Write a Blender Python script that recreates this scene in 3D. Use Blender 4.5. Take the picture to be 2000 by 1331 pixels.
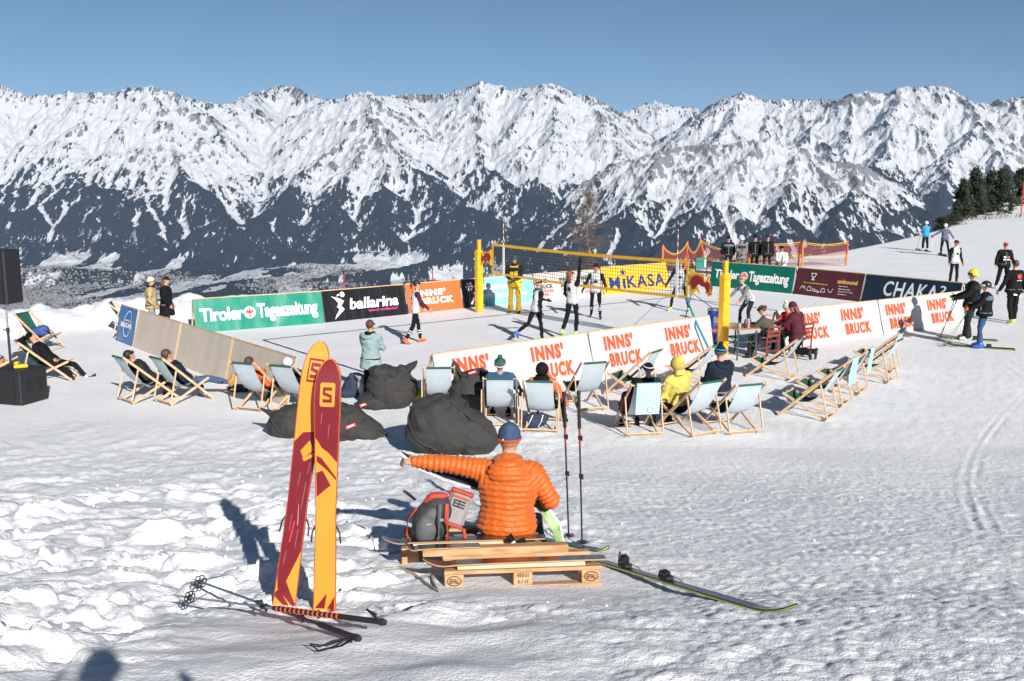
import bpy, bmesh, math, random
import numpy as np
from mathutils import Vector, Matrix, Euler
R = math.radians
for _o in list(bpy.data.objects):
    bpy.data.objects.remove(_o, do_unlink=True)
SC = bpy.context.scene
COL = SC.collection
random.seed(7)

# ------------------------------------------------------------ camera
CAM_Z, FPX, PITCH = 4.5, 1944.44, 9.42
cam = bpy.data.cameras.new('camera')
cam.lens = 35; cam.sensor_width = 36; cam.sensor_fit = 'HORIZONTAL'
cam.clip_start = 0.05; cam.clip_end = 60000
camo = bpy.data.objects.new('camera', cam); COL.objects.link(camo)
camo.location = (0, 0, CAM_Z); camo.rotation_euler = (R(90 - PITCH), 0, 0)
SC.camera = camo

# ------------------------------------------------------------ sky and sun
SUN_AZ, SUN_EL = 23.0, 26.0          # light travels towards (-sin az, cos az), sun behind the camera on the right
wd = bpy.data.worlds.new('World'); SC.world = wd; wd.use_nodes = True
nt = wd.node_tree; nt.nodes.clear()
sky = nt.nodes.new('ShaderNodeTexSky'); sky.sky_type = 'NISHITA'; sky.sun_disc = False
sky.sun_elevation = R(SUN_EL); sky.sun_rotation = R(180 - SUN_AZ)
sky.altitude = 3600; sky.air_density = 0.76; sky.dust_density = 0.3; sky.ozone_density = 2.5
hsv = nt.nodes.new('ShaderNodeHueSaturation'); hsv.inputs['Saturation'].default_value = 1.0; hsv.inputs['Hue'].default_value = 0.488
bg = nt.nodes.new('ShaderNodeBackground'); bg.inputs[1].default_value = 0.05
wo = nt.nodes.new('ShaderNodeOutputWorld')
nt.links.new(sky.outputs[0], hsv.inputs['Color']); nt.links.new(hsv.outputs[0], bg.inputs[0]); nt.links.new(bg.outputs[0], wo.inputs[0])
sun = bpy.data.lights.new('sun', 'SUN'); sun.energy = 4.6; sun.angle = R(0.5); sun.color = (1.0, 0.965, 0.92)
suno = bpy.data.objects.new('sun', sun); COL.objects.link(suno)
_sd = Vector((-math.sin(R(SUN_AZ)) * math.cos(R(SUN_EL)), math.cos(R(SUN_AZ)) * math.cos(R(SUN_EL)), -math.sin(R(SUN_EL))))
suno.rotation_euler = _sd.to_track_quat('-Z', 'Y').to_euler()
SC.view_settings.view_transform = 'Standard'; SC.view_settings.look = 'None'
SC.view_settings.exposure = 0.58; SC.view_settings.gamma = 1.0; SC.view_settings.use_curve_mapping = False
SC.cycles.max_bounces = 6; SC.cycles.diffuse_bounces = 3; SC.cycles.glossy_bounces = 2; SC.cycles.transparent_max_bounces = 8
SC.cycles.volume_bounces = 0

# ------------------------------------------------------------ small helpers
_cp, _sp = math.cos(R(PITCH)), math.sin(R(PITCH))
def ray(px, py):
    a, b = (px - 1000) / FPX, (665.5 - py) / FPX
    return Vector((a, _cp + b * _sp, -_sp + b * _cp))
def at_y(px, py, Y):
    d = ray(px, py); t = Y / d.y
    return Vector((d.x * t, Y, CAM_Z + d.z * t))
def at_z(px, py, z=0.0):
    d = ray(px, py); t = (z - CAM_Z) / d.z
    return Vector((d.x * t, d.y * t, z))

_rng = np.random.RandomState(3)
_perm = _rng.permutation(256); _perm = np.concatenate([_perm, _perm, _perm])
_grad = np.stack([np.cos(np.arange(256) * 2 * np.pi / 256), np.sin(np.arange(256) * 2 * np.pi / 256)], 1)
_grad = _grad[_rng.permutation(256)]
def pn(x, y, seed=0):
    x = np.asarray(x, float) + seed * 17.31; y = np.asarray(y, float) + seed * 9.77
    xi = np.floor(x).astype(int); yi = np.floor(y).astype(int); xf = x - xi; yf = y - yi
    xi &= 255; yi &= 255
    u = xf * xf * xf * (xf * (xf * 6 - 15) + 10); v = yf * yf * yf * (yf * (yf * 6 - 15) + 10)
    def g(ix, iy, dx, dy):
        gg = _grad[_perm[_perm[ix] + iy]]
        return gg[..., 0] * dx + gg[..., 1] * dy
    a = g(xi, yi, xf, yf); b = g(xi + 1, yi, xf - 1, yf); c = g(xi, yi + 1, xf, yf - 1); d = g(xi + 1, yi + 1, xf - 1, yf - 1)
    return 1.4 * ((a * (1 - u) + b * u) * (1 - v) + (c * (1 - u) + d * u) * v)
def fbm(x, y, octv=4, seed=0, gain=0.5):
    s = 0; a = 1.0; f = 1.0
    for i in range(octv):
        s = s + a * pn(x * f, y * f, seed + i); a *= gain; f *= 2.03
    return s
def ridged(x, y, octv=4, seed=0):
    s = 0; a = 1.0; f = 1.0
    for i in range(octv):
        s = s + a * (1 - np.abs(pn(x * f, y * f, seed + i))); a *= 0.5; f *= 2.1
    return s
def sstep(a, b, x):
    t = np.clip((x - a) / (b - a), 0, 1); return t * t * (3 - 2 * t)

# ---- materials
MATS = {}
def mat(name, col, rough=0.6, var=0.08, vscale=8.0, bump=0.0, bscale=60.0, metal=0.0, spec=0.5, sheen=0.0, coat=0.0, trans=0.0):
    if name in MATS: return MATS[name]
    m = bpy.data.materials.new(name); m.use_nodes = True; n = m.node_tree; b = n.nodes['Principled BSDF']
    b.inputs['Roughness'].default_value = rough; b.inputs['Metallic'].default_value = metal
    b.inputs['Specular IOR Level'].default_value = spec
    if sheen: b.inputs['Sheen Weight'].default_value = sheen
    if coat: b.inputs['Coat Weight'].default_value = coat; b.inputs['Coat Roughness'].default_value = 0.15
    tc = n.nodes.new('ShaderNodeTexCoord')
    if var > 0:
        no = n.nodes.new('ShaderNodeTexNoise'); no.inputs['Scale'].default_value = vscale; no.inputs['Detail'].default_value = 3
        mr = n.nodes.new('ShaderNodeMapRange'); mr.inputs[1].default_value = 0.3; mr.inputs[2].default_value = 0.7
        mr.inputs[3].default_value = 1 - var; mr.inputs[4].default_value = 1 + var
        mx = n.nodes.new('ShaderNodeVectorMath'); mx.operation = 'SCALE'; mx.inputs[0].default_value = col[:3]
        n.links.new(tc.outputs['Object'], no.inputs['Vector']); n.links.new(no.outputs[0], mr.inputs[0])
        n.links.new(mr.outputs[0], mx.inputs['Scale']); n.links.new(mx.outputs[0], b.inputs['Base Color'])
    else:
        b.inputs['Base Color'].default_value = (*col[:3], 1)
    if bump > 0:
        no2 = n.nodes.new('ShaderNodeTexNoise'); no2.inputs['Scale'].default_value = bscale; no2.inputs['Detail'].default_value = 4
        bp = n.nodes.new('ShaderNodeBump'); bp.inputs['Strength'].default_value = bump; bp.inputs['Distance'].default_value = 0.02
        n.links.new(tc.outputs['Object'], no2.inputs['Vector']); n.links.new(no2.outputs[0], bp.inputs['Height']); n.links.new(bp.outputs[0], b.inputs['Normal'])
    MATS[name] = m; return m
def wood_mat(name, c1, c2, scale=(30, 3, 30), rough=0.65):
    m = bpy.data.materials.new(name); m.use_nodes = True; n = m.node_tree; b = n.nodes['Principled BSDF']
    tc = n.nodes.new('ShaderNodeTexCoord'); mp = n.nodes.new('ShaderNodeMapping'); mp.inputs['Scale'].default_value = scale
    oi = n.nodes.new('ShaderNodeObjectInfo'); vm = n.nodes.new('ShaderNodeVectorMath'); vm.operation = 'ADD'
    cb = n.nodes.new('ShaderNodeCombineXYZ')
    no = n.nodes.new('ShaderNodeTexNoise'); no.inputs['Scale'].default_value = 1.0; no.inputs['Detail'].default_value = 5
    cr = n.nodes.new('ShaderNodeMix'); cr.data_type = 'RGBA'; cr.inputs[6].default_value = (*c1, 1); cr.inputs[7].default_value = (*c2, 1)
    mr = n.nodes.new('ShaderNodeMapRange'); mr.inputs[1].default_value = 0.35; mr.inputs[2].default_value = 0.65
    ml = n.nodes.new('ShaderNodeMath'); ml.operation = 'MULTIPLY'; ml.inputs[1].default_value = 37
    n.links.new(oi.outputs['Random'], ml.inputs[0]); n.links.new(ml.outputs[0], cb.inputs[0]); n.links.new(ml.outputs[0], cb.inputs[1])
    n.links.new(tc.outputs['Object'], mp.inputs[0]); n.links.new(mp.outputs[0], vm.inputs[0]); n.links.new(cb.outputs[0], vm.inputs[1])
    n.links.new(vm.outputs[0], no.inputs['Vector']); n.links.new(no.outputs[0], mr.inputs[0]); n.links.new(mr.outputs[0], cr.inputs[0])
    n.links.new(cr.outputs[2], b.inputs['Base Color']); b.inputs['Roughness'].default_value = rough
    bp = n.nodes.new('ShaderNodeBump'); bp.inputs['Strength'].default_value = 0.25; bp.inputs['Distance'].default_value = 0.004
    n.links.new(no.outputs[0], bp.inputs['Height']); n.links.new(bp.outputs[0], b.inputs['Normal'])
    MATS[name] = m; return m

# ---- objects
def tag(o, label=None, cat=None, group=None, kind=None):
    if label: o['label'] = label
    if cat: o['category'] = cat
    if group: o['group'] = group
    if kind: o['kind'] = kind
    return o
def empty(name, loc=(0, 0, 0), rz=0.0, label=None, cat=None, group=None):
    o = bpy.data.objects.new(name, None); COL.objects.link(o); o.empty_display_size = 0.1
    o.location = loc; o.rotation_euler = (0, 0, rz)
    return tag(o, label, cat, group)
def link(name, me, parent=None):
    o = bpy.data.objects.new(name, me); COL.objects.link(o)
    if parent is not None: o.parent = parent
    return o
def np_mesh(name, V, F, smooth=True):
    me = bpy.data.meshes.new(name); V = np.asarray(V, np.float32); F = np.asarray(F, np.int32)
    me.vertices.add(len(V)); me.vertices.foreach_set('co', V.ravel())
    k = F.shape[1]; me.loops.add(F.size); me.loops.foreach_set('vertex_index', F.ravel())
    me.polygons.add(len(F)); me.polygons.foreach_set('loop_start', np.arange(0, F.size, k, dtype=np.int32))
    me.polygons.foreach_set('loop_total', np.full(len(F), k, np.int32))
    me.update(calc_edges=True)
    if smooth: me.polygons.foreach_set('use_smooth', np.ones(len(F), bool))
    return me
def grid_faces(nr, nc):
    i = np.arange(nr - 1)[:, None] * nc + np.arange(nc - 1)[None, :]; i = i.ravel()
    return np.stack([i, i + 1, i + nc + 1, i + nc], 1)

def basis(d, up=Vector((0, 0, 1))):
    d = Vector(d).normalized()
    s = d.cross(up)
    if s.length < 1e-4: s = d.cross(Vector((0, 1, 0)))
    s.normalize(); return d, s, s.cross(d).normalized()
class MB:
    def __init__(s): s.v = []; s.f = []; s.m = []; s.sm = []
    def add(s, V, F, mi=0, smooth=False):
        b = len(s.v); s.v += [tuple(p) for p in V]
        for f in F: s.f.append([b + i for i in f]); s.m.append(mi); s.sm.append(smooth)
    def box(s, c, size, rot=None, mi=0, bev=0.0):
        hx, hy, hz = size[0] / 2, size[1] / 2, size[2] / 2
        M = rot if rot is not None else Matrix.Identity(3); c = Vector(c)
        if bev <= 0:
            V = [c + M @ Vector((x * hx, y * hy, z * hz)) for x in (-1, 1) for y in (-1, 1) for z in (-1, 1)]
            s.add(V, [(0, 1, 3, 2), (4, 6, 7, 5), (0, 4, 5, 1), (2, 3, 7, 6), (0, 2, 6, 4), (1, 5, 7, 3)], mi)
        else:
            b = min(bev, hx * .9, hy * .9, hz * .9); V = []; ids = {}
            for x in (-1, 1):
                for y in (-1, 1):
                    for z in (-1, 1):
                        ids[x, y, z] = len(V)
                        V += [c + M @ Vector((x * hx, y * (hy - b), z * (hz - b))), c + M @ Vector((x * (hx - b), y * hy, z * (hz - b))), c + M @ Vector((x * (hx - b), y * (hy - b), z * hz))]
            F = []
            for sg in (-1, 1):
                q = lambda ax, a, bb: ids[(sg, a, bb) if ax == 0 else (a, sg, bb) if ax == 1 else (a, bb, sg)] + ax
                for ax in range(3):
                    f = [q(ax, -1, -1), q(ax, 1, -1), q(ax, 1, 1), q(ax, -1, 1)]
                    F.append(f if (sg > 0) == (ax != 1) else f[::-1])
            for a in (-1, 1):
                for bb in (-1, 1):
                    for ax in range(3):
                        k = [[0, 0, 0], [0, 0, 0]]; o1, o2 = (ax + 1) % 3, (ax + 2) % 3
                        for e in (0, 1):
                            k[e][ax] = -1 if e == 0 else 1; k[e][o1] = a; k[e][o2] = bb
                        i0, i1 = ids[tuple(k[0])], ids[tuple(k[1])]
                        f = [i0 + o1, i1 + o1, i1 + o2, i0 + o2]; F.append(f if a * bb > 0 else f[::-1])
            for x in (-1, 1):
                for y in (-1, 1):
                    for z in (-1, 1):
                        i = ids[x, y, z]; f = [i, i + 1, i + 2]; F.append(f if x * y * z > 0 else f[::-1])
            s.add(V, F, mi)
        return s
    def bar(s, p0, p1, w, h, mi=0, up=Vector((0, 0, 1)), bev=0.0):
        p0, p1 = Vector(p0), Vector(p1); d, sd, u = basis(p1 - p0, up)
        return s.box((p0 + p1) / 2, ((p1 - p0).length, w, h), Matrix((d, sd, u)).transposed(), mi, bev)
    def tube(s, pts, rad, n=8, mi=0, caps=True, flat=1.0, up=Vector((0, 0, 1)), smooth=True, rot=0.0):
        pts = [Vector(p) for p in pts]; k = len(pts)
        if not hasattr(rad, '__len__'): rad = [rad] * k
        V = []
        for i in range(k):
            t = pts[min(i + 1, k - 1)] - pts[max(i - 1, 0)]
            d, sd, u = basis(t, up)
            for j in range(n):
                a = 2 * math.pi * j / n + rot
                V.append(pts[i] + sd * (math.cos(a) * rad[i]) + u * (math.sin(a) * rad[i] * flat))
        F = [(i * n + j, i * n + (j + 1) % n, (i + 1) * n + (j + 1) % n, (i + 1) * n + j) for i in range(k - 1) for j in range(n)]
        s.add(V, [f[::-1] for f in F], mi, smooth)
        if caps: s.add(V[:n], [list(range(n))], mi); s.add(V[-n:], [list(range(n))[::-1]], mi)
        return s
    def loft(s, rings, mi=0, caps=True, smooth=True, closed=True):
        n = len(rings[0]); V = [p for r in rings for p in r]; m = n if closed else n - 1
        s.add(V, [(i * n + j, i * n + (j + 1) % n, (i + 1) * n + (j + 1) % n, (i + 1) * n + j) for i in range(len(rings) - 1) for j in range(m)], mi, smooth)
        if caps: s.add(rings[0], [list(range(n))[::-1]], mi); s.add(rings[-1], [list(range(n))], mi)
        return s
    def ell(s, c, r, nu=12, nv=8, mi=0, rot=None, v0=0.0, v1=1.0):
        c = Vector(c); V = []; M = rot if rot is not None else Matrix.Identity(3)
        for i in range(nv + 1):
            a = math.pi * (v0 + (v1 - v0) * i / nv)
            for j in range(nu):
                b = 2 * math.pi * j / nu
                V.append(c + M @ Vector((r[0] * math.sin(a) * math.cos(b), r[1] * math.sin(a) * math.sin(b), r[2] * math.cos(a))))
        s.add(V, [(i * nu + j, (i + 1) * nu + j, (i + 1) * nu + (j + 1) % nu, i * nu + (j + 1) % nu) for i in range(nv) for j in range(nu)], mi, True)
        return s
    def prism(s, outline, fn, t0, t1, mi=0, side=None):
        """outline: (a,b) list; fn(a,b,t) -> point"""
        n = len(outline); A = [fn(a, b, t1) for a, b in outline]; B = [fn(a, b, t0) for a, b in outline]
        s.add(A, [list(range(n))], mi); s.add(B, [list(range(n))[::-1]], mi if side is None else side)
        s.add(A + B, [(i, n + i, n + (i + 1) % n, (i + 1) % n) for i in range(n)], mi if side is None else side)
        return s
    def xf(s, M):
        s.v = [tuple(M @ Vector(p)) for p in s.v]; return s
    def mesh(s, name, mats):
        me = bpy.data.meshes.new(name); me.from_pydata(s.v, [], s.f)
        for m in (mats if isinstance(mats, (list, tuple)) else [mats]): me.materials.append(MATS[m] if isinstance(m, str) else m)
        me.polygons.foreach_set('material_index', s.m); me.polygons.foreach_set('use_smooth', s.sm); me.update(); return me
    def build(s, name, mats, parent=None):
        return link(name, s.mesh(name, mats), parent)
def copy_tree(o, parent=None):
    c = o.copy(); COL.objects.link(c); c.parent = parent
    for ch in [x for x in o.children]: copy_tree(ch, c)
    return c
# ------------------------------------------------------------ the mountains across the valley (world metres)
def build_mountains():
    us = np.linspace(-0.66, 0.66, 1130)
    ys = np.concatenate([np.array([150, 400, 800, 1400, 2200, 3200, 4200, 5000]), np.geomspace(5400, 8000, 120), np.geomspace(8025, 13600, 290)[0:], np.geomspace(13650, 17500, 70)])
    nr, nc = len(ys), len(us)
    Y = np.repeat(ys[:, None], nc, 1); X = us[None, :] * Y
    wx = X + 90 * fbm(X / 700, Y / 700, 3, 11) + 30 * pn(X / 140, Y / 140, 5); wy = Y + 90 * fbm(X / 700, Y / 700, 3, 21) + 30 * pn(X / 140, Y / 140, 6)
    H = -850 + 35 * fbm(X / 900, Y / 900, 3, 31)
    H = np.maximum(H, -850 + (Y - 9400) * 0.18 + 60 * fbm(X / 500, Y / 500, 3, 35))
    segs = []
    def seg(a, b, k, kb=None): segs.append((a, b, k))
    rnd = random.Random(5)
    def chain(pts, k=0.82, rib=300, rlen=1100, rslope=0.62, ang=(48, 68), sides=(-1, 1), lvl2=True):
        P = [np.array(at_y(*p)) for p in pts]
        for a, b in zip(P, P[1:]):
            n = max(1, int(np.linalg.norm((b - a)[:2]) / 260)); pts2 = [a + (b - a) * i / n for i in range(n + 1)]
            for q in pts2[1:-1]: q[0] += rnd.uniform(-45, 45); q[1] += rnd.uniform(-45, 45); q[2] += rnd.uniform(-16, 16)
            for q0, q1 in zip(pts2, pts2[1:]): seg(q0, q1, k)
            L = np.linalg.norm((b - a)[:2]); d = (b - a)[:2] / max(L, 1)
            m = max(1, int(L / rib))
            for i in range(m):
                t = (i + rnd.random()) / m; p = a + (b - a) * t
                for sd in sides:
                    an = math.radians(rnd.uniform(*ang)) * sd
                    dd = np.array([d[0] * math.cos(an) - d[1] * math.sin(an), d[0] * math.sin(an) + d[1] * math.cos(an)])
                    ribs(p, dd, rlen * rnd.uniform(0.5, 1.2), rslope * rnd.uniform(0.85, 1.15), k * 1.05, lvl2)
    def ribs(p, dd, L, sl, k, lvl2):
        p = p.copy(); p[2] -= 8; n = max(2, int(L / 220)); q = p
        h = math.atan2(dd[1], dd[0]); h0 = h
        for i in range(n):
            h = h0 + rnd.uniform(-0.3, 0.3); st = L / n
            r = q + np.array([math.cos(h) * st, math.sin(h) * st, -sl * st * rnd.uniform(0.7, 1.3)])
            seg(q, r, k)
            if lvl2:
                for sd in (-1, 1):
                    a2 = h + sd * rnd.uniform(0.6, 1.1); l2 = rnd.uniform(140, 380); m = q + (r - q) * rnd.random(); m[2] -= 4
                    seg(m, m + np.array([math.cos(a2) * l2, math.sin(a2) * l2, -0.7 * l2]), k * 1.1)
            q = r
    E = 12500
    # main crests, from the valley's west end to its east end
    chain([(-350, 190, E), (-150, 175, E), (0, 168, E), (50, 186, E), (110, 187, E), (165, 178, E), (215, 184, E), (300, 170, E), (350, 186, E), (425, 204, 12800), (470, 195, 13400)], ang=(75, 105), rib=260)
    chain([(470, 195, 13400), (500, 181, 14800), (545, 167, 15200), (572, 169, 15200), (620, 191, 14800), (680, 200, 14000)], ang=(75, 105))
    chain([(560, 235, 12900), (640, 196, 13000), (715, 178, 12900), (745, 190, 13100), (790, 190, 13600), (802, 182, 14000), (860, 187, 14000), (900, 176, 13800), (945, 162, 13600), (1000, 176, 13500), (1045, 170, 13400), (1075, 164, 13300), (1120, 178, 13300), (1160, 193, 13300), (1215, 224, 13400)], ang=(75, 105), rib=260)
    chain([(1190, 226, 15200), (1225, 218, 15400), (1280, 196, 15500), (1300, 204, 15500), (1350, 212, 15500), (1390, 224, 15400)], ang=(75, 105))
    chain([(1330, 240, 12900), (1400, 199, 12700), (1445, 182, 12500), (1490, 196, 12500), (1560, 197, 12300), (1640, 199, 12000), (1660, 186, 11900), (1700, 180, 11900), (1745, 186, 11900), (1765, 172, 11800), (1830, 170, 11700), (1865, 178, 11700), (1895, 206, 11800), (1940, 200, 11700), (2000, 190, 11600), (2120, 185, 11500), (2350, 195, 11500)], ang=(75, 105), rib=260)
    S = dict(rib=330, rlen=620, rslope=0.66)
    for s in ([(20, 178, E), (10, 260, 11900), (-10, 350, 11100), (20, 440, 10300), (60, 495, 9700)],
              [(110, 187, E), (95, 260, 11900), (75, 330, 11300), (85, 420, 10400), (120, 490, 9700)],
              [(215, 184, E), (205, 270, 11900), (185, 350, 11200), (205, 430, 10300), (240, 495, 9700)],
              [(300, 170, E), (270, 280, 11700), (275, 390, 10700), (310, 490, 9800)],
              [(300, 170, E), (330, 260, 11800), (350, 320, 11300), (410, 395, 10500), (470, 455, 9900), (530, 505, 9500)],
              [(715, 178, 12900), (690, 250, 12200), (640, 300, 11700), (580, 355, 11000), (510, 425, 10300), (440, 490, 9700)],
              [(715, 178, 12900), (735, 260, 12000), (750, 330, 11200), (762, 420, 10300), (790, 495, 9600)],
              [(735, 260, 12000), (665, 350, 11000), (640, 430, 10200), (620, 495, 9700)],
              [(735, 235, 12300), (800, 318, 11400), (880, 390, 10600), (960, 465, 9800)],
              [(900, 176, 13800), (870, 250, 12900), (850, 310, 12200)],
              [(945, 162, 13600), (930, 250, 12600), (945, 308, 11900), (985, 360, 11200), (1000, 400, 10700)],
              [(1075, 164, 13300), (1060, 240, 12600), (1010, 310, 11800), (1060, 360, 11200)],
              [(1160, 193, 13300), (1190, 260, 12500), (1205, 295, 12000), (1180, 345, 11400)],
              [(1445, 182, 12500), (1420, 245, 11700), (1390, 285, 11100)],
              [(1560, 197, 12300), (1590, 260, 11500), (1640, 300, 10900)],
              [(1660, 186, 11900), (1668, 260, 11200), (1655, 315, 10700)],
              [(1765, 172, 11800), (1740, 250, 11000), (1715, 320, 10300), (1690, 370, 9800)],
              [(1865, 178, 11700), (1905, 238, 11000), (1855, 300, 10300), (1835, 380, 9600)],
              [(1905, 238, 11000), (1960, 300, 10300), (2010, 360, 9700)],
              [(2000, 190, 11600), (2060, 290, 10500), (2100, 380, 9600)]):
        chain(s, k=0.86, **S)
    J = dict(rib=240, rlen=520, rslope=0.55)
    for s in ([(975, 345, 10800), (1010, 364, 10500), (1075, 398, 10000), (1150, 450, 9400), (1210, 500, 8900)],
              [(900, 400, 10300), (960, 420, 9900), (1010, 470, 9300)],
              [(1130, 372, 9600), (1200, 326, 9500), (1260, 306, 9400), (1330, 288, 9300), (1400, 284, 9200), (1480, 277, 9000), (1560, 290, 8900), (1640, 316, 8800), (1685, 322, 8700), (1740, 362, 8400), (1800, 415, 8000), (1870, 480, 7600)],
              [(1330, 288, 9300), (1265, 370, 8700), (1205, 430, 8300), (1160, 490, 7900)],
              [(1480, 277, 9000), (1420, 365, 8300), (1345, 435, 7800), (1280, 495, 7400)],
              [(1560, 290, 8900), (1530, 375, 8100), (1500, 455, 7500), (1480, 520, 7000)],
              [(1685, 322, 8700), (1655, 395, 7900), (1640, 470, 7400), (1620, 530, 6900)],
              [(600, 545, 7900), (760, 525, 8000), (860, 500, 8400), (960, 490, 8800)],
              [(-100, 540, 7900), (100, 525, 8000), (260, 530, 8000), (330, 555, 7700)]):
        chain(s, k=0.7, **J)
    for a, b, k in segs:
        zt = max(a[2], b[2]); reach = min(2600, (zt + 880) / k)
        if reach <= 0: continue
        y0, y1 = min(a[1], b[1]) - reach, max(a[1], b[1]) + reach
        # a rib never rules farther from its crest than this
        x0, x1 = min(a[0], b[0]) - reach, max(a[0], b[0]) + reach
        r0, r1 = np.searchsorted(ys, [y0, y1])
        if r1 - r0 < 1: continue
        ym = ys[min(max(r0, 0), nr - 1)]
        c0 = np.searchsorted(us, min(x0 / max(y0, ym), x0 / y1)); c1 = np.searchsorted(us, max(x1 / max(y0, ym), x1 / y1))
        if c1 - c0 < 1: continue
        sx, sy = wx[r0:r1, c0:c1], wy[r0:r1, c0:c1]
        dx, dy = b[0] - a[0], b[1] - a[1]; L2 = dx * dx + dy * dy + 1e-6
        t = np.clip(((sx - a[0]) * dx + (sy - a[1]) * dy) / L2, 0, 1)
        dist = np.hypot(sx - a[0] - t * dx, sy - a[1] - t * dy)
        h = a[2] + t * (b[2] - a[2]) - k * dist + 0.00007 * dist * dist
        np.maximum(H[r0:r1, c0:c1], h, out=H[r0:r1, c0:c1])
    # crags and gullies
    up = sstep(-750, -200, H)
    H = H + up * (38 * (ridged(X / 420, Y / 420, 4, 41) - 1.3) + 16 * fbm(X / 90, Y / 90, 3, 51)) + 7 * fbm(X / 60, Y / 60, 2, 61)
    flut = ridged(wx / 120, wy / 620, 3, 44) - 1.2
    H = H + up * (9 * (ridged(X / 150, Y / 190, 3, 46) - 1.2) + 26 * sstep(-500, 100, H) * flut)
    # melt and avalanche runs: water routed row by row down the fall line
    acc = np.ones_like(H); ci = np.arange(nc)
    for r in range(nr - 1, 8, -1):
        nx = np.stack([np.concatenate([[1e9], H[r - 1, :-1]]), H[r - 1], np.concatenate([H[r - 1, 1:], [1e9]])]); k = np.argmin(nx, 0)
        ok = nx[k, ci] < H[r]; t = np.clip(ci + k - 1, 0, nc - 1)
        np.add.at(acc[r - 1], t[ok], acc[r][ok])
    la = np.log(acc); run = sstep(2.6, 4.6, la); run = np.maximum(run, 0.75 * np.maximum(np.roll(run, 1, 1), np.roll(run, -1, 1)))
    big = sstep(4.6, 6.2, la); big = np.maximum.reduce([np.roll(big, i, 1) for i in (-2, -1, 0, 1, 2)])
    H = H - up * (9 * run + 14 * big)
    # the near side of the valley climbs to the plateau the picture is taken from
    near = np.interp(ys, [0, 150, 800, 2200, 4200, 5200, 6000], [-70, -110, -330, -640, -800, -850, -860])[:, None]
    H = np.where(Y < 5600, near + 0 * H, H)
    # land cover: forest on the ribs, snow in the gullies
    def blur(A, n):
        for ax in (0, 1):
            c = np.cumsum(np.pad(A, [(n + 1, n) if i == ax else (0, 0) for i in (0, 1)], mode='edge'), axis=ax)
            A = (np.take(c, range(2 * n + 1, c.shape[ax]), ax) - np.take(c, range(0, c.shape[ax] - 2 * n - 1), ax)) / (2 * n + 1)
        return A
    conv = np.clip((H - blur(H, 5)) / 14, -1, 1); conv2 = np.clip((H - blur(H, 16)) / 45, -1, 1)
    n1 = fbm(X / 700, Y / 700, 3, 71); n2 = fbm(X / 110, Y / 260, 3, 81); n3 = fbm(X / 55, Y / 420, 2, 86)
    hill = np.exp(-((X - 2100) / 1700.0) ** 2) * sstep(9900, 9300, Y)
    tl = 40 + 210 * n1 + 110 * np.exp(-((X + 5200) / 1500.0) ** 2)
    mid = sstep(-760, -520, H)
    fo = sstep(190, -420, H - tl) * 1.02 + 0.16 * conv + 0.26 * conv2 * mid + 0.20 * n2 + 0.20 * n3 * mid - 0.08
    fo = fo - mid * (0.42 * run * sstep(-560, -100, H) + 0.85 * big * sstep(-790, -560, H))
    fo = fo - (0.55 * hill + 0.2 * fbm(X / 260, Y / 260, 2, 99) * hill) * sstep(-600, -150, H)
    low = sstep(-690, -800, H)
    town = sstep(0.02, 0.3, fbm(X / 900, Y / 1500, 2, 17)) * low
    field = sstep(0.16, 0.24, fbm(X / 300, Y / 1300, 3, 91)) * low
    fo = fo + low * (0.12 + 0.25 * fbm(X / 160, Y / 500, 3, 93)) - field * 0.9 - town * 0.22
    tx, ty = at_y(630, 497, 9300).x, 9300
    fo = fo - 1.3 * np.exp(-(((X - tx) / 560) ** 4 + ((Y - ty - 0.22 * (X - tx) + 60 * n2) / 150) ** 4))
    # bare rock: rib crests, the steep heads of the walls and tilted strata, gathered on some faces and absent from others
    gy = np.gradient(H, axis=0) / np.gradient(Y, axis=0); gx = np.gradient(H, axis=1) / np.gradient(X, axis=1); slope = np.hypot(gx, gy)
    area = fbm(X / 1500, Y / 1500, 3, 101); strata = pn(H / 62 + 1.6 * n1 + X / 900, X / 700, 103)
    east = sstep(3600, 5200, X) * sstep(-300, 150, H) * 0.22
    rk = 0.30 * conv + 0.22 * conv2 + 0.55 * (slope - 0.95) + 0.55 * area + 0.30 * strata * sstep(0.7, 1.2, slope) + 0.14 * n3 - 0.30 * run - 0.2 * big + east - 0.20 - 0.10 * sstep(650, 1000, H)
    rk = rk + hill * (0.22 + 0.3 * n2 + 0.2 * n3)
    me = np_mesh('mountains', np.stack([X, Y, H], -1).reshape(-1, 3), grid_faces(nr, nc))
    for nm, arr in (('forest', fo), ('rock', rk)):
        at = me.attributes.new(nm, 'FLOAT', 'POINT'); at.data.foreach_set('value', np.clip(arr, -1, 2).astype(np.float32).ravel())
    o = link('mountains', me); tag(o, 'snowy mountain range with dark forested lower slopes across the valley', kind='structure')
    m = bpy.data.materials.new('mountain_land'); m.use_nodes = True; n = m.node_tree; b = n.nodes['Principled BSDF']; L = n.links.new
    b.inputs['Roughness'].default_value = 0.85; b.inputs['Specular IOR Level'].default_value = 0.1
    geo = n.nodes.new('ShaderNodeNewGeometry'); sep = n.nodes.new('ShaderNodeSeparateXYZ'); L(geo.outputs['Normal'], sep.inputs[0])
    def noise(sc, det=4, rough=0.6):
        mp = n.nodes.new('ShaderNodeMapping'); mp.inputs['Scale'].default_value = sc; L(geo.outputs['Position'], mp.inputs[0])
        t = n.nodes.new('ShaderNodeTexNoise'); t.inputs['Scale'].default_value = 1; t.inputs['Detail'].default_value = det; t.inputs['Roughness'].default_value = rough
        L(mp.outputs[0], t.inputs['Vector']); return t.outputs[0]
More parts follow.
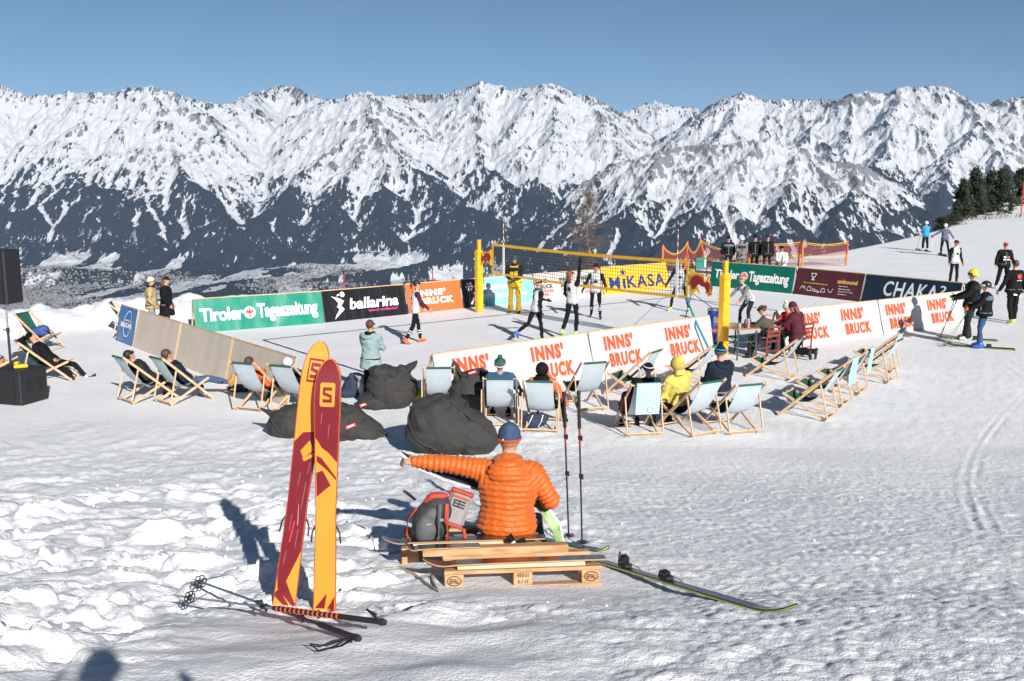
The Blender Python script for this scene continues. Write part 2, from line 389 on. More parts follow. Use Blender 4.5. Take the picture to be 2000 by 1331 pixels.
    def math_(op, a, c, d=None):
        k = n.nodes.new('ShaderNodeMath'); k.operation = op
        for i, v in enumerate((a, c) if d is None else (a, c, d)):
            if isinstance(v, (int, float)): k.inputs[i].default_value = v
            else: L(v, k.inputs[i])
        return k.outputs[0]
    def rng(v, a, c):
        k = n.nodes.new('ShaderNodeMapRange'); k.interpolation_type = 'SMOOTHSTEP'; k.inputs[1].default_value = a; k.inputs[2].default_value = c; L(v, k.inputs[0]); return k.outputs[0]
    def mix(f, a, c):
        k = n.nodes.new('ShaderNodeMix'); k.data_type = 'RGBA'; L(f, k.inputs[0])
        for i, v in ((6, a), (7, c)):
            if isinstance(v, tuple): k.inputs[i].default_value = (*v, 1)
            else: L(v, k.inputs[i])
        return k.outputs[2]
    af = n.nodes.new('ShaderNodeAttribute'); af.attribute_name = 'forest'; ar = n.nodes.new('ShaderNodeAttribute'); ar.attribute_name = 'rock'
    nf = noise((0.046, 0.013, 0.015), 3, 0.62); nm_ = noise((0.019, 0.0052, 0.0055), 3, 0.6); nb = noise((0.07, 0.07, 0.05), 2)
    det = math_('ADD', math_('MULTIPLY', math_('SUBTRACT', nf, 0.5), 1.0), math_('MULTIPLY', math_('SUBTRACT', nm_, 0.5), 0.7))
    rf = rng(math_('ADD', ar.outputs['Fac'], math_('MULTIPLY', det, 1.55)), 0.30, 0.42)
    ff = rng(math_('ADD', af.outputs['Fac'], math_('MULTIPLY', det, 2.1)), 0.44, 0.56)
    snow = (0.55, 0.56, 0.58); rock = mix(nb, (0.13, 0.13, 0.135), (0.27, 0.26, 0.255)); forest = mix(nb, (0.006, 0.010, 0.013), (0.024, 0.028, 0.030))
    c = mix(rf, snow, rock); c = mix(ff, c, forest); L(c, b.inputs['Base Color'])
    bp = n.nodes.new('ShaderNodeBump'); bp.inputs['Strength'].default_value = 0.9; bp.inputs['Distance'].default_value = 22
    L(math_('ADD', nf, math_('MULTIPLY', math_('MULTIPLY', ff, nb), 0.5)), bp.inputs['Height']); L(bp.outputs[0], b.inputs['Normal'])
    me.materials.append(m)
    return X, Y, H
MX, MY, MH = build_mountains()
# ------------------------------------------------------------ the snow plateau
EDGE_X = [-400, -60, -30, -18, -13.5, -9, -2, 8, 14, 20, 26, 32, 38, 44, 50, 60, 70, 100, 400]
EDGE_Y = [-150, 5, 20, 27.5, 31.5, 34.0, 39.5, 47.5, 52.5, 59.5, 68, 77, 86, 97, 108, 127, 143, 190, 600]
def gbase(x, y):
    x = np.asarray(x, float); y = np.asarray(y, float)
    z = np.interp(y, [-60, -10, 0, 3, 5.5, 6.4, 7.1, 8.3, 10, 12, 14, 16, 18, 60], [9, 4.0, 2.92, 2.35, 1.85, 1.62, 1.42, 1.20, 0.86, 0.50, 0.22, 0.06, 0.0, 0.0])
    z = z + 1.2 * sstep(30, 65, x) * sstep(60, 95, y) + 1.3 * sstep(48, 80, x) * sstep(95, 135, y)
    return z
def gz(x, y):
    """snow height without the small lumps"""
    x = np.asarray(x, float); y = np.asarray(y, float)
    z = gbase(x, y)
    # soft drifts away from the groomed court
    court = sstep(15.5, 18.5, y)
    z = z + (1 - court) * (0.05 * pn(x / 2.6, y / 2.2, 2))
    ye = np.interp(x, EDGE_X, EDGE_Y); d = y - ye
    # bank of shovelled snow along the left edge
    z = z + 0.62 * np.exp(-((d + 1.3) / 1.5) ** 2) * sstep(-7.5, -9.5, x) * (0.8 + 0.5 * pn(x / 1.7, y / 1.7, 8)) * sstep(-34, -20, x)
    return z - np.where(d > 0, 0.72 * d * sstep(0, 5, d), 0)
def glump(x, y):
    x = np.asarray(x, float); y = np.asarray(y, float)
    left = sstep(1.2, -1.2, x - 0.06 * y) ; nearf = sstep(15.5, 11.5, y)
    soft = sstep(6.6, 5.6, y + 0.22 * x * 0 + 0.25 * pn(x / 1.2, y, 4)) * sstep(-3.2, -1.4, x + 0.2 * (y - 5)) * sstep(0.9, -0.2, x)
    ch = left * nearf * (1 - 0.92 * soft)
    vary = 0.5 + 1.0 * sstep(-0.35, 0.45, pn(x / 1.5, y / 1.2, 33))
    wx, wy = x + 0.10 * pn(x * 2.2, y * 2.2, 3), y + 0.10 * pn(x * 2.2, y * 2.2, 6)
    bil = 0.13 * np.abs(pn(wx / 0.85, wy / 0.7, 12)) + 0.07 * np.abs(pn(wx / 0.34, wy / 0.30, 13)) + 0.022 * np.abs(pn(x / 0.13, y / 0.13, 14))
    def stairs(q): f = q - np.floor(q); return np.floor(q) + sstep(0.40, 0.60, f)
    plates = 0.075 * stairs(1.5 * fbm(wx / 0.95, wy / 0.75, 2, 19)) + 0.035 * stairs(1.6 * fbm(wx / 0.40, wy / 0.34, 2, 29))
    amp = 0.62 + 0.45 * sstep(-1.0, -3.4, x)
    z = amp * ch * vary * (bil - 0.06 + plates * sstep(12.5, 9.5, y))
    mid = left * sstep(11, 14, y) * sstep(19, 16, y)
    z = z + mid * (0.05 * np.abs(pn(x / 0.5, y / 0.5, 15)) + 0.03 * np.abs(pn(x / 0.17, y / 0.17, 16)))
    # right side: trampled, grainy
    rt = (1 - left) * sstep(17.5, 12, y) * (1 - 0.8 * soft)
    z = z + rt * (0.022 * np.abs(pn(x / 0.42, y / 0.3, 17)) + 0.024 * np.abs(pn(x / 0.13, y / 0.12, 18)) - 0.015 + 0.05 * sstep(7.6, 5.6, y) * np.abs(pn(x / 0.45, y / 0.4, 27)) * sstep(2.8, 0.6, x))
    z = z + soft * (0.05 * pn(x / 0.9, y / 0.6, 23) + 0.016 * pn(x / 0.4, y / 0.26, 24))
    # ski tracks on the open slope to the right
    for a0, b0, c0 in ((3.2, 0.34, 0.012), (5.2, 0.42, 0.006), (6.8, 0.30, 0.02), (4.0, 0.62, -0.01), (8.2, 0.5, 0.004)):
        xc = a0 + b0 * (y - 6) + c0 * (y - 6) ** 2 + 0.12 * np.sin(y * 0.5 + a0)
        for off in (0, 0.19 + 0.05 * math.sin(a0 * 7)):
            q = (x - xc - off) / 0.045
            z = z + (-0.007 * np.exp(-q * q) + 0.003 * np.exp(-((np.abs(q) - 1.7) / 0.7) ** 2)) * sstep(7.5, 9.5, y) * sstep(30, 20, y) * (0.4 + 0.6 * sstep(-0.3, 0.3, pn(x / 2 + a0, y / 3, 40)))
    # chairs and spectators' strip, lightly trodden
    tr = sstep(15, 17, y) * sstep(30, 22, y) * sstep(0.5, -1, (x - 0.75 * (y - 20.6) + 1.2) * -1)
    z = z + 0.02 * (np.abs(pn(x / 0.35, y / 0.35, 25)) - 0.2) * tr
    z = z * (1 - 0.9 * np.exp(-(((x - 0.0) / 1.05) ** 4 + ((y - 7.35) / 1.0) ** 4)))
    ye = np.interp(x, EDGE_X, EDGE_Y); bank = np.exp(-((y - ye + 1.3) / 1.6) ** 2) * sstep(-7.5, -9.5, x)
    return z + bank * (0.28 * np.abs(pn(x / 0.8, y / 0.8, 26)) + 0.1 * np.abs(pn(x / 0.3, y / 0.3, 28)))
def gh(x, y): return float(gz(x, y) + glump(x, y))
def on_ground(px, py):
    d = ray(px, py); t0, t = 2.0, None
    for t in np.geomspace(2.0, 400, 3000):
        p = d * t
        if CAM_Z + p.z <= float(gbase(p.x, p.y)): break
    return Vector((p.x, p.y, gh(p.x, p.y)))

def build_ground():
    az = np.concatenate([np.linspace(-180, -50, 40)[:-1], np.linspace(-50, -33, 60)[:-1], np.linspace(-33, 33, 760)[:-1], np.linspace(33, 50, 60)[:-1], np.linspace(50, 180, 41)])
    rr = np.concatenate([[0.0, 1.0, 2.0, 2.8, 3.4], np.geomspace(3.9, 17, 330)[1:], np.geomspace(17.1, 60, 190), np.geomspace(61, 160, 70), np.geomspace(170, 420, 10)])
    A, Rr = np.meshgrid(np.radians(az), rr); X = Rr * np.sin(A); Y = Rr * np.cos(A)
    Z = np.maximum(gz(X, Y) + glump(X, Y), -75 - 0.05 * Rr)
    me = np_mesh('ground', np.stack([X, Y, Z], -1).reshape(-1, 3), grid_faces(len(rr), len(az))[:, ::-1])
    o = link('snow_ground', me); tag(o, 'trampled snow of the mountain plateau', kind='structure')
    m = bpy.data.materials.new('snow'); m.use_nodes = True; n = m.node_tree; b = n.nodes['Principled BSDF']; L = n.links.new
    b.inputs['Roughness'].default_value = 0.62; b.inputs['Specular IOR Level'].default_value = 0.25
    geo = n.nodes.new('ShaderNodeNewGeometry')
    def noise(sc, det, rough=0.6, typ='ShaderNodeTexNoise'):
        mp = n.nodes.new('ShaderNodeMapping'); mp.inputs['Scale'].default_value = sc; L(geo.outputs['Position'], mp.inputs[0])
        t = n.nodes.new(typ); t.inputs['Scale'].default_value = 1; t.inputs['Detail'].default_value = det; t.inputs['Roughness'].default_value = rough; L(mp.outputs[0], t.inputs['Vector']); return t.outputs[0]
    n1 = noise((9, 9, 9), 6, 0.68); n2 = noise((0.6, 0.6, 0.6), 4); n5 = noise((24, 24, 24), 3, 0.65); n3 = noise((55, 55, 55), 3, 0.7); n4 = noise((3.2, 3.6, 3), 5, 0.65)
    cr = n.nodes.new('ShaderNodeMapRange'); cr.inputs[1].default_value = 0.3; cr.inputs[2].default_value = 0.7; L(n2, cr.inputs[0])
    mx = n.nodes.new('ShaderNodeMix'); mx.data_type = 'RGBA'; mx.inputs[6].default_value = (0.78, 0.785, 0.80, 1); mx.inputs[7].default_value = (0.86, 0.86, 0.865, 1); L(cr.outputs[0], mx.inputs[0])
    # small scattered specks of darker grey mixed into the snow colour
    gr = n.nodes.new('ShaderNodeMapRange'); gr.inputs[1].default_value = 0.70; gr.inputs[2].default_value = 0.78; L(noise((26, 20, 26), 2), gr.inputs[0])
    mg = n.nodes.new('ShaderNodeMix'); mg.data_type = 'RGBA'; mg.inputs[7].default_value = (0.42, 0.42, 0.43, 1); L(mx.outputs[2], mg.inputs[6])
    ml = n.nodes.new('ShaderNodeMath'); ml.operation = 'MULTIPLY'; ml.inputs[1].default_value = 0.5; L(gr.outputs[0], ml.inputs[0]); L(ml.outputs[0], mg.inputs[0])
    L(mg.outputs[2], b.inputs['Base Color'])
    last = None
    for h, st, di in ((n4, 0.20, 0.05), (n1, 0.42, 0.04), (n5, 0.5, 0.022), (n3, 0.7, 0.016)):
        bp = n.nodes.new('ShaderNodeBump'); bp.inputs['Strength'].default_value = st; bp.inputs['Distance'].default_value = di; L(h, bp.inputs['Height'])
        if last: L(last, bp.inputs['Normal'])
        last = bp.outputs[0]
    L(last, b.inputs['Normal'])
    me.materials.append(m); MATS['snow'] = m
build_ground()

# loose lumps of snow kicked about
def build_lumps():
    rnd = random.Random(11); V0 = None; m = MB()
    for i in range(420):
        if rnd.random() < 0.35: x, y = rnd.uniform(-6, 0.5), rnd.uniform(5.4, 13.5); r = rnd.uniform(0.008, 0.028)
        else: x, y = rnd.uniform(-6, 7), rnd.uniform(5.5, 16); r = rnd.uniform(0.005, 0.014)
        if x > -2.6 and y < 6.4: continue
        if -0.9 < x < 0.9 and 6.7 < y < 8.2: continue
        z = gh(x, y); b = len(m.v); m.ell((x, y, z + r * 0.35), (r, r * rnd.uniform(0.7, 1.1), r * rnd.uniform(0.55, 0.9)), 5, 4, 0, Euler((rnd.random() * 3, rnd.random() * 3, rnd.random() * 6)).to_matrix())
        for k in range(b, len(m.v)):
            p = Vector(m.v[k]); c = Vector((x, y, z)); m.v[k] = tuple(c + (p - c) * rnd.uniform(0.6, 1.25))
    m.sm = [False] * len(m.sm); o = m.build('loose_snow', 'snow'); tag(o, 'loose lumps of kicked-up snow lying about', kind='stuff')
build_lumps()

def build_town():
    rnd = random.Random(4); m = MB(); ys = MY[:, 0]; us = MX[0] / MY[0, 0]
    n = 0
    while n < 11000:
        u = -0.60 + 0.62 * rnd.random() ** 1.7; y = rnd.uniform(5700, 9300) ; x = u * y
        if float(fbm(x / 900, y / 1500, 2, 17)) < 0.0 + 0.3 * rnd.random(): continue
        i = np.searchsorted(ys, y); j = np.searchsorted(us, u)
        z = float(MH[i, j]); n += 1
        if z > -740: continue
        a = rnd.random() * 3; w, d, h = rnd.uniform(6, 12), rnd.uniform(7, 16), rnd.uniform(5, 10)
        c, s = math.cos(a), math.sin(a); P = lambda X, Yy, Z: (x + c * X - s * Yy, y + s * X + c * Yy, z + Z)
        V = [P(-w/2, -d/2, -3), P(w/2, -d/2, -3), P(w/2, d/2, -3), P(-w/2, d/2, -3), P(-w/2, -d/2, h), P(w/2, -d/2, h), P(w/2, d/2, h), P(-w/2, d/2, h), P(0, -d/2, h + w * .3), P(0, d/2, h + w * .3)]
        wm = rnd.choice((0, 0, 1, 2)); rm = rnd.choice((3, 3, 3, 4, 5))
        m.add(V, [(0, 1, 5, 4), (1, 2, 6, 5), (2, 3, 7, 6), (3, 0, 4, 7), (4, 5, 8), (6, 7, 9)], wm); m.add(V, [(5, 6, 9, 8), (7, 4, 8, 9)], rm)
    mat('town_white', (0.22, 0.22, 0.22), 0.8, 0); mat('town_cream', (0.15, 0.135, 0.12), 0.8, 0); mat('town_grey', (0.09, 0.09, 0.09), 0.8, 0)
    mat('town_snow_roof', (0.30, 0.30, 0.31), 0.8, 0); mat('town_dark_roof', (0.10, 0.08, 0.08), 0.8, 0); mat('town_red_roof', (0.24, 0.13, 0.10), 0.8, 0)
    o = m.build('distant_town', ['town_white', 'town_cream', 'town_grey', 'town_snow_roof', 'town_dark_roof', 'town_red_roof'])
    tag(o, 'far-off town houses scattered on the valley floor', kind='stuff')
build_town()
# ------------------------------------------------------------ lettering
_TXT = {}
def text2d(body, bold=0.0, shear=0.0, lines=0.75, spacing=1.0, align='LEFT'):
    key = (body, bold, shear, lines, spacing, align)
    if key in _TXT: return _TXT[key]
    cu = bpy.data.curves.new('lettering', 'FONT'); cu.body = body; cu.offset = bold; cu.shear = shear; cu.space_line = lines; cu.space_character = spacing
    cu.align_x = align; cu.resolution_u = 3; cu.fill_mode = 'FRONT'
    ob = bpy.data.objects.new('lettering', cu); COL.objects.link(ob); dg = bpy.context.evaluated_depsgraph_get(); dg.update()
    me = ob.evaluated_get(dg).to_mesh(); V = np.array([(v.co.x, v.co.y) for v in me.vertices]); F = [list(p.vertices) for p in me.polygons]
    ob.evaluated_get(dg).to_mesh_clear(); bpy.data.objects.remove(ob, do_unlink=True); bpy.data.curves.remove(cu)
    lo, hi = V.min(0), V.max(0); V = (V - lo) / (hi - lo); asp = (hi - lo)[0] / (hi - lo)[1]
    _TXT[key] = (V, F, asp); return _TXT[key]
def put_text(fn, body, x, y, w, h, lift=0.012, mats='print_white', parent=None, name='lettering', skew=0.0, rise=0.0, **kw):
    """fn(s, t, lift) -> point; the text fills the box x..x+w, y..y+h"""
    V, F, _ = text2d(body, **kw); m = MB()
    m.add([fn(x + a * w + skew * b * h, y + b * h + rise * a * w, lift) for a, b in V], F)
    return m.build(name, mats, parent)
def put_poly(fn, polys, mats, parent=None, name='emblem', lift=0.012):
    m = MB()
    for p in polys: m.add([fn(a, b, lift) for a, b in p], [list(range(len(p)))])
    return m.build(name, mats, parent)
def ringpoly(cx, cy, rx, ry, w, n=28, a0=0.0, a1=360.0):
    out = []
    for i in range(n):
        a, b = R(a0 + (a1 - a0) * i / n), R(a0 + (a1 - a0) * (i + 1) / n)
        out.append([(cx + (rx - w) * math.cos(a), cy + (ry - w) * math.sin(a)), (cx + rx * math.cos(a), cy + ry * math.sin(a)), (cx + rx * math.cos(b), cy + ry * math.sin(b)), (cx + (rx - w) * math.cos(b), cy + (ry - w) * math.sin(b))])
    return out
def stroke(pts, w):
    out = []
    for (x0, y0), (x1, y1) in zip(pts, pts[1:]):
        L = math.hypot(x1 - x0, y1 - y0) or 1; nx, ny = -(y1 - y0) / L * w / 2, (x1 - x0) / L * w / 2
        out.append([(x0 + nx, y0 + ny), (x0 - nx, y0 - ny), (x1 - nx, y1 - ny), (x1 + nx, y1 + ny)])
    return out
def disc(cx, cy, r, n=14, ry=None): return [(cx + r * math.cos(2 * math.pi * i / n), cy + (ry or r) * math.sin(2 * math.pi * i / n)) for i in range(n)]

def vinyl(name, col, folds=0.5, rough=0.38, sc=(5, 1.2, 3)):
    m = mat(name, col, rough, 0.05, 3.0); n = m.node_tree; b = n.nodes['Principled BSDF']
    tc = n.nodes.new('ShaderNodeTexCoord'); mp = n.nodes.new('ShaderNodeMapping'); mp.inputs['Scale'].default_value = (sc[0] * .45, 3, sc[1] * .55); mp.inputs['Rotation'].default_value = (0, 0.35, 0)
    no = n.nodes.new('ShaderNodeTexNoise'); no.inputs['Scale'].default_value = 0.75; no.inputs['Detail'].default_value = 1.5
    bp = n.nodes.new('ShaderNodeBump'); bp.inputs['Strength'].default_value = folds; bp.inputs['Distance'].default_value = 0.09
    n.links.new(tc.outputs['Object'], mp.inputs[0]); n.links.new(mp.outputs[0], no.inputs['Vector']); n.links.new(no.outputs[0], bp.inputs['Height']); n.links.new(bp.outputs[0], b.inputs['Normal'])
    return m
vinyl('vinyl_green', (0.0, 0.20, 0.13), 0.55); vinyl('vinyl_deep_green', (0.0, 0.12, 0.085), 0.4); vinyl('vinyl_black', (0.012, 0.012, 0.014), 0.9, 0.3, (9, 1.6, 3)); vinyl('vinyl_orange', (0.83, 0.13, 0.03), 0.08, 0.5)
vinyl('vinyl_light_blue', (0.22, 0.50, 0.56), 0.3, 0.55); vinyl('vinyl_white', (0.48, 0.472, 0.46), 0.12, 0.6); vinyl('vinyl_yellow', (0.85, 0.44, 0.03), 0.2, 0.5)
vinyl('vinyl_maroon', (0.085, 0.018, 0.026), 0.4); vinyl('vinyl_navy', (0.010, 0.022, 0.042), 0.5); vinyl('vinyl_blue', (0.02, 0.12, 0.32), 0.6, 0.4, (7, 1.2, 3)); vinyl('vinyl_back', (0.50, 0.43, 0.345), 0.25, 0.75)
mat('print_white', (0.78, 0.78, 0.76), 0.5, 0.02); mat('print_red', (0.72, 0.04, 0.03), 0.5, 0.03); mat('print_orange_red', (0.80, 0.085, 0.025), 0.5, 0.03); mat('print_black', (0.02, 0.02, 0.025), 0.5, 0)
mat('print_pink', (0.75, 0.06, 0.30), 0.5, 0); mat('print_navy', (0.012, 0.04, 0.19), 0.5, 0.03); mat('print_gold', (0.78, 0.50, 0.08), 0.5, 0); mat('print_pale', (0.62, 0.70, 0.74), 0.5, 0)
wood_mat('pale_wood', (0.48, 0.30, 0.16), (0.64, 0.44, 0.26)); wood_mat('deal_wood', (0.50, 0.33, 0.18), (0.66, 0.48, 0.29))
mat('yellow_pad', (0.80, 0.42, 0.015), 0.5, 0.06, 6, 0.15, 20); mat('steel', (0.5, 0.5, 0.52), 0.35, 0.03, metal=0.9); mat('black_cord', (0.012, 0.012, 0.014), 0.7, 0)

# ------------------------------------------------------------ advertising banners: sloping boards on timber A-frames
def banner(p0, p1, h, lean, vin, label, ns=0, wrinkle=0.022, back=True, name='advertising_banner', group=None):
    """p0 -> p1: foot of the printed face, left to right as read"""
    p0, p1 = Vector(p0), Vector(p1); d = p1 - p0; W = d.length; rz = math.atan2(d.y, d.x)
    e = empty(name, p0, rz, label, 'banner', group); sl = math.atan2(d.z, math.hypot(d.x, d.y)); L = math.hypot(d.x, d.y)
    cl, sn = math.cos(R(lean)), math.sin(R(lean)); sd = ns
    def fn(s, t, lift=0.0):
        w = wrinkle * float(pn(s * 1.9 + sd, t * 1.4, 3)) * min(1.0, 6 * t + .2)
        return Vector((s, sn * t - (lift + w) * cl, cl * t + (lift + w) * sn + s * math.tan(sl)))
    m = MB(); nx, ny = 44, 10
    A = [[fn(L * i / nx, h * j / ny) for i in range(nx + 1)] for j in range(ny + 1)]
    B = [[fn(L * i / nx, h * j / ny, -0.018) for i in range(nx + 1)] for j in range(ny + 1)]
    m.loft(A, 0, False, True, False); m.loft([r[::-1] for r in B], 1, False, True, False)
    ring = [A[0][i] for i in range(nx + 1)] + [A[j][nx] for j in range(1, ny + 1)] + [A[ny][i] for i in range(nx - 1, -1, -1)] + [A[j][0] for j in range(ny - 1, 0, -1)]
    ringb = [B[0][i] for i in range(nx + 1)] + [B[j][nx] for j in range(1, ny + 1)] + [B[ny][i] for i in range(nx - 1, -1, -1)] + [B[j][0] for j in range(ny - 1, 0, -1)]
    m.loft([ring, ringb], 1, False, False)
    m.build('panel', [vin, 'vinyl_back'], e)
    t = MB(); t.bar(fn(0, h + 0.016, -0.01), fn(L, h + 0.016, -0.01), 0.03, 0.03); t.build('top_rail', 'pale_wood', e)
    if back:
        k = max(2, int(L / 1.6) + 1)
        for i in range(k):
            s = 0.03 + (L - 0.06) * i / (k - 1); q = fn(s, h, -0.04); q2 = Vector((s, 2 * q.y + 0.05, s * math.tan(sl) - 0.04))
            b = MB(); b.bar(fn(s, -0.03, -0.045), q, 0.045, 0.03); b.build('upright', 'pale_wood', e)
            b = MB(); b.bar(q + Vector((0, 0.035, -0.02)), q2, 0.045, 0.03); b.build('brace', 'pale_wood', e)
    for i in range(int(L / 0.55)):
        pass
    return e, fn, L
def inns(fn, x, y, w, h, mats, parent, skew=-0.0, rise=0.0):
    put_text(fn, "INNS'", x, y + h * 0.54, w * 0.80, h * 0.46, 0.012, mats, parent, skew=skew, rise=rise, bold=0.06, spacing=1.2)
    put_text(fn, 'BRUCK', x + w * 0.08, y, w * 0.92, h * 0.44, 0.012, mats, parent, skew=skew, rise=rise, bold=0.06, spacing=1.2)
def eagle(fn, cx, cy, r, parent):
    P = []
    for i in range(16):
        a = R(-60 + 300 * i / 15); P += stroke([(cx + .5 * r * math.cos(a), cy + .5 * r * math.sin(a)), (cx + r * math.cos(a), cy + r * math.sin(a))], r * .13)
    put_poly(fn, [disc(cx, cy, r * 1.08, 20)], 'print_white', parent, 'emblem_disc', 0.010)
    B = [[(cx - .16 * r, cy + .5 * r), (cx - .1 * r, cy - .55 * r), (cx + .1 * r, cy - .55 * r), (cx + .16 * r, cy + .5 * r)], disc(cx, cy + .55 * r, .17 * r, 10),
         [(cx - .12 * r, cy + .25 * r), (cx - .62 * r, cy + .45 * r), (cx - .5 * r, cy - .1 * r), (cx - .1 * r, cy - .2 * r)], [(cx + .12 * r, cy + .25 * r), (cx + .1 * r, cy - .2 * r), (cx + .5 * r, cy - .1 * r), (cx + .62 * r, cy + .45 * r)],
         [(cx, cy - .4 * r), (cx - .25 * r, cy - .85 * r), (cx + .25 * r, cy - .85 * r)]]
    put_poly(fn, P + B, 'print_red', parent, 'eagle_emblem', 0.014)
def gp(px, py): return at_z(px, py, 0.0)
HB = 0.98
# far row, left to right
e, fn, L = banner(gp(383, 651), gp(634, 631), HB, 14, 'vinyl_green', 'bright green banner with white lettering and eagle emblem beside the grey-backed boards', 1)
put_text(fn, 'Tiroler', 0.16, 0.30, L * .33, 0.40, mats='print_white', parent=e, bold=0.032, spacing=.95); eagle(fn, L * .415, 0.49, 0.165, e); put_text(fn, 'Tageszeitung', L * .475, 0.18, L * .48, 0.56, mats='print_white', parent=e, bold=0.032, spacing=.95)
e, fn, L = banner(gp(636, 630.5), gp(797, 614), HB, 14, 'vinyl_black', 'creased black banner with white lettering and dancing figure beside the green banner', 2)
put_text(fn, 'ballarina', L * .30, 0.33, L * .60, 0.36, mats='print_white', parent=e, bold=0.03, shear=.15); put_text(fn, 'beach volleyball', L * .52, 0.19, L * .36, 0.10, mats='print_pink', parent=e, shear=.25, bold=.01)
put_poly(fn, [disc(.70, .83, .085), [(.30, .80), (.62, .70), (.72, .62), (.60, .50), (.50, .60), (.45, .68)], [(.60, .66), (.74, .62), (.64, .50), (.48, .44), (.52, .54)], [(.46, .46), (.60, .50), (.72, .36), (.56, .36)], [(.56, .38), (.72, .36), (.50, .18), (.34, .06), (.42, .20)], [(.56, .86), (.48, .78), (.60, .80)]], 'print_white', e, 'dancer_emblem')
e, fn, L = banner(gp(800, 613.5), gp(905, 602.5), HB, 14, 'vinyl_orange', 'plain orange banner with two lines of bold white lettering', 3, 0.004)
inns(fn, L * .18, 0.26, L * .66, 0.50, 'print_white', e)
e, fn, L = banner(gp(908, 602), gp(944, 598.5), HB, 14, 'vinyl_black', 'narrow black banner with snowflake and player figure behind the far net post', 4)
sf = []
for i in range(6):
    a = R(60 * i); c, s = math.cos(a), math.sin(a); q = lambda r, o: (.30 + r * c - o * s, .72 + r * s + o * c)
    sf += stroke([q(0, 0), q(.17, 0)], .018) + stroke([q(.09, 0), q(.14, .05)], .015) + stroke([q(.09, 0), q(.14, -.05)], .015)
put_poly(fn, sf, 'print_white', e, 'snowflake_emblem')
put_poly(fn, [disc(.62, .60, .06), [(.42, .50), (.70, .58), (.88, .46), (.82, .40), (.66, .46), (.50, .38)], [(.50, .42), (.62, .44), (.50, .30), (.34, .10), (.28, .12), (.42, .32)], [(.82, .46), (.95, .36), (.92, .32), (.78, .42)]], 'print_white', e, 'player_emblem')
e, fn, L = banner(gp(946, 598), gp(1047, 588.5), HB, 14, 'vinyl_light_blue', 'light blue banner with white lettering behind the man in yellow trousers', 5)
put_text(fn, 'Austrian', .06, 0.55, L * .46, 0.22, mats='print_white', parent=e, bold=.02); put_text(fn, 'Volleyball Tour', .10, 0.20, L * .82, 0.26, mats='print_white', parent=e, bold=.02)
e, fn, L = banner(gp(1049, 588), gp(1178, 576.5), HB, 14, 'vinyl_white', 'white banner with repeated black and red lettering behind the net', 6)
for i in range(3):
    x0 = L * (.03 + .335 * i); put_text(fn, "INNS'", x0, .62, L * .15, .17, mats='print_black', parent=e, bold=.03); put_text(fn, 'BRUCK', x0 + .03, .42, L * .22, .16, mats='print_black', parent=e, bold=.03)
    put_text(fn, 'PATSCHER', x0 + .05, .27, L * .22, .11, mats='print_red', parent=e, bold=.02); put_text(fn, 'KOFEL', x0 + .08, .13, L * .14, .11, mats='print_red', parent=e, bold=.02)
e, fn, L = banner(gp(1180, 576), gp(1308, 564.5), 1.05, 14, 'vinyl_yellow', 'yellow banner with large dark blue lettering and a star behind the net', 7)
put_text(fn, 'M KASA', L * .10, 0.16, L * .84, 0.50, mats='print_navy', parent=e, bold=.02, spacing=1.12); put_poly(fn, stroke([(L * .315, .16), (L * .315, .56)], .13), 'print_navy', e, 'lettering')
put_poly(fn, [[(L * .315 + (.17 if i % 2 == 0 else .07) * math.sin(R(36 * i)), .80 + (.17 if i % 2 == 0 else .07) * math.cos(R(36 * i))) for i in range(10)]], 'print_navy', e, 'star_emblem')
# far end row
q0, q1 = gp(1384, 558.5), gp(1546, 574)
e, fn, L = banner(q0, q1, 1.02, 14, 'vinyl_deep_green', 'dark green banner with white lettering and eagle emblem behind the near net post', 8)
put_text(fn, 'Tiroler', 0.2, 0.36, L * .31, 0.36, mats='print_white', parent=e, bold=0.032, spacing=.95); eagle(fn, L * .42, 0.52, 0.16, e); put_text(fn, 'Tageszeitung', L * .475, 0.20, L * .47, 0.54, mats='print_white', parent=e, bold=0.032, spacing=.95)
e, fn, L = banner(gp(1548, 574.2), gp(1679, 590), 1.02, 14, 'vinyl_maroon', 'maroon banner with yellow slogan and small white line drawings', 9)
put_text(fn, 'unbound', L * .64, .58, L * .28, .16, mats='print_gold', parent=e, bold=.03)
put_text(fn, 'Grow up wherever you are.', L * .13, .44, L * .38, .09, mats='print_gold', parent=e, bold=.015)
for i in range(4): put_text(fn, ['Spendenlauf', 'Rennen laufen', 'Ganzjahres im Berg', 'unterwegs sein'][i], L * .67, .46 - .10 * i, L * (.13 + .04 * (i % 3)), .05, mats='print_white', parent=e, bold=.015)
cupx, cupy = L * .27, .74
put_poly(fn, stroke([(cupx - .12, cupy + .12), (cupx + .12, cupy + .12), (cupx + .06, cupy - .02), (cupx - .06, cupy - .02), (cupx - .12, cupy + .12)], .03) + stroke([(cupx, cupy - .02), (cupx, cupy - .10)], .05) + stroke([(cupx - .07, cupy - .12), (cupx + .07, cupy - .12)], .04), 'print_white', e, 'cup_drawing')
ic = []
for i, s in enumerate(([(-.1, -.05), (0, .1), (.05, 0), (.1, .08), (.13, -.05)], [(-.08, -.07), (-.03, .08), (.08, .06), (.1, -.07), (-.08, -.07)], [(-.12, .02), (.0, -.03), (.14, -.06), (.14, -.1), (-.12, -.06), (-.12, .02)], [(-.1, -.07), (-.04, .06), (.04, .06), (.1, -.07), (-.1, -.07)], [(-.1, .06), (-.02, -.05), (.06, -.05), (.12, .08)])):
    ic += stroke([(L * (.13 + .105 * i) + a * 1.1, .27 + b * 1.1) for a, b in s], .022)
put_poly(fn, ic, 'print_white', e, 'line_drawings')
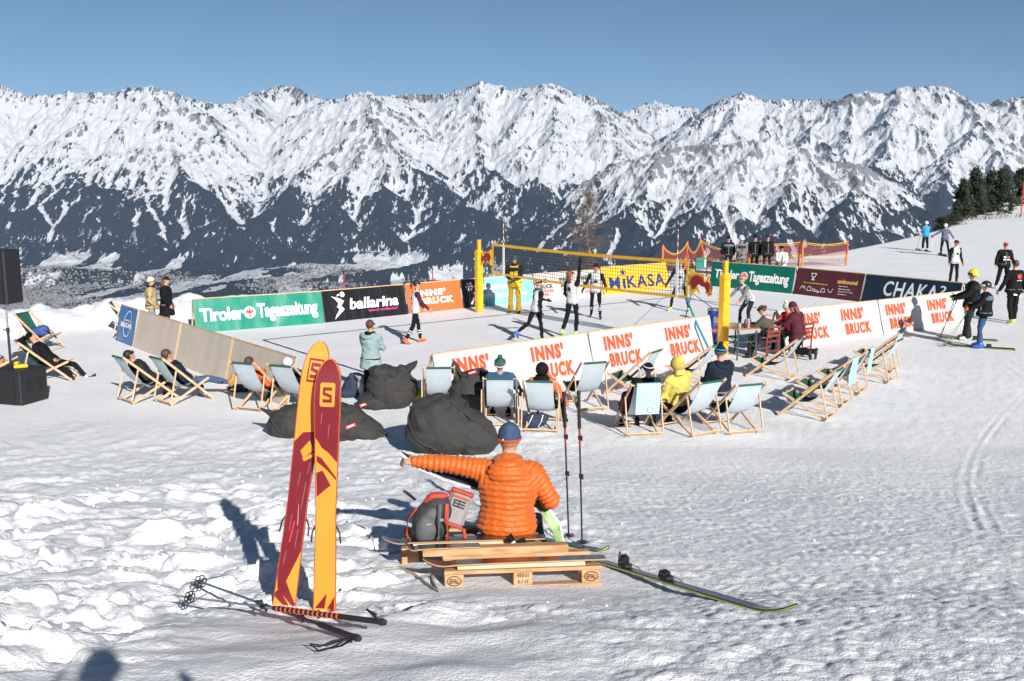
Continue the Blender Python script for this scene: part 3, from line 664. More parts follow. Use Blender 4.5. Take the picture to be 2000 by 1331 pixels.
e, fn, L = banner(gp(1681, 590.3), at_z(1868, 613, 0), 1.02, 14, 'vinyl_navy', 'navy banner with wide-spaced white capitals beside the maroon banner', 10)
put_text(fn, 'CHAKA', L * .22, .32, L * .56, .54, mats='print_pale', parent=e, bold=.02, spacing=1.12, shear=.12); put_text(fn, '2.', L * .80, .60, L * .09, .27, mats='print_pale', parent=e, bold=.02)
# near right row, white with red-orange lettering
A0, A1 = gp(1566, 677), gp(1882, 634); d = (A1 - A0)
for i, (a, b, lab, nt_) in enumerate(((-.10, .47, 'white banner with orange-red lettering behind the scorers at the table', 2), (.475, 1.02, 'white banner with orange-red lettering and a person\'s shadow, beside the two young skiers', 2))):
    e, fn, L = banner(A0 + d * a, A0 + d * b, 1.0, 16, 'vinyl_white', lab, 11 + i)
    for k in range(nt_):
        x0 = (L * (.17 + .43 * k) if i == 0 else L * (.06 + .50 * k)); inns(fn, x0, .14, 1.18, .74, 'print_orange_red', e)
# near left row
B0, B1 = Vector((-1.62, 19.75, 0)), gp(1401, 693); B0 = at_z(862, 790, 0); d = B1 - B0
for i in range(2):
    a, b = i * .5, i * .5 + .497
    e, fn, L = banner(B0 + d * a, B0 + d * b, 1.0, 16, 'vinyl_white', ['white banner with orange-red lettering in front of the court, behind the bean bags', 'white banner with orange-red lettering ending at the near net post'][i], 14 + i)
    for k in range(2): inns(fn, L * (.10 + .49 * k), .14, 1.18, .74, 'print_orange_red', e)
# left end row: its printed side faces the court, so the camera sees the bare backs
C0_, C1_ = gp(224, 664), gp(562, 797); d = C1_ - C0_
e, fn, L = banner(C0_, C0_ + d * .135, .98, 14, 'vinyl_blue', 'short blue banner with white oval emblem at the corner of the grey-backed boards', 17, 0.03, back=False)
put_poly(fn, ringpoly(L * .56, .54, L * .21, .36, .028, 30), 'print_white', e, 'oval_emblem'); put_text(fn, 'BERGCAMPS', L * .24, .43, L * .60, .13, mats='print_white', parent=e, bold=.05, lift=.018)
put_text(fn, 'INNSBRUCK', L * .40, .60, L * .33, .05, mats='print_white', parent=e, bold=.02); put_text(fn, 'www.bergcamps.at', L * .02, .07, L * .45, .04, mats='print_white', parent=e)
for i in range(3):
    a, b = .14 + .287 * i, .14 + .287 * (i + 1) - .004
    e, fn, L = banner(C0_ + d * a, C0_ + d * b, .98, 14, 'vinyl_back', ['bare grey back of a banner board next to the blue banner', 'bare grey back of a banner board, middle one behind the deckchairs', 'bare grey back of a banner board nearest the planted skis'][i], 18 + i, 0.006, back=False)
    for k in range(2):
        s = .02 + (L - .04) * k; b_ = MB(); b_.bar(fn(s, 0, .010), fn(s, .97, .010), .016, .012); b_.build('batten', 'pale_wood', e)

# ------------------------------------------------------------ court lines
mat('court_tape', (0.015, 0.03, 0.12), 0.6, 0)
CC = gp(513, 665); U = (gp(1306, 582) - CC).normalized(); Vv = Vector((-U.y, U.x, 0))
def cw(u, v, z=0.0): p = CC + U * u + Vv * v; return Vector((p.x, p.y, z + float(gz(p.x, p.y))))
def tape(a, b, lab):
    m = MB(); n = 40; q = []
    dd = (cw(*b) - cw(*a)).normalized(); sd = Vector((-dd.y, dd.x, 0)) * .03
    rows = []
    for i in range(n + 1):
        t = i / n; p = cw(a[0] + (b[0] - a[0]) * t, a[1] + (b[1] - a[1]) * t); z = gh(p.x, p.y) + .012; rows.append([p + sd * (1 + .3 * math.sin(i * 1.7)) + Vector((0, 0, z - p.z)), p - sd + Vector((0, 0, z - p.z))])
    m.loft(rows, 0, False, False, False); o = m.build('court_line', 'court_tape'); tag(o, lab, 'court line', 'blue tapes marking the court')
tape((0, 0), (16.3, 0), 'blue court line along the far banners'); tape((0, 0), (0, -8.2), 'blue court line at the end near the planted skis')
tape((16.3, 0), (16.3, -8.2), 'blue court line at the end near the dark green banner'); tape((0, -8.2), (16.3, -8.2), 'blue court line along the near white banners')

# ------------------------------------------------------------ net
PL, PR = gp(936, 610), gp(1411, 695)
def post(p, label):
    e = empty('net_post', p, math.atan2((PR - PL).y, (PR - PL).x), label, 'net post', 'volleyball net posts')
    m = MB(); m.box((0, 0, 1.22), (.10, .12, 2.38), bev=.01); m.build('pole', 'yellow_pad', e)
    m = MB(); m.box((0, 0, 1.03), (.21, .23, 2.06), bev=.03); m.build('padding', 'yellow_pad', e)
    m = MB()
    for z in (.25, .85, 1.45, 1.95): m.box((0, 0, z), (.216, .236, .03))
    m.build('strap', 'yellow_pad', e)
    m = MB(); m.box((0, 0, 2.415), (.12, .14, .02)); m.build('cap', 'steel', e)
    m = MB()
    for k in range(4): m.box((-.002, -.062, 2.13 + .065 * k), (.05, .008, .035))
    m.build('marking', 'print_red', e)
post(PL, 'yellow padded net post standing by the far banners'); post(PR, 'yellow padded net post next to the scorers\' table')
def build_net():
    def npt(t, z): p = PL + (PR - PL) * t; return Vector((p.x, p.y, z))
    e = empty('volleyball_net', npt(.07, 0), 0, 'long volleyball net with yellow bands and black mesh', 'net'); O = e.location
    t0, t1, z0, z1 = .07, .883, 1.33, 2.335; sag = lambda t: -.05 * math.sin(math.pi * (t - t0) / (t1 - t0))
    def P(t, z): return npt(t, z + sag(t)) - O
    def band(ta, tb, za, zb, th, name, mt):
        m = MB(); n = 16; w = (PR - PL).normalized(); nrm = Vector((-w.y, w.x, 0)) * th / 2; rings = []
        for i in range(n + 1):
            t = ta + (tb - ta) * i / n; rings.append([P(t, za) - nrm, P(t, zb) - nrm, P(t, zb) + nrm, P(t, za) + nrm])
        m.loft(rings, 0, True, False); return m.build(name, mt, e)
    band(t0, t1, z1 - .085, z1, .012, 'top_band', 'yellow_pad'); band(t0, t1, z0, z0 + .075, .012, 'bottom_band', 'yellow_pad')
    band(t0, t0 + .006, z0, z1, .014, 'end_band', 'yellow_pad'); band(t1 - .006, t1, z0, z1, .014, 'end_band', 'yellow_pad')
    m = MB(); n = 84
    for i in range(1, n):
        t = t0 + (t1 - t0) * i / n; m.bar(P(t, z0 + .07), P(t, z1 - .08), .010, .010)
    for k in range(1, 9):
        z = z0 + .075 + (z1 - z0 - .16) * k / 9
        for i in range(10): m.bar(P(t0 + (t1 - t0) * i / 10, z), P(t0 + (t1 - t0) * (i + 1) / 10, z), .010, .010)
    o = m.build('mesh', 'black_cord', e); o['kind'] = 'stuff'
    mat('antenna_red', (.55, .03, .03), .5, 0)
    m = MB()
    for k in range(12):
        z = 2.28 + k * .09; m.tube([(0, 0, z), (0, 0, z + .045)], .008, 6)
    for t in (.128, .845):
        b = band(t - .004, t + .004, z0, z1, .02, 'antenna_sleeve', 'print_white')
        r = MB(); c = P(t, 0); r.tube([c + Vector((0, 0, z0)), c + Vector((0, 0, z1 + .78))], .009, 6); a = r.build('antenna', 'print_white', e)
        r = MB()
        for k in range(4): r.tube([c + Vector((0, 0, z1 + .05 + .2 * k)), c + Vector((0, 0, z1 + .15 + .2 * k))], .0105, 6)
        r.build('antenna_stripes', 'antenna_red', a)
    for za, zb in ((z1 - .02, 2.33), (z0 + .03, 1.25)):
        for tt, pp in ((t0, PL), (t1, PR)): r = MB(); r.tube([P(tt, za), pp + Vector((0, 0, zb)) - O], .006, 5); r.build('tension_cord', 'black_cord', e)
build_net()
# round sponsor boards hung between net and posts
mat('board_yellow', (0.80, 0.52, 0.02), 0.5, 0.05); mat('bull_red', (0.28, 0.012, 0.015), 0.5, 0.1, 20); mat('bull_gold', (0.75, 0.33, 0.02), .5, .1)
def bull_board(t, z, sc, flip, label):
    p = PL + (PR - PL) * t; a = math.atan2((PR - PL).y, (PR - PL).x)
    e = empty('sponsor_board', (p.x, p.y, 0), a, label, 'sign', 'sponsor boards beside the net')
    fn = lambda s, t_, l=0.0: Vector((flip * s * sc, -.012 - l if True else 0, z + t_ * sc))
    m = MB(); m.prism([(.0 + .42 * math.sin(R(10 * k)) * 0.75, .42 * math.cos(R(10 * k))) for k in range(19)], lambda a_, b_, q: Vector((flip * a_ * sc, q, z + b_ * sc)), -.012, .012); m.build('disc', 'board_yellow', e)
    body = [[(.02, -.02), (.10, .16), (.28, .24), (.48, .20), (.62, .02), (.78, .06), (.86, -.10), (.80, -.28), (.70, -.22), (.62, -.10), (.48, -.08), (.36, -.02), (.24, -.20), (.14, -.22), (.10, -.10)]]
    cx_, cy_ = .44, -.02; legs = [[(cx_ + (a_ - cx_) * 1.16, cy_ + (b_ - cy_) * 1.30) for a_, b_ in body[0]], [(.24, -.02), (.36, -.16), (.46, -.34), (.36, -.30), (.26, -.16)], [(.74, .02), (.84, .26), (.76, .24), (.66, .06)], [(.72, -.2), (.92, -.32), (.80, -.40), (.64, -.28)], [(.62, .0), (.58, .30), (.52, .30), (.50, .12)]]
    for P_, mt, nm, q in ((body, 'bull_red', 'bull_emblem', .022), (legs, 'bull_gold', 'bull_emblem_edge', .015)):
        m = MB()
        for pl in P_: m.prism(pl if flip > 0 else pl[::-1], lambda a_, b_, tt: Vector((flip * a_ * sc, tt, z + b_ * sc)), q, -q)
        m.build(nm, mt, e)
    return e
bull_board(.888, 1.78, .82, 1, 'yellow half-round board with red bull emblem beside the near net post')
bull_board(.066, 1.86, .62, -1, 'yellow half-round board with red bull emblem beside the far net post')
mat('strap_blue', (0.02, 0.20, 0.36), .5, .05)
def cordt(pts, r, name, mt, label, cat, grp=None, flat=1.0):
    m = MB(); m.tube(pts, r, 6, flat=flat); o = m.build(name, mt); return tag(o, label, cat, grp)
bz = PL + (PR - PL) * .878
cordt([(bz.x, bz.y, 1.34), at_y(1362, 635, 24.6), at_z(1392, 697, .05)], .03, 'blue_pole', 'strap_blue', 'long bright blue pole leaning from the net corner to the snow', 'pole')
PT = lambda p, z: Vector((p.x, p.y, z))
cordt([PT(PR, 2.3), at_z(1290, 586, .0)], .007, 'guy_rope', 'black_cord', 'thin dark guy rope running from the near net post to the court', 'rope', 'guy ropes of the net')
cordt([PT(PR, 1.0), at_z(1352, 573, .02)], .012, 'guy_rope', 'black_cord', 'thick dark strap running low behind the near net post', 'rope', 'guy ropes of the net')
cordt([PT(PL, 2.2), at_z(952, 600, .0)], .008, 'guy_rope', 'black_cord', 'short dark rope behind the far net post', 'rope', 'guy ropes of the net')

# ------------------------------------------------------------ piste fence with orange posts
mat('fence_orange', (0.80, 0.16, 0.02), 0.5, 0.05); mat('net_red', (0.24, 0.035, 0.025), 0.6, 0.1); mat('net_yellow', (0.55, 0.36, 0.04), 0.6, 0.1); mat('rust', (.35, .05, .02), .6, .2)
FP = [(1293, 552, 46.0, 1.35, 0), (1337, 548, 47.0, 1.45, .06), (1380, 545, 48.0, 1.5, -.25), (1461, 530, 47.5, 1.35, .1), (1560, 519, 49.8, 1.25, 0), (1566, 520, 49.5, 1.28, 0), (1652, 518, 50.0, 1.28, .02)]
fpts = []
for i, (px, py, yy, h, ln) in enumerate(FP):
    q = at_y(px, py, yy); q.z = gh(q.x, q.y); e = empty('fence_post', q, 0, ['orange fence post at the end behind the yellow banner', 'orange fence post, second behind the net', 'leaning orange fence post behind the net, with its stake', 'orange fence post among the standing spectators', 'left one of the doubled orange fence posts', 'right one of the doubled orange fence posts', 'orange fence post at the open end of the piste net'][i], 'post', 'orange posts of the piste fence')
    m = MB(); m.tube([(0, 0, 0), (ln * h, 0, h)], .05, 8); m.build('pole', 'fence_orange', e); m = MB(); m.tube([(ln * (h - .06), 0, h - .06), (ln * h, 0, h + .01)], .056, 8); m.build('cap', 'rust', e)
    fpts.append((q, q + Vector((ln * h, 0, h))))
def fnet(a, b, label, sag):
    q0, t0 = fpts[a]; q1, t1 = fpts[b]; e = empty('piste_net', q0, 0, label, 'fence net', 'red and yellow piste nets'); mm = {0: MB(), 1: MB()}
    W = (q1 - q0).length; nx = max(8, int(W / .09)); ny = 15
    def P(s, t):
        b0 = q0.lerp(q1, s); top = t0.lerp(t1, s); sg = sag * 4 * s * (1 - s)
        p = b0.lerp(top, .06 + t * .92); p.z -= sg * (t * .9 + .1) * (top.z - b0.z); p.y += .1 * math.sin(3 * s + 2 * t); return p - q0
    for j in range(ny + 1):
        t = j / ny; k = 1 if (j in (0, 5, 6, ny - 1, ny)) else 0; w = .03 if j == ny else (.020 if j > 6 else .011)
        for i in range(12): mm[k].bar(P(i / 12, t), P((i + 1) / 12, t), .010, w)
    for i in range(nx + 1):
        s = i / nx
        for j in range(6): mm[1 if j == 2 else 0].bar(P(s, j / 6), P(s, (j + 1) / 6), .020 if j > 2 else .010, .008)
    for k, nm in ((0, 'red_cords'), (1, 'yellow_cords')):
        o = mm[k].build(nm, 'net_red' if k == 0 else 'net_yellow', e); o['kind'] = 'stuff'
fnet(0, 1, 'sagging red and yellow net behind the yellow banner', .34); fnet(1, 2, 'deeply sagging red and yellow net behind the net corner', .38); fnet(2, 3, 'red and yellow net running behind the first two spectators', .28)
fnet(3, 4, 'striped red and yellow net behind the two spectators in black', .06); fnet(5, 6, 'red and yellow net at the open end of the fence', .12)
mat('green_cloth', (0.0, 0.16, 0.11), .55, .06)
p = at_y(1369, 545, 44.5); p.z = 0
e = empty('green_sign', p, .1, 'small green sign board standing before the sagging piste net', 'sign'); m = MB(); m.box((0, 0, .62), (.5, .03, .5)); m.build('panel', 'green_cloth', e)
m = MB(); m.box((.17, -.02, .62), (.07, .006, .34)); m.build('mark', 'print_white', e)
for s in (-1, 1): m = MB(); m.box((s * .26, 0, .45), (.035, .035, .95)); m.build('stake', 'black_cord', e)
for px, py, yy, h, lab in ((672, 556, 36.5, .95, 'thin red piste pole above the black banner'), (845, 545, 38, .9, 'thin red piste pole above the orange banner'), (1993, 436, 96, 3.2, 'tall red piste pole by the trees on the snowy rise')):
    q = at_y(px, py, yy); g = gh(q.x, q.y); mat('pole_red', (.5, .02, .03), .5, 0); e = empty('piste_pole', (q.x, q.y, g), 0, lab, 'piste pole', 'red piste poles')
    topz = max(q.z + h * .4, g + .5) if px < 1900 else g + h
    m = MB(); m.tube([(0, 0, -.2), (0, 0, topz - g)], .022 if px < 1900 else .06, 6); m.build('rod', 'pole_red', e); m = MB(); m.tube([(0, 0, topz - g), (0, 0, topz - g + .06)], .03 if px < 1900 else .08, 6); m.build('cap', 'black_cord', e)
# ------------------------------------------------------------ deckchairs
mat('sling_white', (0.46, 0.53, 0.57), 0.75, 0.05, 5, 0.1, 40); mat('sling_green', (0.012, 0.085, 0.055), 0.7, 0.06, 5, 0.1, 40)
wood_mat('beech', (0.50, 0.31, 0.18), (0.66, 0.46, 0.29))
SLING = [(-.575, .955), (-.50, .82), (-.40, .65), (-.30, .51), (-.20, .41), (-.08, .345), (.05, .32), (.18, .335), (.30, .375), (.40, .425)]
def deckchair_parts():
    P = {}
    def frame(x, a, b, w=.028, h=.05):
        out = []
        for s in (-1, 1):
            m = MB(); m.bar((s * x, *a), (s * x, *b), w, h, bev=.006); out.append(m.mesh('rail', 'beech'))
        return out
    P['long_rail'] = frame(.292, (-.60, .99), (.50, .02)); P['seat_rail'] = frame(.256, (.44, .455), (-.46, .02)); P['prop'] = frame(.326, (-.33, .715), (-.50, .06), .024, .035)
    bars = {'top_bar': ((-.58, .965), .29), 'front_bar': ((.42, .435), .26), 'foot_bar': ((.47, .045), .29), 'rear_bar': ((-.43, .045), .29), 'prop_bar': ((-.49, .085), .325)}
    for k, ((y, z), x) in bars.items():
        m = MB(); m.tube([(-x, y, z), (x, y, z)], .014, 8); P[k] = [m.mesh(k, 'beech')]
    m = MB(); n = 6; w = .235
    def row(y, z, i, off):
        j = SLING.index((y, z)); a = SLING[max(j - 1, 0)]; b = SLING[min(j + 1, len(SLING) - 1)]; t = Vector((0, b[0] - a[0], b[1] - a[1])).normalized(); nr = Vector((0, -t.z, t.y))
        mid = math.sin(math.pi * j / (len(SLING) - 1)); return [Vector((-w + 2 * w * k / n, y, z)) + nr * (off - .025 * mid * math.sin(math.pi * k / n)) for k in range(n + 1)]
    top = [row(y, z, i, .003) for i, (y, z) in enumerate(SLING)]; bot = [row(y, z, i, -.003) for i, (y, z) in enumerate(SLING)]
    m.loft([r[::-1] for r in top], 0, False, True, False); m.loft(bot, 1, False, True, False)
    edge = [r[0] for r in top], [r[0] for r in bot]; m.loft([edge[0], edge[1]], 0, False, False, False); m.loft([[r[-1] for r in bot], [r[-1] for r in top]], 0, False, False, False)
    P['sling'] = [m.mesh('sling', ['sling_green', 'sling_white'])]
    m = MB(); m.tube([(-.235, -.578, .962), (.235, -.578, .962)], .021, 8); P['hem'] = [m.mesh('hem', 'sling_green')]
    return P
DC = deckchair_parts()
CH = {}
def deckchair(key, px, py, face, label, sc=1.0):
    p = at_z(px, py, 0.0); p.z = gh(p.x, p.y) - .005
    e = empty('deckchair', p, R(face), label, 'deckchair', 'wooden deckchairs around the court'); _r = random.Random(key); e.scale = (_r.uniform(.97, 1.04), _r.uniform(.94, 1.06), _r.uniform(.95, 1.03)); e.rotation_euler.z += R(_r.uniform(-4, 4))
    sl = None
    for k in ('long_rail', 'seat_rail', 'prop', 'top_bar', 'front_bar', 'foot_bar', 'rear_bar', 'prop_bar', 'sling', 'hem'):
        for me in DC[k]:
            o = link(k, me, sl if k == 'hem' else e)
            if k == 'sling': sl = o
    CH[key] = e; return e
deckchair('A', 290, 780, -42, 'deckchair far left of the pair before the grey boards, dark-haired person in it')
deckchair('B', 360, 783, -44, 'deckchair holding the person in jeans and tan boots')
deckchair('C', 512, 794, -24, 'deckchair left of the planted skis with a dark-haired person in it')
deckchair('D', 585, 797, -24, 'deckchair half hidden behind the tops of the planted skis')
deckchair('E', 858, 800, 4, 'empty deckchair behind the big front bean bag')
deckchair('F', 977, 826, 3, 'deckchair with the person in striped beanie and blue jacket')
deckchair('G', 1060, 838, -4, 'deckchair with the black-hooded person, behind the upright ski poles')
deckchair('H', 1139, 796, 22, 'empty deckchair just behind the upright ski poles')
deckchair('I', 1244, 846, 8, 'deckchair with a pale blue spotted towel over its back')
deckchair('J', 1342, 846, 30, 'deckchair of the person in the yellow hooded jacket')
deckchair('K', 1428, 840, 18, 'empty deckchair nearest the yellow-jacket person, on the row\'s end')
deckchair('L', 1232, 772, 58, 'empty deckchair facing sideways in front of the white banner lettering')
deckchair('M', 1345, 752, 58, 'deckchair facing sideways, partly hidden by the yellow jacket')
deckchair('N', 1508, 737, 56, 'empty deckchair facing sideways beside the scorers\' table')
deckchair('O', 1577, 813, 54, 'empty deckchair facing sideways, nearest of the cluster on the open snow')
deckchair('P', 1604, 787, 54, 'deckchair with pale blue towel, second nearest in the sideways cluster')
deckchair('Q', 1640, 764, 54, 'deckchair with narrow pale towel, middle of the sideways cluster')
deckchair('Rr', 1700, 742, 52, 'empty deckchair, second farthest of the sideways cluster')
deckchair('S', 1708, 722, 52, 'empty deckchair, farthest of the sideways cluster')
deckchair('U', 84, 682, -104, 'deckchair by the snow bank with a blue backpack in it')
deckchair('V', 100, 741, -80, 'deckchair with a person lying back in black clothes')
deckchair('W', -8, 742, -80, 'deckchair cut off by the picture edge behind the loudspeaker')
deckchair('X', 264, 657, -75, 'deckchair peeking out from behind the blue banner')
mat('towel', (0.36, 0.56, 0.60), 0.9, 0.06, 6, .2, 60)
def towel(key, label, w=.42, logo=True, x0=0):
    c = CH[key]; e = empty('towel', c.location, c.rotation_euler.z, label, 'towel', 'pale blue towels on deckchairs'); m = MB(); rows = []
    prof = [(-.47, .86), (-.545, .955), (-.585, .995), (-.625, .965), (-.612, .85), (-.585, .70), (-.57, .55), (-.555, .44)]
    fr = [Vector((0, y, z)) for y, z in prof]
    for off in (.0, .006): rows.append([[p + Vector((x0 - w / 2 + w * k / 5, -off - .008 * math.sin(3 * k + i), 0)) for k in range(6)] for i, p in enumerate(fr)])
    m.loft(rows[1], 0, False, True, False); m.loft([r[::-1] for r in rows[0]], 0, False, True, False); m.build('cloth', 'towel', e)
    if logo:
        fn = lambda s, t, l=0.0: Vector((x0 + s, -.625 - l - (.55 - t) * -.10 + .02 - .03, t))
        put_poly(fn, ringpoly(.06, .56, .055, .055, .014, 18), 'print_white', e, 'ring_print', .012)
        put_poly(fn, [disc(-.16 + .055 * i + (.027 if j % 2 else 0), .68 + .045 * j, .008, 6) for i in range(7) for j in range(5)], 'print_white', e, 'dots', .012)
towel('I', 'pale blue towel with white spots and ring over a deckchair back'); towel('P', 'pale blue towel over the second nearest sideways deckchair', .46); towel('Q', 'narrow pale blue towel over the middle sideways deckchair', .3, False)

# ------------------------------------------------------------ bean bags
def fabric(name, col):
    m = mat(name, col, .85, .12, 14, .35, 220); return m
fabric('bag_black', (0.034, 0.032, 0.030)); mat('tag_red', (0.55, 0.03, 0.02), .6, .05)
def remesh(mb, voxel, it=2):
    me = mb.mesh('raw', 'bag_black'); ob = bpy.data.objects.new('raw', me); COL.objects.link(ob); md = ob.modifiers.new('r', 'REMESH'); md.mode = 'VOXEL'; md.voxel_size = voxel
    sm = ob.modifiers.new('s', 'SMOOTH'); sm.factor = .5; sm.iterations = it
    dg = bpy.context.evaluated_depsgraph_get(); dg.update(); ev = ob.evaluated_get(dg).to_mesh(); n = len(ev.vertices); V = np.empty(n * 3); ev.vertices.foreach_get('co', V); N = np.empty(n * 3); ev.vertices.foreach_get('normal', N)
    F = np.array([list(p.vertices) for p in ev.polygons]); ob.evaluated_get(dg).to_mesh_clear(); bpy.data.objects.remove(ob, do_unlink=True); return V.reshape(-1, 3), N.reshape(-1, 3), F
def ctube(m, p, r, n=14, flat=1.0):
    p = [Vector(q) for q in p]; d0 = (p[0] - p[1]).normalized(); d1 = (p[-1] - p[-2]).normalized()
    m.tube([p[0] + d0 * r[0] * .8, p[0] + d0 * r[0] * .45] + p + [p[-1] + d1 * r[-1] * .6], [r[0] * .35, r[0] * .85] + list(r) + [r[-1] * .4], n, flat=flat)
def beanbag(px, py, rz, blobs, ears, label, seed, seams=(), tagp=None, sc=1.0):
    g = on_ground(px, py); e = empty('bean_bag', g, R(rz), label, 'bean bag', 'black bean bags on the snow'); m = MB()
    for c, r, rot in blobs: m.ell(Vector(c) * sc, [x * sc for x in r], 22, 14, 0, Euler([R(a) for a in rot]).to_matrix())
    for p, r, fl in ears: ctube(m, [Vector(q) * sc for q in p], [x * sc for x in r], 14, fl)
    V, N, F = remesh(m, .026, 5)
    x, y, z = V.T; rd = np.arctan2(z - .45 * sc, x)
    cre = lambda q: (1 - np.abs(q)) ** 5
    w = .030 * cre(pn(rd * 2.2 + seed, np.hypot(x, z - .4) * 1.4 + y * .8, 6)) * np.clip(np.hypot(x, z - .4) * 2, .3, 1) - .026 * cre(pn(x * 1.7 + z * 2.3 + seed, z * 2.2 - x * 1.5 + y * 1.6, 9)) + .030 * (np.abs(pn(rd * 2.4 + seed, np.hypot(x, z - .4) * 2.0 + y, seed % 5)) - .3) + .022 * (1 - np.abs(pn(x * 2.6 + z * 1.7 + seed, z * 3.4 - x * 1.2 + y * 2, 4))) ** 3 + .005 * pn(x * 6 + seed, z * 5 + y * 5, 7)
    V = V + N * (w * sc)[:, None]; V[:, 2] = np.where(V[:, 2] < .0, V[:, 2] * .12, V[:, 2]) - .03
    me = np_mesh('cushion', V, F); me.materials.append(MATS['bag_black']); link('cushion', me, e)
    for k, q in enumerate(seams):
        m = MB(); pts = []
        for a, b in zip(q, q[1:]):
            for i in range(7): pts.append(Vector(a).lerp(Vector(b), i / 7) * sc)
        pts.append(Vector(q[-1]) * sc); out = []
        for p in pts:
            j = int(np.argmin(((V - np.array(p)) ** 2).sum(1))); out.append(Vector(V[j]) + Vector(N[j]) * .008)
        for _ in range(2): out = [out[0]] + [(out[i - 1] + out[i] * 2 + out[i + 1]) / 4 for i in range(1, len(out) - 1)] + [out[-1]]
        m.tube(out, .017, 6); m.build('seam', 'bag_black', e)
    if tagp:
        j = int(np.argmin(((V - np.array(tagp) * sc) ** 2).sum(1))); q = Vector(V[j]); n = Vector((0, -1, .3)).normalized(); Mx = Euler((R(68), R(tagp[3] if len(tagp) > 3 else -18), 0)).to_matrix() if False else Euler((R(68), 0, 0)).to_matrix() @ Euler((0, 0, R(22))).to_matrix()
        m = MB(); m.box(q + n * .02, (.17, .06, .012), Mx); o = m.build('tag', 'tag_red', e); fn = lambda s, t_, l=0.0: q + n * .02 + Mx @ Vector((s, t_, .007 + l)); put_text(fn, 'fatboy', -.06, -.018, .12, .038, .002, 'print_white', o, bold=.02)
beanbag(766, 795, 4, [((0, 0, .40), (.50, .44, .42), (0, 0, 0)), ((-.16, .02, .70), (.30, .30, .17), (0, 12, 0)), ((.10, .05, .66), (.30, .26, .16), (0, -14, 0)), ((-.30, -.05, .16), (.36, .32, .18), (0, 0, 0))], [([(.16, 0, .66), (.36, 0, .80), (.50, .02, .93)], (.19, .13, .03), .45), ([(-.30, 0, .2), (-.62, -.04, .05)], (.20, .05), .6)], 'black bean bag with a floppy top corner beside the mint jacket woman', 3, [[(-.45, -.2, .62), (-.1, -.3, .72), (.2, -.25, .62), (.48, -.05, .9)]], (-.50, -.25, .14))
beanbag(917, 806, -6, [((.02, 0, .40), (.42, .40, .42), (0, 0, 0)), ((.16, 0, .74), (.30, .26, .13), (0, 6, 0))], [([(-.16, 0, .62), (-.26, 0, .85), (-.30, .02, 1.06)], (.20, .13, .025), .5), ([(.3, 0, .74), (.48, 0, .80)], (.14, .04), .6)], 'black bean bag standing tall behind the empty deckchair', 8, [[(-.3, -.1, 1.0), (-.1, -.25, .75), (.2, -.2, .78), (.46, -.03, .8)]], (.12, -.2, .86))
beanbag(884, 886, -4, [((-.16, 0, .46), (.58, .52, .47), (0, 24, 0)), ((.24, .06, .34), (.52, .44, .36), (0, 24, 0)), ((-.30, -.02, .36), (.44, .46, .36), (0, 0, 0)), ((-.22, .04, .78), (.26, .28, .16), (0, 0, 0))], [([(.35, .05, .36), (.76, .06, .20)], (.30, .07), .8)], 'biggest black bean bag, right behind the man in orange', 12, [[(-.12, -.2, .95), (.18, -.25, .80), (.45, -.25, .58), (.70, -.1, .3)], [(-.70, -.2, .6), (-.5, -.45, .30), (-.2, -.5, .12)]])
beanbag(678, 856, 6, [((-.06, 0, .28), (.46, .42, .34), (0, 10, 0)), ((.20, .02, .20), (.40, .36, .24), (0, 20, 0)), ((-.22, 0, .42), (.24, .26, .18), (0, 0, 0))], [([(.2, 0, .2), (.52, -.02, .08), (.72, -.04, .02)], (.22, .10, .02), .5)], 'black bean bag with a long pointed corner, right of the planted skis', 17, [[(-.1, -.2, .60), (.08, -.38, .38), (.02, -.42, .10)], [(.05, -.1, .55), (.35, -.2, .30), (.68, -.05, .05)]], (.10, -.4, .30))
beanbag(570, 852, -8, [((.04, 0, .26), (.46, .38, .31), (0, -14, 0)), ((.2, 0, .22), (.38, .36, .26), (0, 0, 0))], [([(-.16, 0, .32), (-.42, .02, .44), (-.60, .03, .52)], (.20, .10, .02), .5)], 'black bean bag with raised corner, mostly hidden behind the planted skis', 21, [[(-.55, 0, .5), (-.3, -.25, .36), (-.1, -.38, .16)]])

# bags and clothes dropped beside the bean bags
mat('bag_navy', (.02, .03, .06), .8, .2, 10, .5, 25); mat('bag_grey', (.32, .32, .32), .85, .15, 10, .5, 25); mat('bag_lime', (.16, .34, .06), .7, .25, 25, .4, 40); mat('bag_blue', (.03, .08, .25), .7, .2, 10, .5, 25)
def heap(px, py, label, cat, name, mt, blobs, straps=(), smt='c_black', rz=0, lift=0, loc=None, part='cloth'):
    g = loc if loc is not None else on_ground(px, py); e = empty(name, g, R(rz), label, cat); m = MB()
    for c, r, rot in blobs: m.ell(c, r, 16, 12, 0, Euler([R(a) for a in rot]).to_matrix())
    V, N, F = remesh(m, .022, 2); x, y, z = V.T; w = .030 * (np.abs(pn(x * 6 + z * 2, z * 5 + y * 4, 3)) - .25) + .016 * pn(x * 14, z * 12 + y * 9, 5)
    V = V + N * w[:, None]; V[:, 2] = np.maximum(V[:, 2], -.04); me = np_mesh(part, V, F); me.materials.append(MATS[mt]); link(part, me, e)
    for q in straps: m = MB(); m.tube(q, .014, 6, flat=.5); m.build('strap', smt, e)
    return e
mat('c_black', (.0065, .0070, .0085), .85, .1, 7, .5, 14, spec=.2)
heap(690, 776, 'dark navy jacket heaped beside the bean bag', 'jacket', 'heaped_jacket', 'bag_navy', [((0, 0, .22), (.20, .18, .24), (0, 10, 0)), ((-.10, 0, .10), (.22, .2, .12), (0, 0, 0)), ((.02, 0, .42), (.12, .12, .10), (0, 0, 0))])
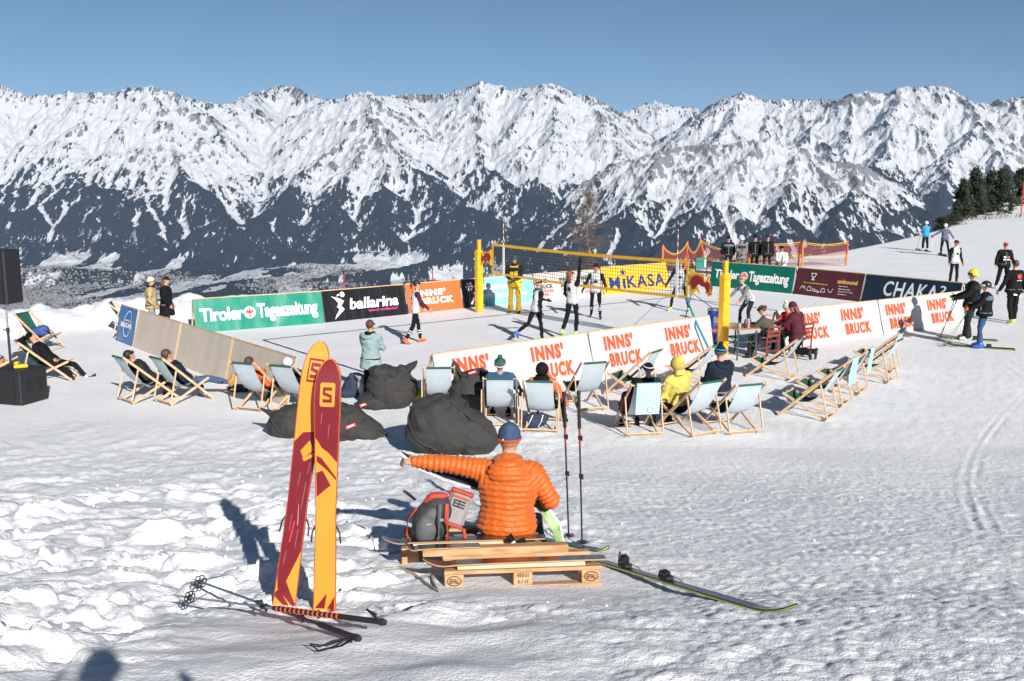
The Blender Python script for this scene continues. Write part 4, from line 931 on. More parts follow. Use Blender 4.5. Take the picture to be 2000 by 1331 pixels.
heap(711, 779, 'light grey jacket hanging over the heap beside the bean bag', 'jacket', 'heaped_jacket', 'bag_grey', [((0, 0, .26), (.13, .14, .26), (0, -8, 0)), ((-.05, 0, .45), (.14, .12, .08), (0, 20, 0))])
heap(668, 772, 'pale hat and scarf heap next to the planted skis', 'scarf', 'heaped_scarf', 'bag_grey', [((0, 0, .15), (.13, .12, .16), (0, 0, 0)), ((.05, 0, .05), (.16, .14, .07), (0, 0, 0))])
heap(818, 788, 'green and yellow bag beside the black bean bag', 'bag', 'stuffed_bag', 'bag_lime', [((0, 0, .14), (.13, .12, .16), (0, 0, 0)), ((.02, -.03, .05), (.15, .12, .07), (0, 0, 0))], [[(-.08, -.10, .05), (0, -.15, .18), (.06, -.08, .30)]], 'board_yellow')
heap(468, 765, 'black bag with yellow label lying by the grey boards', 'bag', 'stuffed_bag', 'bag_navy', [((0, 0, .06), (.26, .16, .09), (0, 0, 0)), ((.12, 0, .09), (.14, .14, .07), (0, 0, 0))], [[(-.2, -.12, .05), (-.12, -.16, .07), (-.05, -.15, .08)]], 'board_yellow')
heap(1040, 838, 'dark backpack with pale straps under the hooded person\'s chair', 'backpack', 'stuffed_bag', 'bag_navy', [((0, 0, .12), (.2, .16, .13), (0, 0, 0)), ((.14, .03, .15), (.14, .14, .12), (0, 0, 0))], [[(-.1, -.15, .05), (-.05, -.17, .15), (.0, -.1, .25)], [(.1, -.15, .05), (.15, -.17, .15), (.18, -.1, .25)]], 's_white_strap' if False else 'print_white')
_u = CH['U']; heap(0, 0, 'blue backpack lying in the green deckchair by the snow bank', 'backpack', 'blue_backpack', 'bag_blue', [((0, -.05, .12), (.19, .26, .13), (25, 0, 0)), ((.03, .10, .08), (.15, .15, .11), (0, 0, 0))], [[(-.1, .1, .2), (-.05, .3, .12), (0, .42, -.05)], [(.1, .1, .2), (.12, .3, .14), (.1, .40, .0)]], 'c_black', math.degrees(_u.rotation_euler.z), loc=_u.location + Vector((0, 0, .36)), part='pack')

# ------------------------------------------------------------ loudspeaker tower at the left edge
mat('speaker_black', (0.012, 0.013, 0.015), .6, .1, 30, .2, 200); mat('grille_black', (0.006, 0.006, 0.007), .5, .2, 200, .5, 300); mat('bright_yellow', (0.75, 0.5, 0.02), .5, .05)
p = at_z(40, 792, 0); sb = Vector((p.x - .18, p.y + .35, gh(p.x, p.y)))
e = empty('subwoofer', sb, R(-18), 'black bass speaker box standing on the snow at the picture edge', 'loudspeaker'); m = MB(); m.box((0, 0, .35), (.78, .72, .68), bev=.015); m.build('cabinet', 'speaker_black', e)
m = MB(); m.box((-.05, -.364, .35), (.6, .012, .56)); m.build('grille', 'grille_black', e)
for y in (-.12, .16):
    m = MB(); m.box((.393, y, .42), (.012, .10, .14)); hb = m.build('handle_recess', 'grille_black', e); m = MB(); m.tube([(.40, y - .04, .28), (.40, y + .04, .28)], .018, 6); m.build('handle', 'speaker_black', hb)
for x in (-.32, .32):
    for y in (-.3, .3): m = MB(); m.box((x, y, 0), (.08, .08, .05)); m.build('foot', 'deal_wood', e)
tp = sb + Vector((-.06, .02, .70)); q = at_y(22, 700, tp.y); tp.x = q.x - .02
e = empty('speaker_pole', tp, 0, 'black telescopic pole carrying the loudspeaker', 'stand'); m = MB(); m.tube([(0, 0, 0), (0, 0, .75)], .024, 10); m.build('lower_tube', 'speaker_black', e); m = MB(); m.tube([(0, 0, .74), (0, 0, 1.34)], .018, 10); m.build('upper_tube', 'steel', e); m = MB(); m.tube([(0, 0, .70), (0, 0, .80)], .034, 10); m.tube([(0, 0, .75), (-.09, 0, .76)], .012, 6); m.build('clamp', 'speaker_black', e)
q = at_y(12, 540, tp.y); e = empty('loudspeaker', (q.x - .09, tp.y, tp.z + 1.30), R(-14), 'tall black loudspeaker raised on a pole at the picture edge', 'loudspeaker'); m = MB(); m.box((0, 0, .53), (.56, .46, 1.06), bev=.02); m.build('cabinet', 'speaker_black', e)
m = MB(); m.box((-.02, -.235, .53), (.46, .012, .98)); m.build('grille', 'grille_black', e); m = MB(); m.box((.0, 0, -.01), (.2, .2, .05)); m.build('mount', 'steel', e)
m = MB(); m.box((sb.x + .10, sb.y - .05, sb.z + .735), (.26, .14, .07), Euler((0, 0, .5)).to_matrix(), bev=.02); m.box((sb.x + .0, sb.y, sb.z + .79), (.07, .12, .05), bev=.015); o = m.build('yellow_tool_case', 'bright_yellow'); tag(o, 'small yellow case lying on the bass speaker box', 'case')

# ------------------------------------------------------------ scorers' table
mat('table_metal', (0.03, 0.07, 0.055), .5, .05); wood_mat('table_wood', (0.42, 0.27, 0.15), (0.55, 0.38, 0.22)); wood_mat('red_wood', (0.16, 0.028, 0.02), (0.24, 0.045, 0.03))
TB = at_z(1452, 702, 0); TB.z = gh(TB.x, TB.y)
e = empty('beer_table', TB, R(20), 'narrow wooden folding table with green metal legs and bottles on it', 'table'); m = MB(); m.box((0, .34, .76), (.62, 1.2, .03), bev=.006); m.build('table_top', 'table_wood', e)
for y in (-.12, .80):
    for x in (-.26, .26): m = MB(); m.bar((x, y, 0), (x, y, .745), .03, .03); m.build('leg', 'table_metal', e)
    m = MB(); m.bar((-.26, y, .45), (.26, y, .45), .025, .025); m.build('crossbar', 'table_metal', e); m = MB(); m.bar((-.26, y, .70), (.26, y, .30), .015, .015); m.build('stay', 'table_metal', e)
mat('bottle_pink', (.45, .22, .25), .3, .05); mat('bottle_dark', (.03, .03, .035), .3, .05); mat('bottle_grey', (.25, .25, .27), .3, .05)
for i, (x, y, h, r, mt, lab) in enumerate(((-.20, -.08, .17, .038, 'bottle_grey', 'short grey flask on the corner of the folding table'), (.02, .0, .22, .036, 'bottle_dark', 'dark drinking bottle in the middle of the table'), (.14, .05, .26, .036, 'bottle_pink', 'tall pink drinking bottle on the folding table'), (-.09, .12, .15, .03, 'bottle_dark', 'small dark bottle at the back of the table'))):
    w = e.matrix_basis @ Vector((x, y, .776)); b = empty('bottle', w, 0, lab, 'bottle', 'bottles on the folding table'); m = MB(); m.tube([(0, 0, 0), (0, 0, h * .8), (0, 0, h * .88)], [r, r, r * .62], 12); m.build('body', mt, b); m = MB(); m.tube([(0, 0, h * .88), (0, 0, h)], r * .66, 10); m.build('lid', 'bottle_dark', b)
def chair(px, py, rz, label):
    g = at_z(px, py, 0); g.z = gh(g.x, g.y); e = empty('wooden_chair', g, R(rz), label, 'chair', 'dark red wooden chairs at the table')
    m = MB(); m.box((0, 0, .45), (.42, .42, .035), bev=.01); m.build('seat', 'red_wood', e)
    for x in (-.19, .19): m = MB(); m.bar((x, .18, 0), (x, .18, .44), .035, .035); m.build('leg', 'red_wood', e); m = MB(); m.tube([(x, -.19, 0), (x, -.19, .45), (x, -.25, .86)], .021, 6); m.build('back_leg', 'red_wood', e)
    for z in (.60, .70, .82): m = MB(); m.box((0, -.20 - (z - .45) * .13, z), (.38, .02, .06), bev=.005); m.build('back_slat', 'red_wood', e)
    for y in (.18, -.19): m = MB(); m.bar((-.19, y, .22), (.19, y, .22), .022, .022); m.build('stretcher', 'red_wood', e)
    return e
chair(1497, 700, 28, 'dark red wooden chair of the scorer in green and pink'); chair(1562, 693, 40, 'dark red wooden chair behind the kneeling maroon jacket')
mat('barrel_blue', (0.012, 0.045, 0.28), .35, .08); p = at_z(1391, 672, 0)
e = empty('drinks_barrel', p, .4, 'blue and silver drinks cooler barrel behind the near net post', 'barrel'); m = MB(); m.tube([(0, 0, 0), (0, 0, .92)], .15, 20); m.build('drum', 'barrel_blue', e); m = MB(); m.tube([(0, 0, .92), (0, 0, .97)], .16, 20); m.build('lid', 'steel', e); m = MB(); m.tube([(0, 0, .35), (0, 0, .42)], .152, 20, caps=False); m.build('red_stripe', 'print_red', e)
m = MB(); m.prism([(-.09, .6), (.09, .52), (.09, .72), (-.09, .78)], lambda a, b, t: Vector((a, -.142 - t, b)), 0, .012); m.build('silver_patch', 'steel', e)

# ------------------------------------------------------------ trees
mat('pine_bark', (0.07, 0.05, 0.035), .9, .2, 20, .4, 30); mat('pine_needles', (0.016, 0.028, 0.014), .8, .3, 1.2); mat('pine_needles_light', (0.038, 0.042, 0.018), .8, .3, 1.2); mat('larch_twig', (0.20, 0.15, 0.115), .9, .2, 4)
def pine(px, py, yy, h, w, label, seed, dark=True, round_=.6, name='pine_tree', cat='tree', grp='mountain pines on the snowy rise'):
    rnd = random.Random(seed); q = at_y(px, py, yy); z = gh(q.x, q.y); z = min(z, q.z + .6) ; e = empty(name, (q.x, q.y, z), 0, label, cat, grp)
    m = MB(); m.tube([(0, 0, -.3), (.03 * h, 0, h * .5), (0, .02 * h, h * .93)], [.035 * h, .022 * h, .005 * h], 7)
    nb = 44
    tips = []
    for i in range(nb):
        f = .05 + .91 * i / nb; a = rnd.uniform(0, 6.28); r = w * (1 - f) ** round_ * rnd.uniform(.75, 1.05) * min(1, .55 + f * 2.2); p0 = Vector((.02 * h, 0, h * f)); p1 = p0 + Vector((math.cos(a) * r, math.sin(a) * r, h * rnd.uniform(-.02, .07)))
        m.tube([p0, p0.lerp(p1, .5) + Vector((0, 0, -.02 * h)), p1], [.009 * h, .006 * h, .002 * h], 4, caps=False); tips.append((p0, p1, r))
    m.build('trunk', 'pine_bark', e)
    c = MB()
    for p0, p1, r in tips:
        for k in range(15):
            t = rnd.uniform(.15, 1.05); b = p0.lerp(p1, t) + Vector((rnd.gauss(0, .07 * w), rnd.gauss(0, .07 * w), rnd.gauss(.02 * h, .022 * h))); s = h * rnd.uniform(.04, .075); mi = 1 if rnd.random() < .35 else 0
            for _ in range(7):
                d = Vector((rnd.gauss(0, 1), rnd.gauss(0, 1), rnd.gauss(.5, .8))).normalized(); sd = d.orthogonal().normalized() * s * .24; b2 = b + Vector((rnd.gauss(0, s * .5), rnd.gauss(0, s * .5), rnd.gauss(0, s * .4)))
                c.add([b2 - sd, b2 + sd, b2 + d * s * .9 + sd * .3, b2 + d * s * .9 - sd * .3], [(0, 1, 2, 3)], mi)
    c.build('crown', ['pine_needles', 'pine_needles_light'], e)
for i, (px, py, yy, h, w, lab) in enumerate(((1876, 437, 92, 3.8, 1.15, 'dark pine at the left end of the group on the rise'), (1903, 430, 97, 4.1, 1.2, 'dark pine, second of the group on the rise'), (1929, 420, 104, 4.1, 1.1, 'slim dark pine standing behind the broad one'), (1950, 420, 100, 4.4, 1.6, 'broad olive pine in the middle of the group'), (1988, 408, 112, 4.0, 1.7, 'dark pine at the picture edge behind the tall red pole'), (1898, 425, 106, 4.5, 1.1, 'tall dark pine at the back of the group'))):
    pine(px, py, yy, h, w, lab, 40 + i)
for i, (px, py, yy, h, w, lab) in enumerate(((1742, 470, 80, .95, .55, 'small dark shrub on the crest above the skiers\' left'), (1838, 448, 88, 1.6, .9, 'low dark pine shrub behind the two skiers'), (1862, 450, 88, 1.0, 1.2, 'low spreading shrub at the foot of the pines'), (1975, 412, 104, 1.2, .5, 'little pine beside the tall red pole'))):
    pine(px, py, yy, h, w, lab, 60 + i, True, .35, 'pine_shrub', 'shrub', 'low shrubs on the crest')
def twigs(px, py, yy, label, seed):
    rnd = random.Random(seed); q = at_y(px, py, yy); z = gh(q.x, q.y); m = MB()
    for i in range(46):
        x = rnd.uniform(-2.6, 2.6); m.tube([(x, rnd.uniform(-.3, .3), -.1), (x + rnd.uniform(-.3, .3), 0, rnd.uniform(.15, .5)), (x + rnd.uniform(-.5, .5), 0, rnd.uniform(.2, .7))], [.025, .018, .008], 4, caps=False)
    o = m.build('dead_brush', 'pine_bark'); o.location = (q.x, q.y, z); tag(o, label, 'brush')
twigs(1940, 432, 94, 'row of low dead brushwood on the snow below the pines', 5)
def larch(px, pyb, pyt, yy, label):
    rnd = random.Random(9); b = at_y(px, pyb, yy); t = at_y(px, pyt, yy); h = t.z - b.z; e = empty('larch_tree', b, 0, label, 'tree')
    m = MB(); m.tube([(0, 0, -3), (.05, 0, h * .4), (-.03, 0, h * .8), (0, 0, h)], [.12, .085, .04, .01], 7); m.build('trunk', 'larch_twig', e)
    c = MB()
    for i in range(170):
        f = rnd.random() ** .8 * .97; a = rnd.uniform(0, 6.28); r = (1 - f) ** .7 * h * .36 * rnd.uniform(.5, 1.1) + .08; p0 = Vector((0, 0, h * f)); p1 = p0 + Vector((math.cos(a) * r, math.sin(a) * r, rnd.uniform(-.10, .10) * h * .6)); mid = p0.lerp(p1, .55) + Vector((0, 0, -.04 * h))
        c.tube([p0, mid, p1], [.016, .010, .004], 3, caps=False)
        for k in range(11):
            s = p0.lerp(p1, rnd.uniform(.25, 1)) ; d = Vector((rnd.gauss(0, .3), rnd.gauss(0, .3), rnd.gauss(-.1, .25))) * (.5 + r * .3); c.tube([s, s + d], [.007, .003], 3, caps=False)
    c.build('branches', 'larch_twig', e)
larch(1145, 590, 352, 60, 'bare brown larch tree rising behind the volleyball net')
# ------------------------------------------------------------ people
mat('skin', (0.50, 0.27, 0.18), .55, .06, 12); mat('skin_tan', (0.36, 0.18, 0.11), .55, .06, 12); mat('lips', (.35, .10, .09), .5, 0); mat('eye_dark', (.02, .015, .012), .3, 0)
def cloth(name, col, rough=.8, bump=.5, sheen=0): return mat(name, col, rough, .14, 7, bump, 14, sheen=sheen, spec=.25)
for nm, c in dict(c_black=(.014, .014, .016), c_charcoal=(.018, .019, .022), c_white=(.52, .52, .53), c_beige=(.42, .31, .15), c_skyblue=(.10, .30, .42), c_mint=(.25, .34, .345), c_maroon=(.075, .014, .022), c_yellow=(.72, .45, .03), c_lemon=(.58, .45, .10),
                  c_navy=(.009, .014, .028), c_blue=(.028, .075, .15), c_jeans=(.05, .085, .15), c_red=(.42, .03, .03), c_orange=(.75, .13, .03), c_olive=(.07, .075, .05), c_pink=(.55, .32, .33), c_grey=(.16, .165, .17), c_slate=(.09, .12, .16), c_ltgrey=(.42, .42, .42), c_azure=(.03, .28, .50), c_green=(.02, .10, .07), c_cream=(.62, .54, .42)).items(): cloth(nm, c)
for nm, c in dict(s_black=(.012, .012, .013), s_orange=(.75, .12, .02), s_lime=(.35, .72, .20), s_blue=(.05, .12, .45), s_tan=(.45, .20, .05), s_yellowgreen=(.55, .70, .10), s_white=(.6, .6, .6), s_brown=(.09, .045, .03), h_brown=(.075, .035, .022), h_black=(.012, .010, .010), h_blonde=(.30, .18, .08), h_red=(.16, .05, .03)).items(): mat(nm, c, .6, .12, 30, .3, 60)
mat('goggle', (.02, .02, .025), .1, 0, spec=.8); mat('helmet_yellow', (.62, .55, .03), .3, .04); mat('helmet_white', (.7, .7, .7), .3, .02); mat('helmet_black', (.02, .02, .022), .3, .02)
def V3(*a): return Vector(a)
def limb_dir(flex, abd, s): f, a = R(flex), R(abd); return V3(s * math.sin(a), math.sin(f) * math.cos(a), -math.cos(f) * math.cos(a))
def skeleton(po, k):
    lean, side, tw = R(po.get('lean', 0)), R(po.get('side', 0)), R(po.get('twist', 0))
    up = V3(math.sin(side), math.sin(lean) * math.cos(side), math.cos(lean) * math.cos(side)); J = {'pelvis': V3(0, 0, 0), 'up': up}
    rt = V3(math.cos(tw), math.sin(tw), 0); rt = (rt - up * rt.dot(up)).normalized(); J['right'] = rt; J['fwd'] = up.cross(rt)
    J['waist'] = up * .17 * k; J['chest'] = up * .34 * k; J['neck'] = up * .50 * k
    hl, hy = R(po.get('nod', 0)), R(po.get('turn', 0)); hup = (up * .55 + V3(0, 0, .45)).normalized(); hf = V3(-math.sin(hy), math.cos(hy), 0); hf = (hf - hup * hf.dot(hup)).normalized()
    hf, hup = (hf * math.cos(hl) - hup * math.sin(hl)).normalized(), (hup * math.cos(hl) + hf * math.sin(hl)).normalized()
    J['head'] = J['neck'] + hup * .185 * k + hf * .02 * k; J['hf'] = hf; J['hu'] = hup; J['hr'] = hf.cross(hup)
    for s, n in ((-1, 'L'), (1, 'R')):
        fl, ab, kn, fp = po['leg' + n]; J['hip' + n] = rt * (.09 * s * k) + V3(0, 0, -.02 * k)
        J['knee' + n] = J['hip' + n] + limb_dir(fl, ab, s) * .43 * k; J['ank' + n] = J['knee' + n] + limb_dir(fl - kn, ab * .6, s) * .42 * k
        fd = R(fl - kn + fp); yaw = R(po.get('toe', 12)) * s; J['toe' + n] = J['ank' + n] + V3(math.sin(yaw) * math.cos(fd), math.cos(yaw) * math.cos(fd), math.sin(fd)) * .16 * k + limb_dir(fl - kn, 0, s) * .05 * k
        J['footdown' + n] = limb_dir(fl - kn + 0, 0, s)
        fl, ab, el, inw = po['arm' + n]; J['sho' + n] = J['neck'] - up * .055 * k + rt * (.185 * s * k)
        J['elb' + n] = J['sho' + n] + limb_dir(fl, ab, s) * .29 * k; J['fdir' + n] = limb_dir(fl + el, ab - inw, s); J['wri' + n] = J['elb' + n] + J['fdir' + n] * .25 * k
    return J
def hand_mb(m, w, d, nrm, s, k, curl, mi):
    """palm, four fingers of unequal length and a thumb leaving the side of the palm"""
    d = d.normalized(); nrm = (nrm - d * nrm.dot(d)).normalized(); sd = d.cross(nrm)
    M = Matrix((sd, d, nrm)).transposed(); m.ell(w + d * .045 * k, (.042 * k, .056 * k, .019 * k), 10, 6, mi, M)
    for i, (o, L) in enumerate(((-.030, .068), (-.010, .078), (.010, .072), (.029, .056))):
        b = w + d * .086 * k + sd * o * k; c = R(curl); p1 = b + (d * math.cos(c * .5) - nrm * math.sin(c * .5)) * L * .5 * k; p2 = p1 + (d * math.cos(c * 1.5) - nrm * math.sin(c * 1.5)) * L * .5 * k
        m.tube([b - d * .02 * k, p1, p2], [.0105 * k, .0095 * k, .007 * k], 6, mi)
    b = w + d * .025 * k - sd * .034 * k * s; q = b + (d * .7 - sd * .7 * s).normalized() * .038 * k; m.tube([b, q, q + (d * .9 - sd * .25 * s - nrm * .4 * math.sin(R(curl))).normalized() * .034 * k], [.014 * k, .012 * k, .008 * k], 6, mi)
def cap_tube(m, p, r, n=10, flat=1.0, up=V3(0, 0, 1)):
    """tube closed with rounded ends, for the remesher"""
    p = [Vector(q) for q in p]; d0 = (p[0] - p[1]).normalized(); d1 = (p[-1] - p[-2]).normalized()
    P = [p[0] + d0 * r[0] * .9, p[0] + d0 * r[0] * .55] + p + [p[-1] + d1 * r[-1] * .55, p[-1] + d1 * r[-1] * .9]; Q = [r[0] * .35, r[0] * .8] + list(r) + [r[-1] * .8, r[-1] * .35]
    m.tube(P, Q, n, flat=flat, up=up)
def person(loc, rz, label, pose, fit, height=1.72, foot_z=True, group=None, voxel=.02, pelvis=None, hands=('L', 'R'), puff=None, name='person'):
    k = height / 1.74; J = skeleton(pose, k); up, rt, fw = J['up'], J['right'], J['fwd']
    bt, bl = fit.get('bulk', 1.0), fit.get('legbulk', 1.0); slots = []; S = []          # S: samples (point, radius, slot)
    def slot(nm):
        if nm not in slots: slots.append(nm)
        return slots.index(nm)
    top, pants, shoe, skin = fit['top'], fit['pants'], fit['shoe'], fit.get('skin', 'skin'); arm = fit.get('arm', top); glove = fit.get('glove', skin)
    si = [slot(x) for x in (top, arm, pants, shoe, skin, glove)]
    B = MB(); nseg = 16
    def ring(c, rx, ry): return [c + rt * rx * math.cos(2 * math.pi * i / nseg) + fw * ry * math.sin(2 * math.pi * i / nseg) for i in range(nseg)]
    hem = fit.get('hem', 0.0); fl = fit.get('flare', 1.0)
    st = [(-.10, .10, .08, 1), (-.06, .150, .112, 1), (.0, .168, .125, 1), (.08, .158, .12, 1), (.17, .142, .110, 1), (.27, .156, .120, 1), (.36, .170, .125, 1), (.43, .175, .112, 1), (.475, .145, .092, 1), (.505, .075, .07, 1)]
    rings = []
    for z, rx, ry, _ in st: b = bt if z > -.03 - hem else 1.0; rings.append(ring(up * z * k, rx * b * k, ry * b * k))
    B.loft(rings)
    jz = fit.get('jz', -.04) - hem
    for z, rx, ry, _ in st[1:]:
        for a in range(8): S.append((up * z * k + rt * .55 * rx * math.cos(a * .785) * k + fw * .55 * ry * math.sin(a * .785) * k, .45 * ry * k * bt, si[0] if z >= jz else si[2]))
    if hem > 0:
        B.loft([ring(V3(0, 0, .02) * k, .168 * bt * k, .13 * bt * k), ring(V3(0, .01, -hem) * k, .178 * bt * fl * k, .145 * bt * fl * k)])
        for j in range(3):
            for a in range(10): S.append((V3(0, 0, -hem * (j + .5) / 3) * k + rt * .15 * math.cos(a * .628) * k + fw * .11 * math.sin(a * .628) * k, .06 * k * bt, si[0]))
    def sample(pts, rad, s_, n=7):
        for (p, q), (r0, r1) in zip(zip(pts, pts[1:]), zip(rad, rad[1:])):
            for i in range(n): t = (i + .5) / n; S.append((p.lerp(q, t), (r0 + (r1 - r0) * t), s_))
    for n, s in (('L', -1), ('R', 1)):
        h, kn, an, to = J['hip' + n], J['knee' + n], J['ank' + n], J['toe' + n]
        r = [.088 * bl * k, .066 * bl * k, .058 * bl * k, .050 * bl * k, .041 * bl * k * fit.get('cuff', 1.0)]; pts = [h, h.lerp(kn, .6), kn, kn.lerp(an, .45), an]
        r[0] = min(r[0], .10 * k); r[3] *= 1.08; cap_tube(B, pts, r, 12); sample(pts, r, si[2]); ft = an + J['footdown' + n] * .045 * k
        fr = fit.get('boot', 1.0); fd = (to - an); fd = (fd - J['footdown' + n] * fd.dot(J['footdown' + n])).normalized(); heel = ft - fd * .05 * k; tip = ft + fd * .165 * k
        cap_tube(B, [heel, ft + fd * .06 * k, tip], [.040 * k * fr, .046 * k * fr, .033 * k * fr], 10, .85); cap_tube(B, [an - J['footdown' + n] * .05 * k * fr, ft], [.046 * k * fr, .043 * k * fr], 10)
        sample([heel, tip], [.046 * k * fr, .040 * k * fr], si[3]); sample([an - J['footdown' + n] * (.05 * fr - .035) * k, ft], [.05 * k * fr, .05 * k * fr], si[3])
        if fit.get('sock'): sample([an - J['footdown' + n] * .07 * k, an - J['footdown' + n] * .03 * k], [.05 * k] * 2, slot(fit['sock']))
        sh, el, wr = J['sho' + n], J['elb' + n], J['wri' + n]; r = [.064 * bt * k, .052 * bt * k, .047 * bt * k, .043 * bt * k, .033 * (bt * .6 + .4) * k]; pts = [sh, sh.lerp(el, .6), el, el.lerp(wr, .5), wr]
        cap_tube(B, pts, r, 10); sample(pts, r, si[1]); cap_tube(B, [J['neck'] - up * .06 * k + rt * .05 * s * k, sh], [.075 * bt * k, .062 * bt * k], 10); sample([sh - rt * .02 * s, sh], [.06 * k * bt] * 2, si[1], 2)
    hc, hf, hu, hr = J['head'], J['hf'], J['hu'], J['hr']; HM = Matrix((hr, hf, hu)).transposed()
    cap_tube(B, [J['neck'] - up * .03 * k, hc - hu * .06 * k], [.056 * k, .052 * k], 10); sample([J['neck'] + up * .02 * k, hc - hu * .05 * k], [.055 * k] * 2, slot(fit.get('collar', skin)), 4)
    B.ell(hc + hu * .012 * k, (.076 * k, .095 * k, .105 * k), 16, 12, 0, HM); B.ell(hc + hf * .028 * k - hu * .055 * k, (.054 * k, .060 * k, .066 * k), 12, 8, 0, HM)
    cap_tube(B, [hc + hf * .09 * k + hu * .015 * k, hc + hf * .108 * k - hu * .018 * k], [.010 * k, .016 * k], 8)
    for s in (-1, 1): B.ell(hc + hr * .078 * s * k - hf * .005 * k, (.012 * k, .022 * k, .032 * k), 8, 6, 0, HM)
    for z in (-.08, -.03, .03, .08): S.append((hc + hu * z * k + hf * .02 * k, .085 * k, si[4]))
    me = B.mesh('raw', 'skin'); ob = bpy.data.objects.new('raw', me); COL.objects.link(ob); md = ob.modifiers.new('r', 'REMESH'); md.mode = 'VOXEL'; md.voxel_size = voxel; md.use_smooth_shade = True
    sm = ob.modifiers.new('s', 'SMOOTH'); sm.factor = .5; sm.iterations = 2
    dg = bpy.context.evaluated_depsgraph_get(); dg.update(); ev = ob.evaluated_get(dg).to_mesh()
    n = len(ev.vertices); Vv = np.empty(n * 3); ev.vertices.foreach_get('co', Vv); Vv = Vv.reshape(-1, 3); Nn = np.empty(n * 3); ev.vertices.foreach_get('normal', Nn); Nn = Nn.reshape(-1, 3)
    F = np.array([list(p.vertices) for p in ev.polygons]); ob.evaluated_get(dg).to_mesh_clear(); bpy.data.objects.remove(ob, do_unlink=True)
    sp = np.array([list(s[0]) for s in S]); sr = np.array([s[1] for s in S]); ss = np.array([s[2] for s in S])
    def near(Q):
        out = np.empty(len(Q), int)
        for i in range(0, len(Q), 4000): d = np.linalg.norm(Q[i:i + 4000, None] - sp[None], axis=2) - sr[None]; out[i:i + 4000] = d.argmin(1)
        return out
    vi = near(Vv); isc = ~np.isin(ss[vi], [si[4]])
    if puff: Vv = Vv + Nn * puff(Vv, ss[vi], J, k, slots)[:, None]
    else:
        q = Vv * 9 / k; w = pn(q[:, 0] + q[:, 2] * .4, q[:, 2] * 1.3 + q[:, 1], 3) * .013 + np.abs(pn(q[:, 0] * 1.9 + 5, q[:, 2] * 2.1 + q[:, 1], 5)) * .020 - .004
        Vv = Vv + Nn * (w * isc * fit.get('wrinkle', 1.0) * k)[:, None]
    fs = ss[near(Vv[F].mean(1))]
    e = empty(name, loc, rz, label, 'person', group)
    # hands are welded on as the last faces of the same body mesh
    H = MB()
    for n_, s in (('L', -1), ('R', 1)):
        if n_ in hands: d = J['fdir' + n_]; hand_mb(H, J['wri' + n_] - d * .005, d, (rt * (s * 1.0)).lerp(-fw, .35) if not pose.get('palm' + n_) else Vector(pose['palm' + n_]), s, k, pose.get('curl', 30), si[5])
    z0 = 0.0
    if pelvis is not None: off = Vector(pelvis)
    else: off = V3(0, 0, -Vv[:, 2].min() + (pose.get('jump', 0)))
    off = np.array(off); me = bpy.data.meshes.new('body'); nb = len(Vv)
    me.from_pydata((Vv + off).tolist() + [tuple(np.array(v) + off) for v in H.v], [], F.tolist() + [[i + nb for i in f] for f in H.f])
    for s in slots: me.materials.append(MATS[s])
    me.polygons.foreach_set('material_index', list(fs) + H.m); me.polygons.foreach_set('use_smooth', np.ones(len(F) + len(H.f), bool)); me.update(); link('body', me, e)
    C = hc + Vector(off); A = lambda x, y, z: C + hr * x * k + hf * y * k + hu * z * k
    def add(nm, mb, mt): return mb.build(nm, mt, e)
    hg = fit.get('hat'); hm = fit.get('hatmat', 'c_black')
    if fit.get('hair'):
        m = MB(); style = fit.get('hairstyle', 'short')
        m.ell(A(0, -.012, .022), (.084 * k, .100 * k, .105 * k), 14, 8, 0, HM @ Euler((R(-28), 0, 0)).to_matrix().inverted() if False else HM @ Euler((R(24), 0, 0)).to_matrix(), 0, .62)
        if style == 'pony': m.tube([A(0, -.09, .03), A(0, -.15, .02), A(.01, -.17, -.06), A(.01, -.15, -.16)], [.03 * k, .04 * k, .035 * k, .012 * k], 8)
        if style == 'bun': m.ell(A(0, -.11, .05), (.045 * k, .045 * k, .045 * k), 10, 8)
        if style == 'long': m.tube([A(0, -.06, .0), A(0, -.085, -.08), A(0, -.10, -.18), A(0, -.09, -.26)], [.075 * k, .08 * k, .075 * k, .04 * k], 12, flat=.6)
        add('hair', m, fit['hair'])
    if hg in ('beanie', 'pompom'):
        m = MB(); m.ell(A(0, -.008, .03), (.090 * k, .108 * k, .108 * k), 16, 8, 0, HM @ Euler((R(8), 0, 0)).to_matrix(), 0, .56); hb = add('beanie', m, hm)
        m = MB(); q = [A(.091 * math.cos(a), -.008 + .108 * math.sin(a), .012 + .016 * math.sin(a)) for a in [i * 6.2832 / 18 for i in range(19)]]; m.tube(q, fit.get('rimr', .017) * k, 6, caps=False); m.build('brim', fit.get('rim', hm), hb)
        if fit.get('band'): m = MB(); q = [A(.093 * math.cos(a), -.008 + .111 * math.sin(a), .062 + .012 * math.sin(a)) for a in [i * 6.2832 / 18 for i in range(19)]]; m.tube(q, .013 * k, 6, caps=False); m.build('stripe', fit['band'], hb)
        if hg == 'pompom': m = MB(); m.ell(A(0, -.02, .155), (.045 * k,) * 3, 10, 8); m.build('pompom', fit.get('pom', hm), hb)
    if hg == 'cap':
        m = MB(); m.ell(A(0, -.006, .03), (.086 * k, .104 * k, .092 * k), 16, 8, 0, HM, 0, .52); hb = add('cap', m, hm)
        m = MB(); sg = -1 if fit.get('back_cap') else 1; o = [(-.07, .07), (-.06, .14), (0, .17), (.06, .14), (.07, .07)]; m.prism(o, lambda a, b, t: A(a, sg * b, .03 + t - .12 * max(0, b - .08)), 0, .008); m.build('peak', hm, hb)
    if hg == 'headband': m = MB(); q = [A(.083 * math.cos(a), .006 + .098 * math.sin(a), .045) for a in [i * 6.2832 / 18 for i in range(19)]]; m.tube(q, .022 * k, 6, caps=False); add('headband', m, hm)
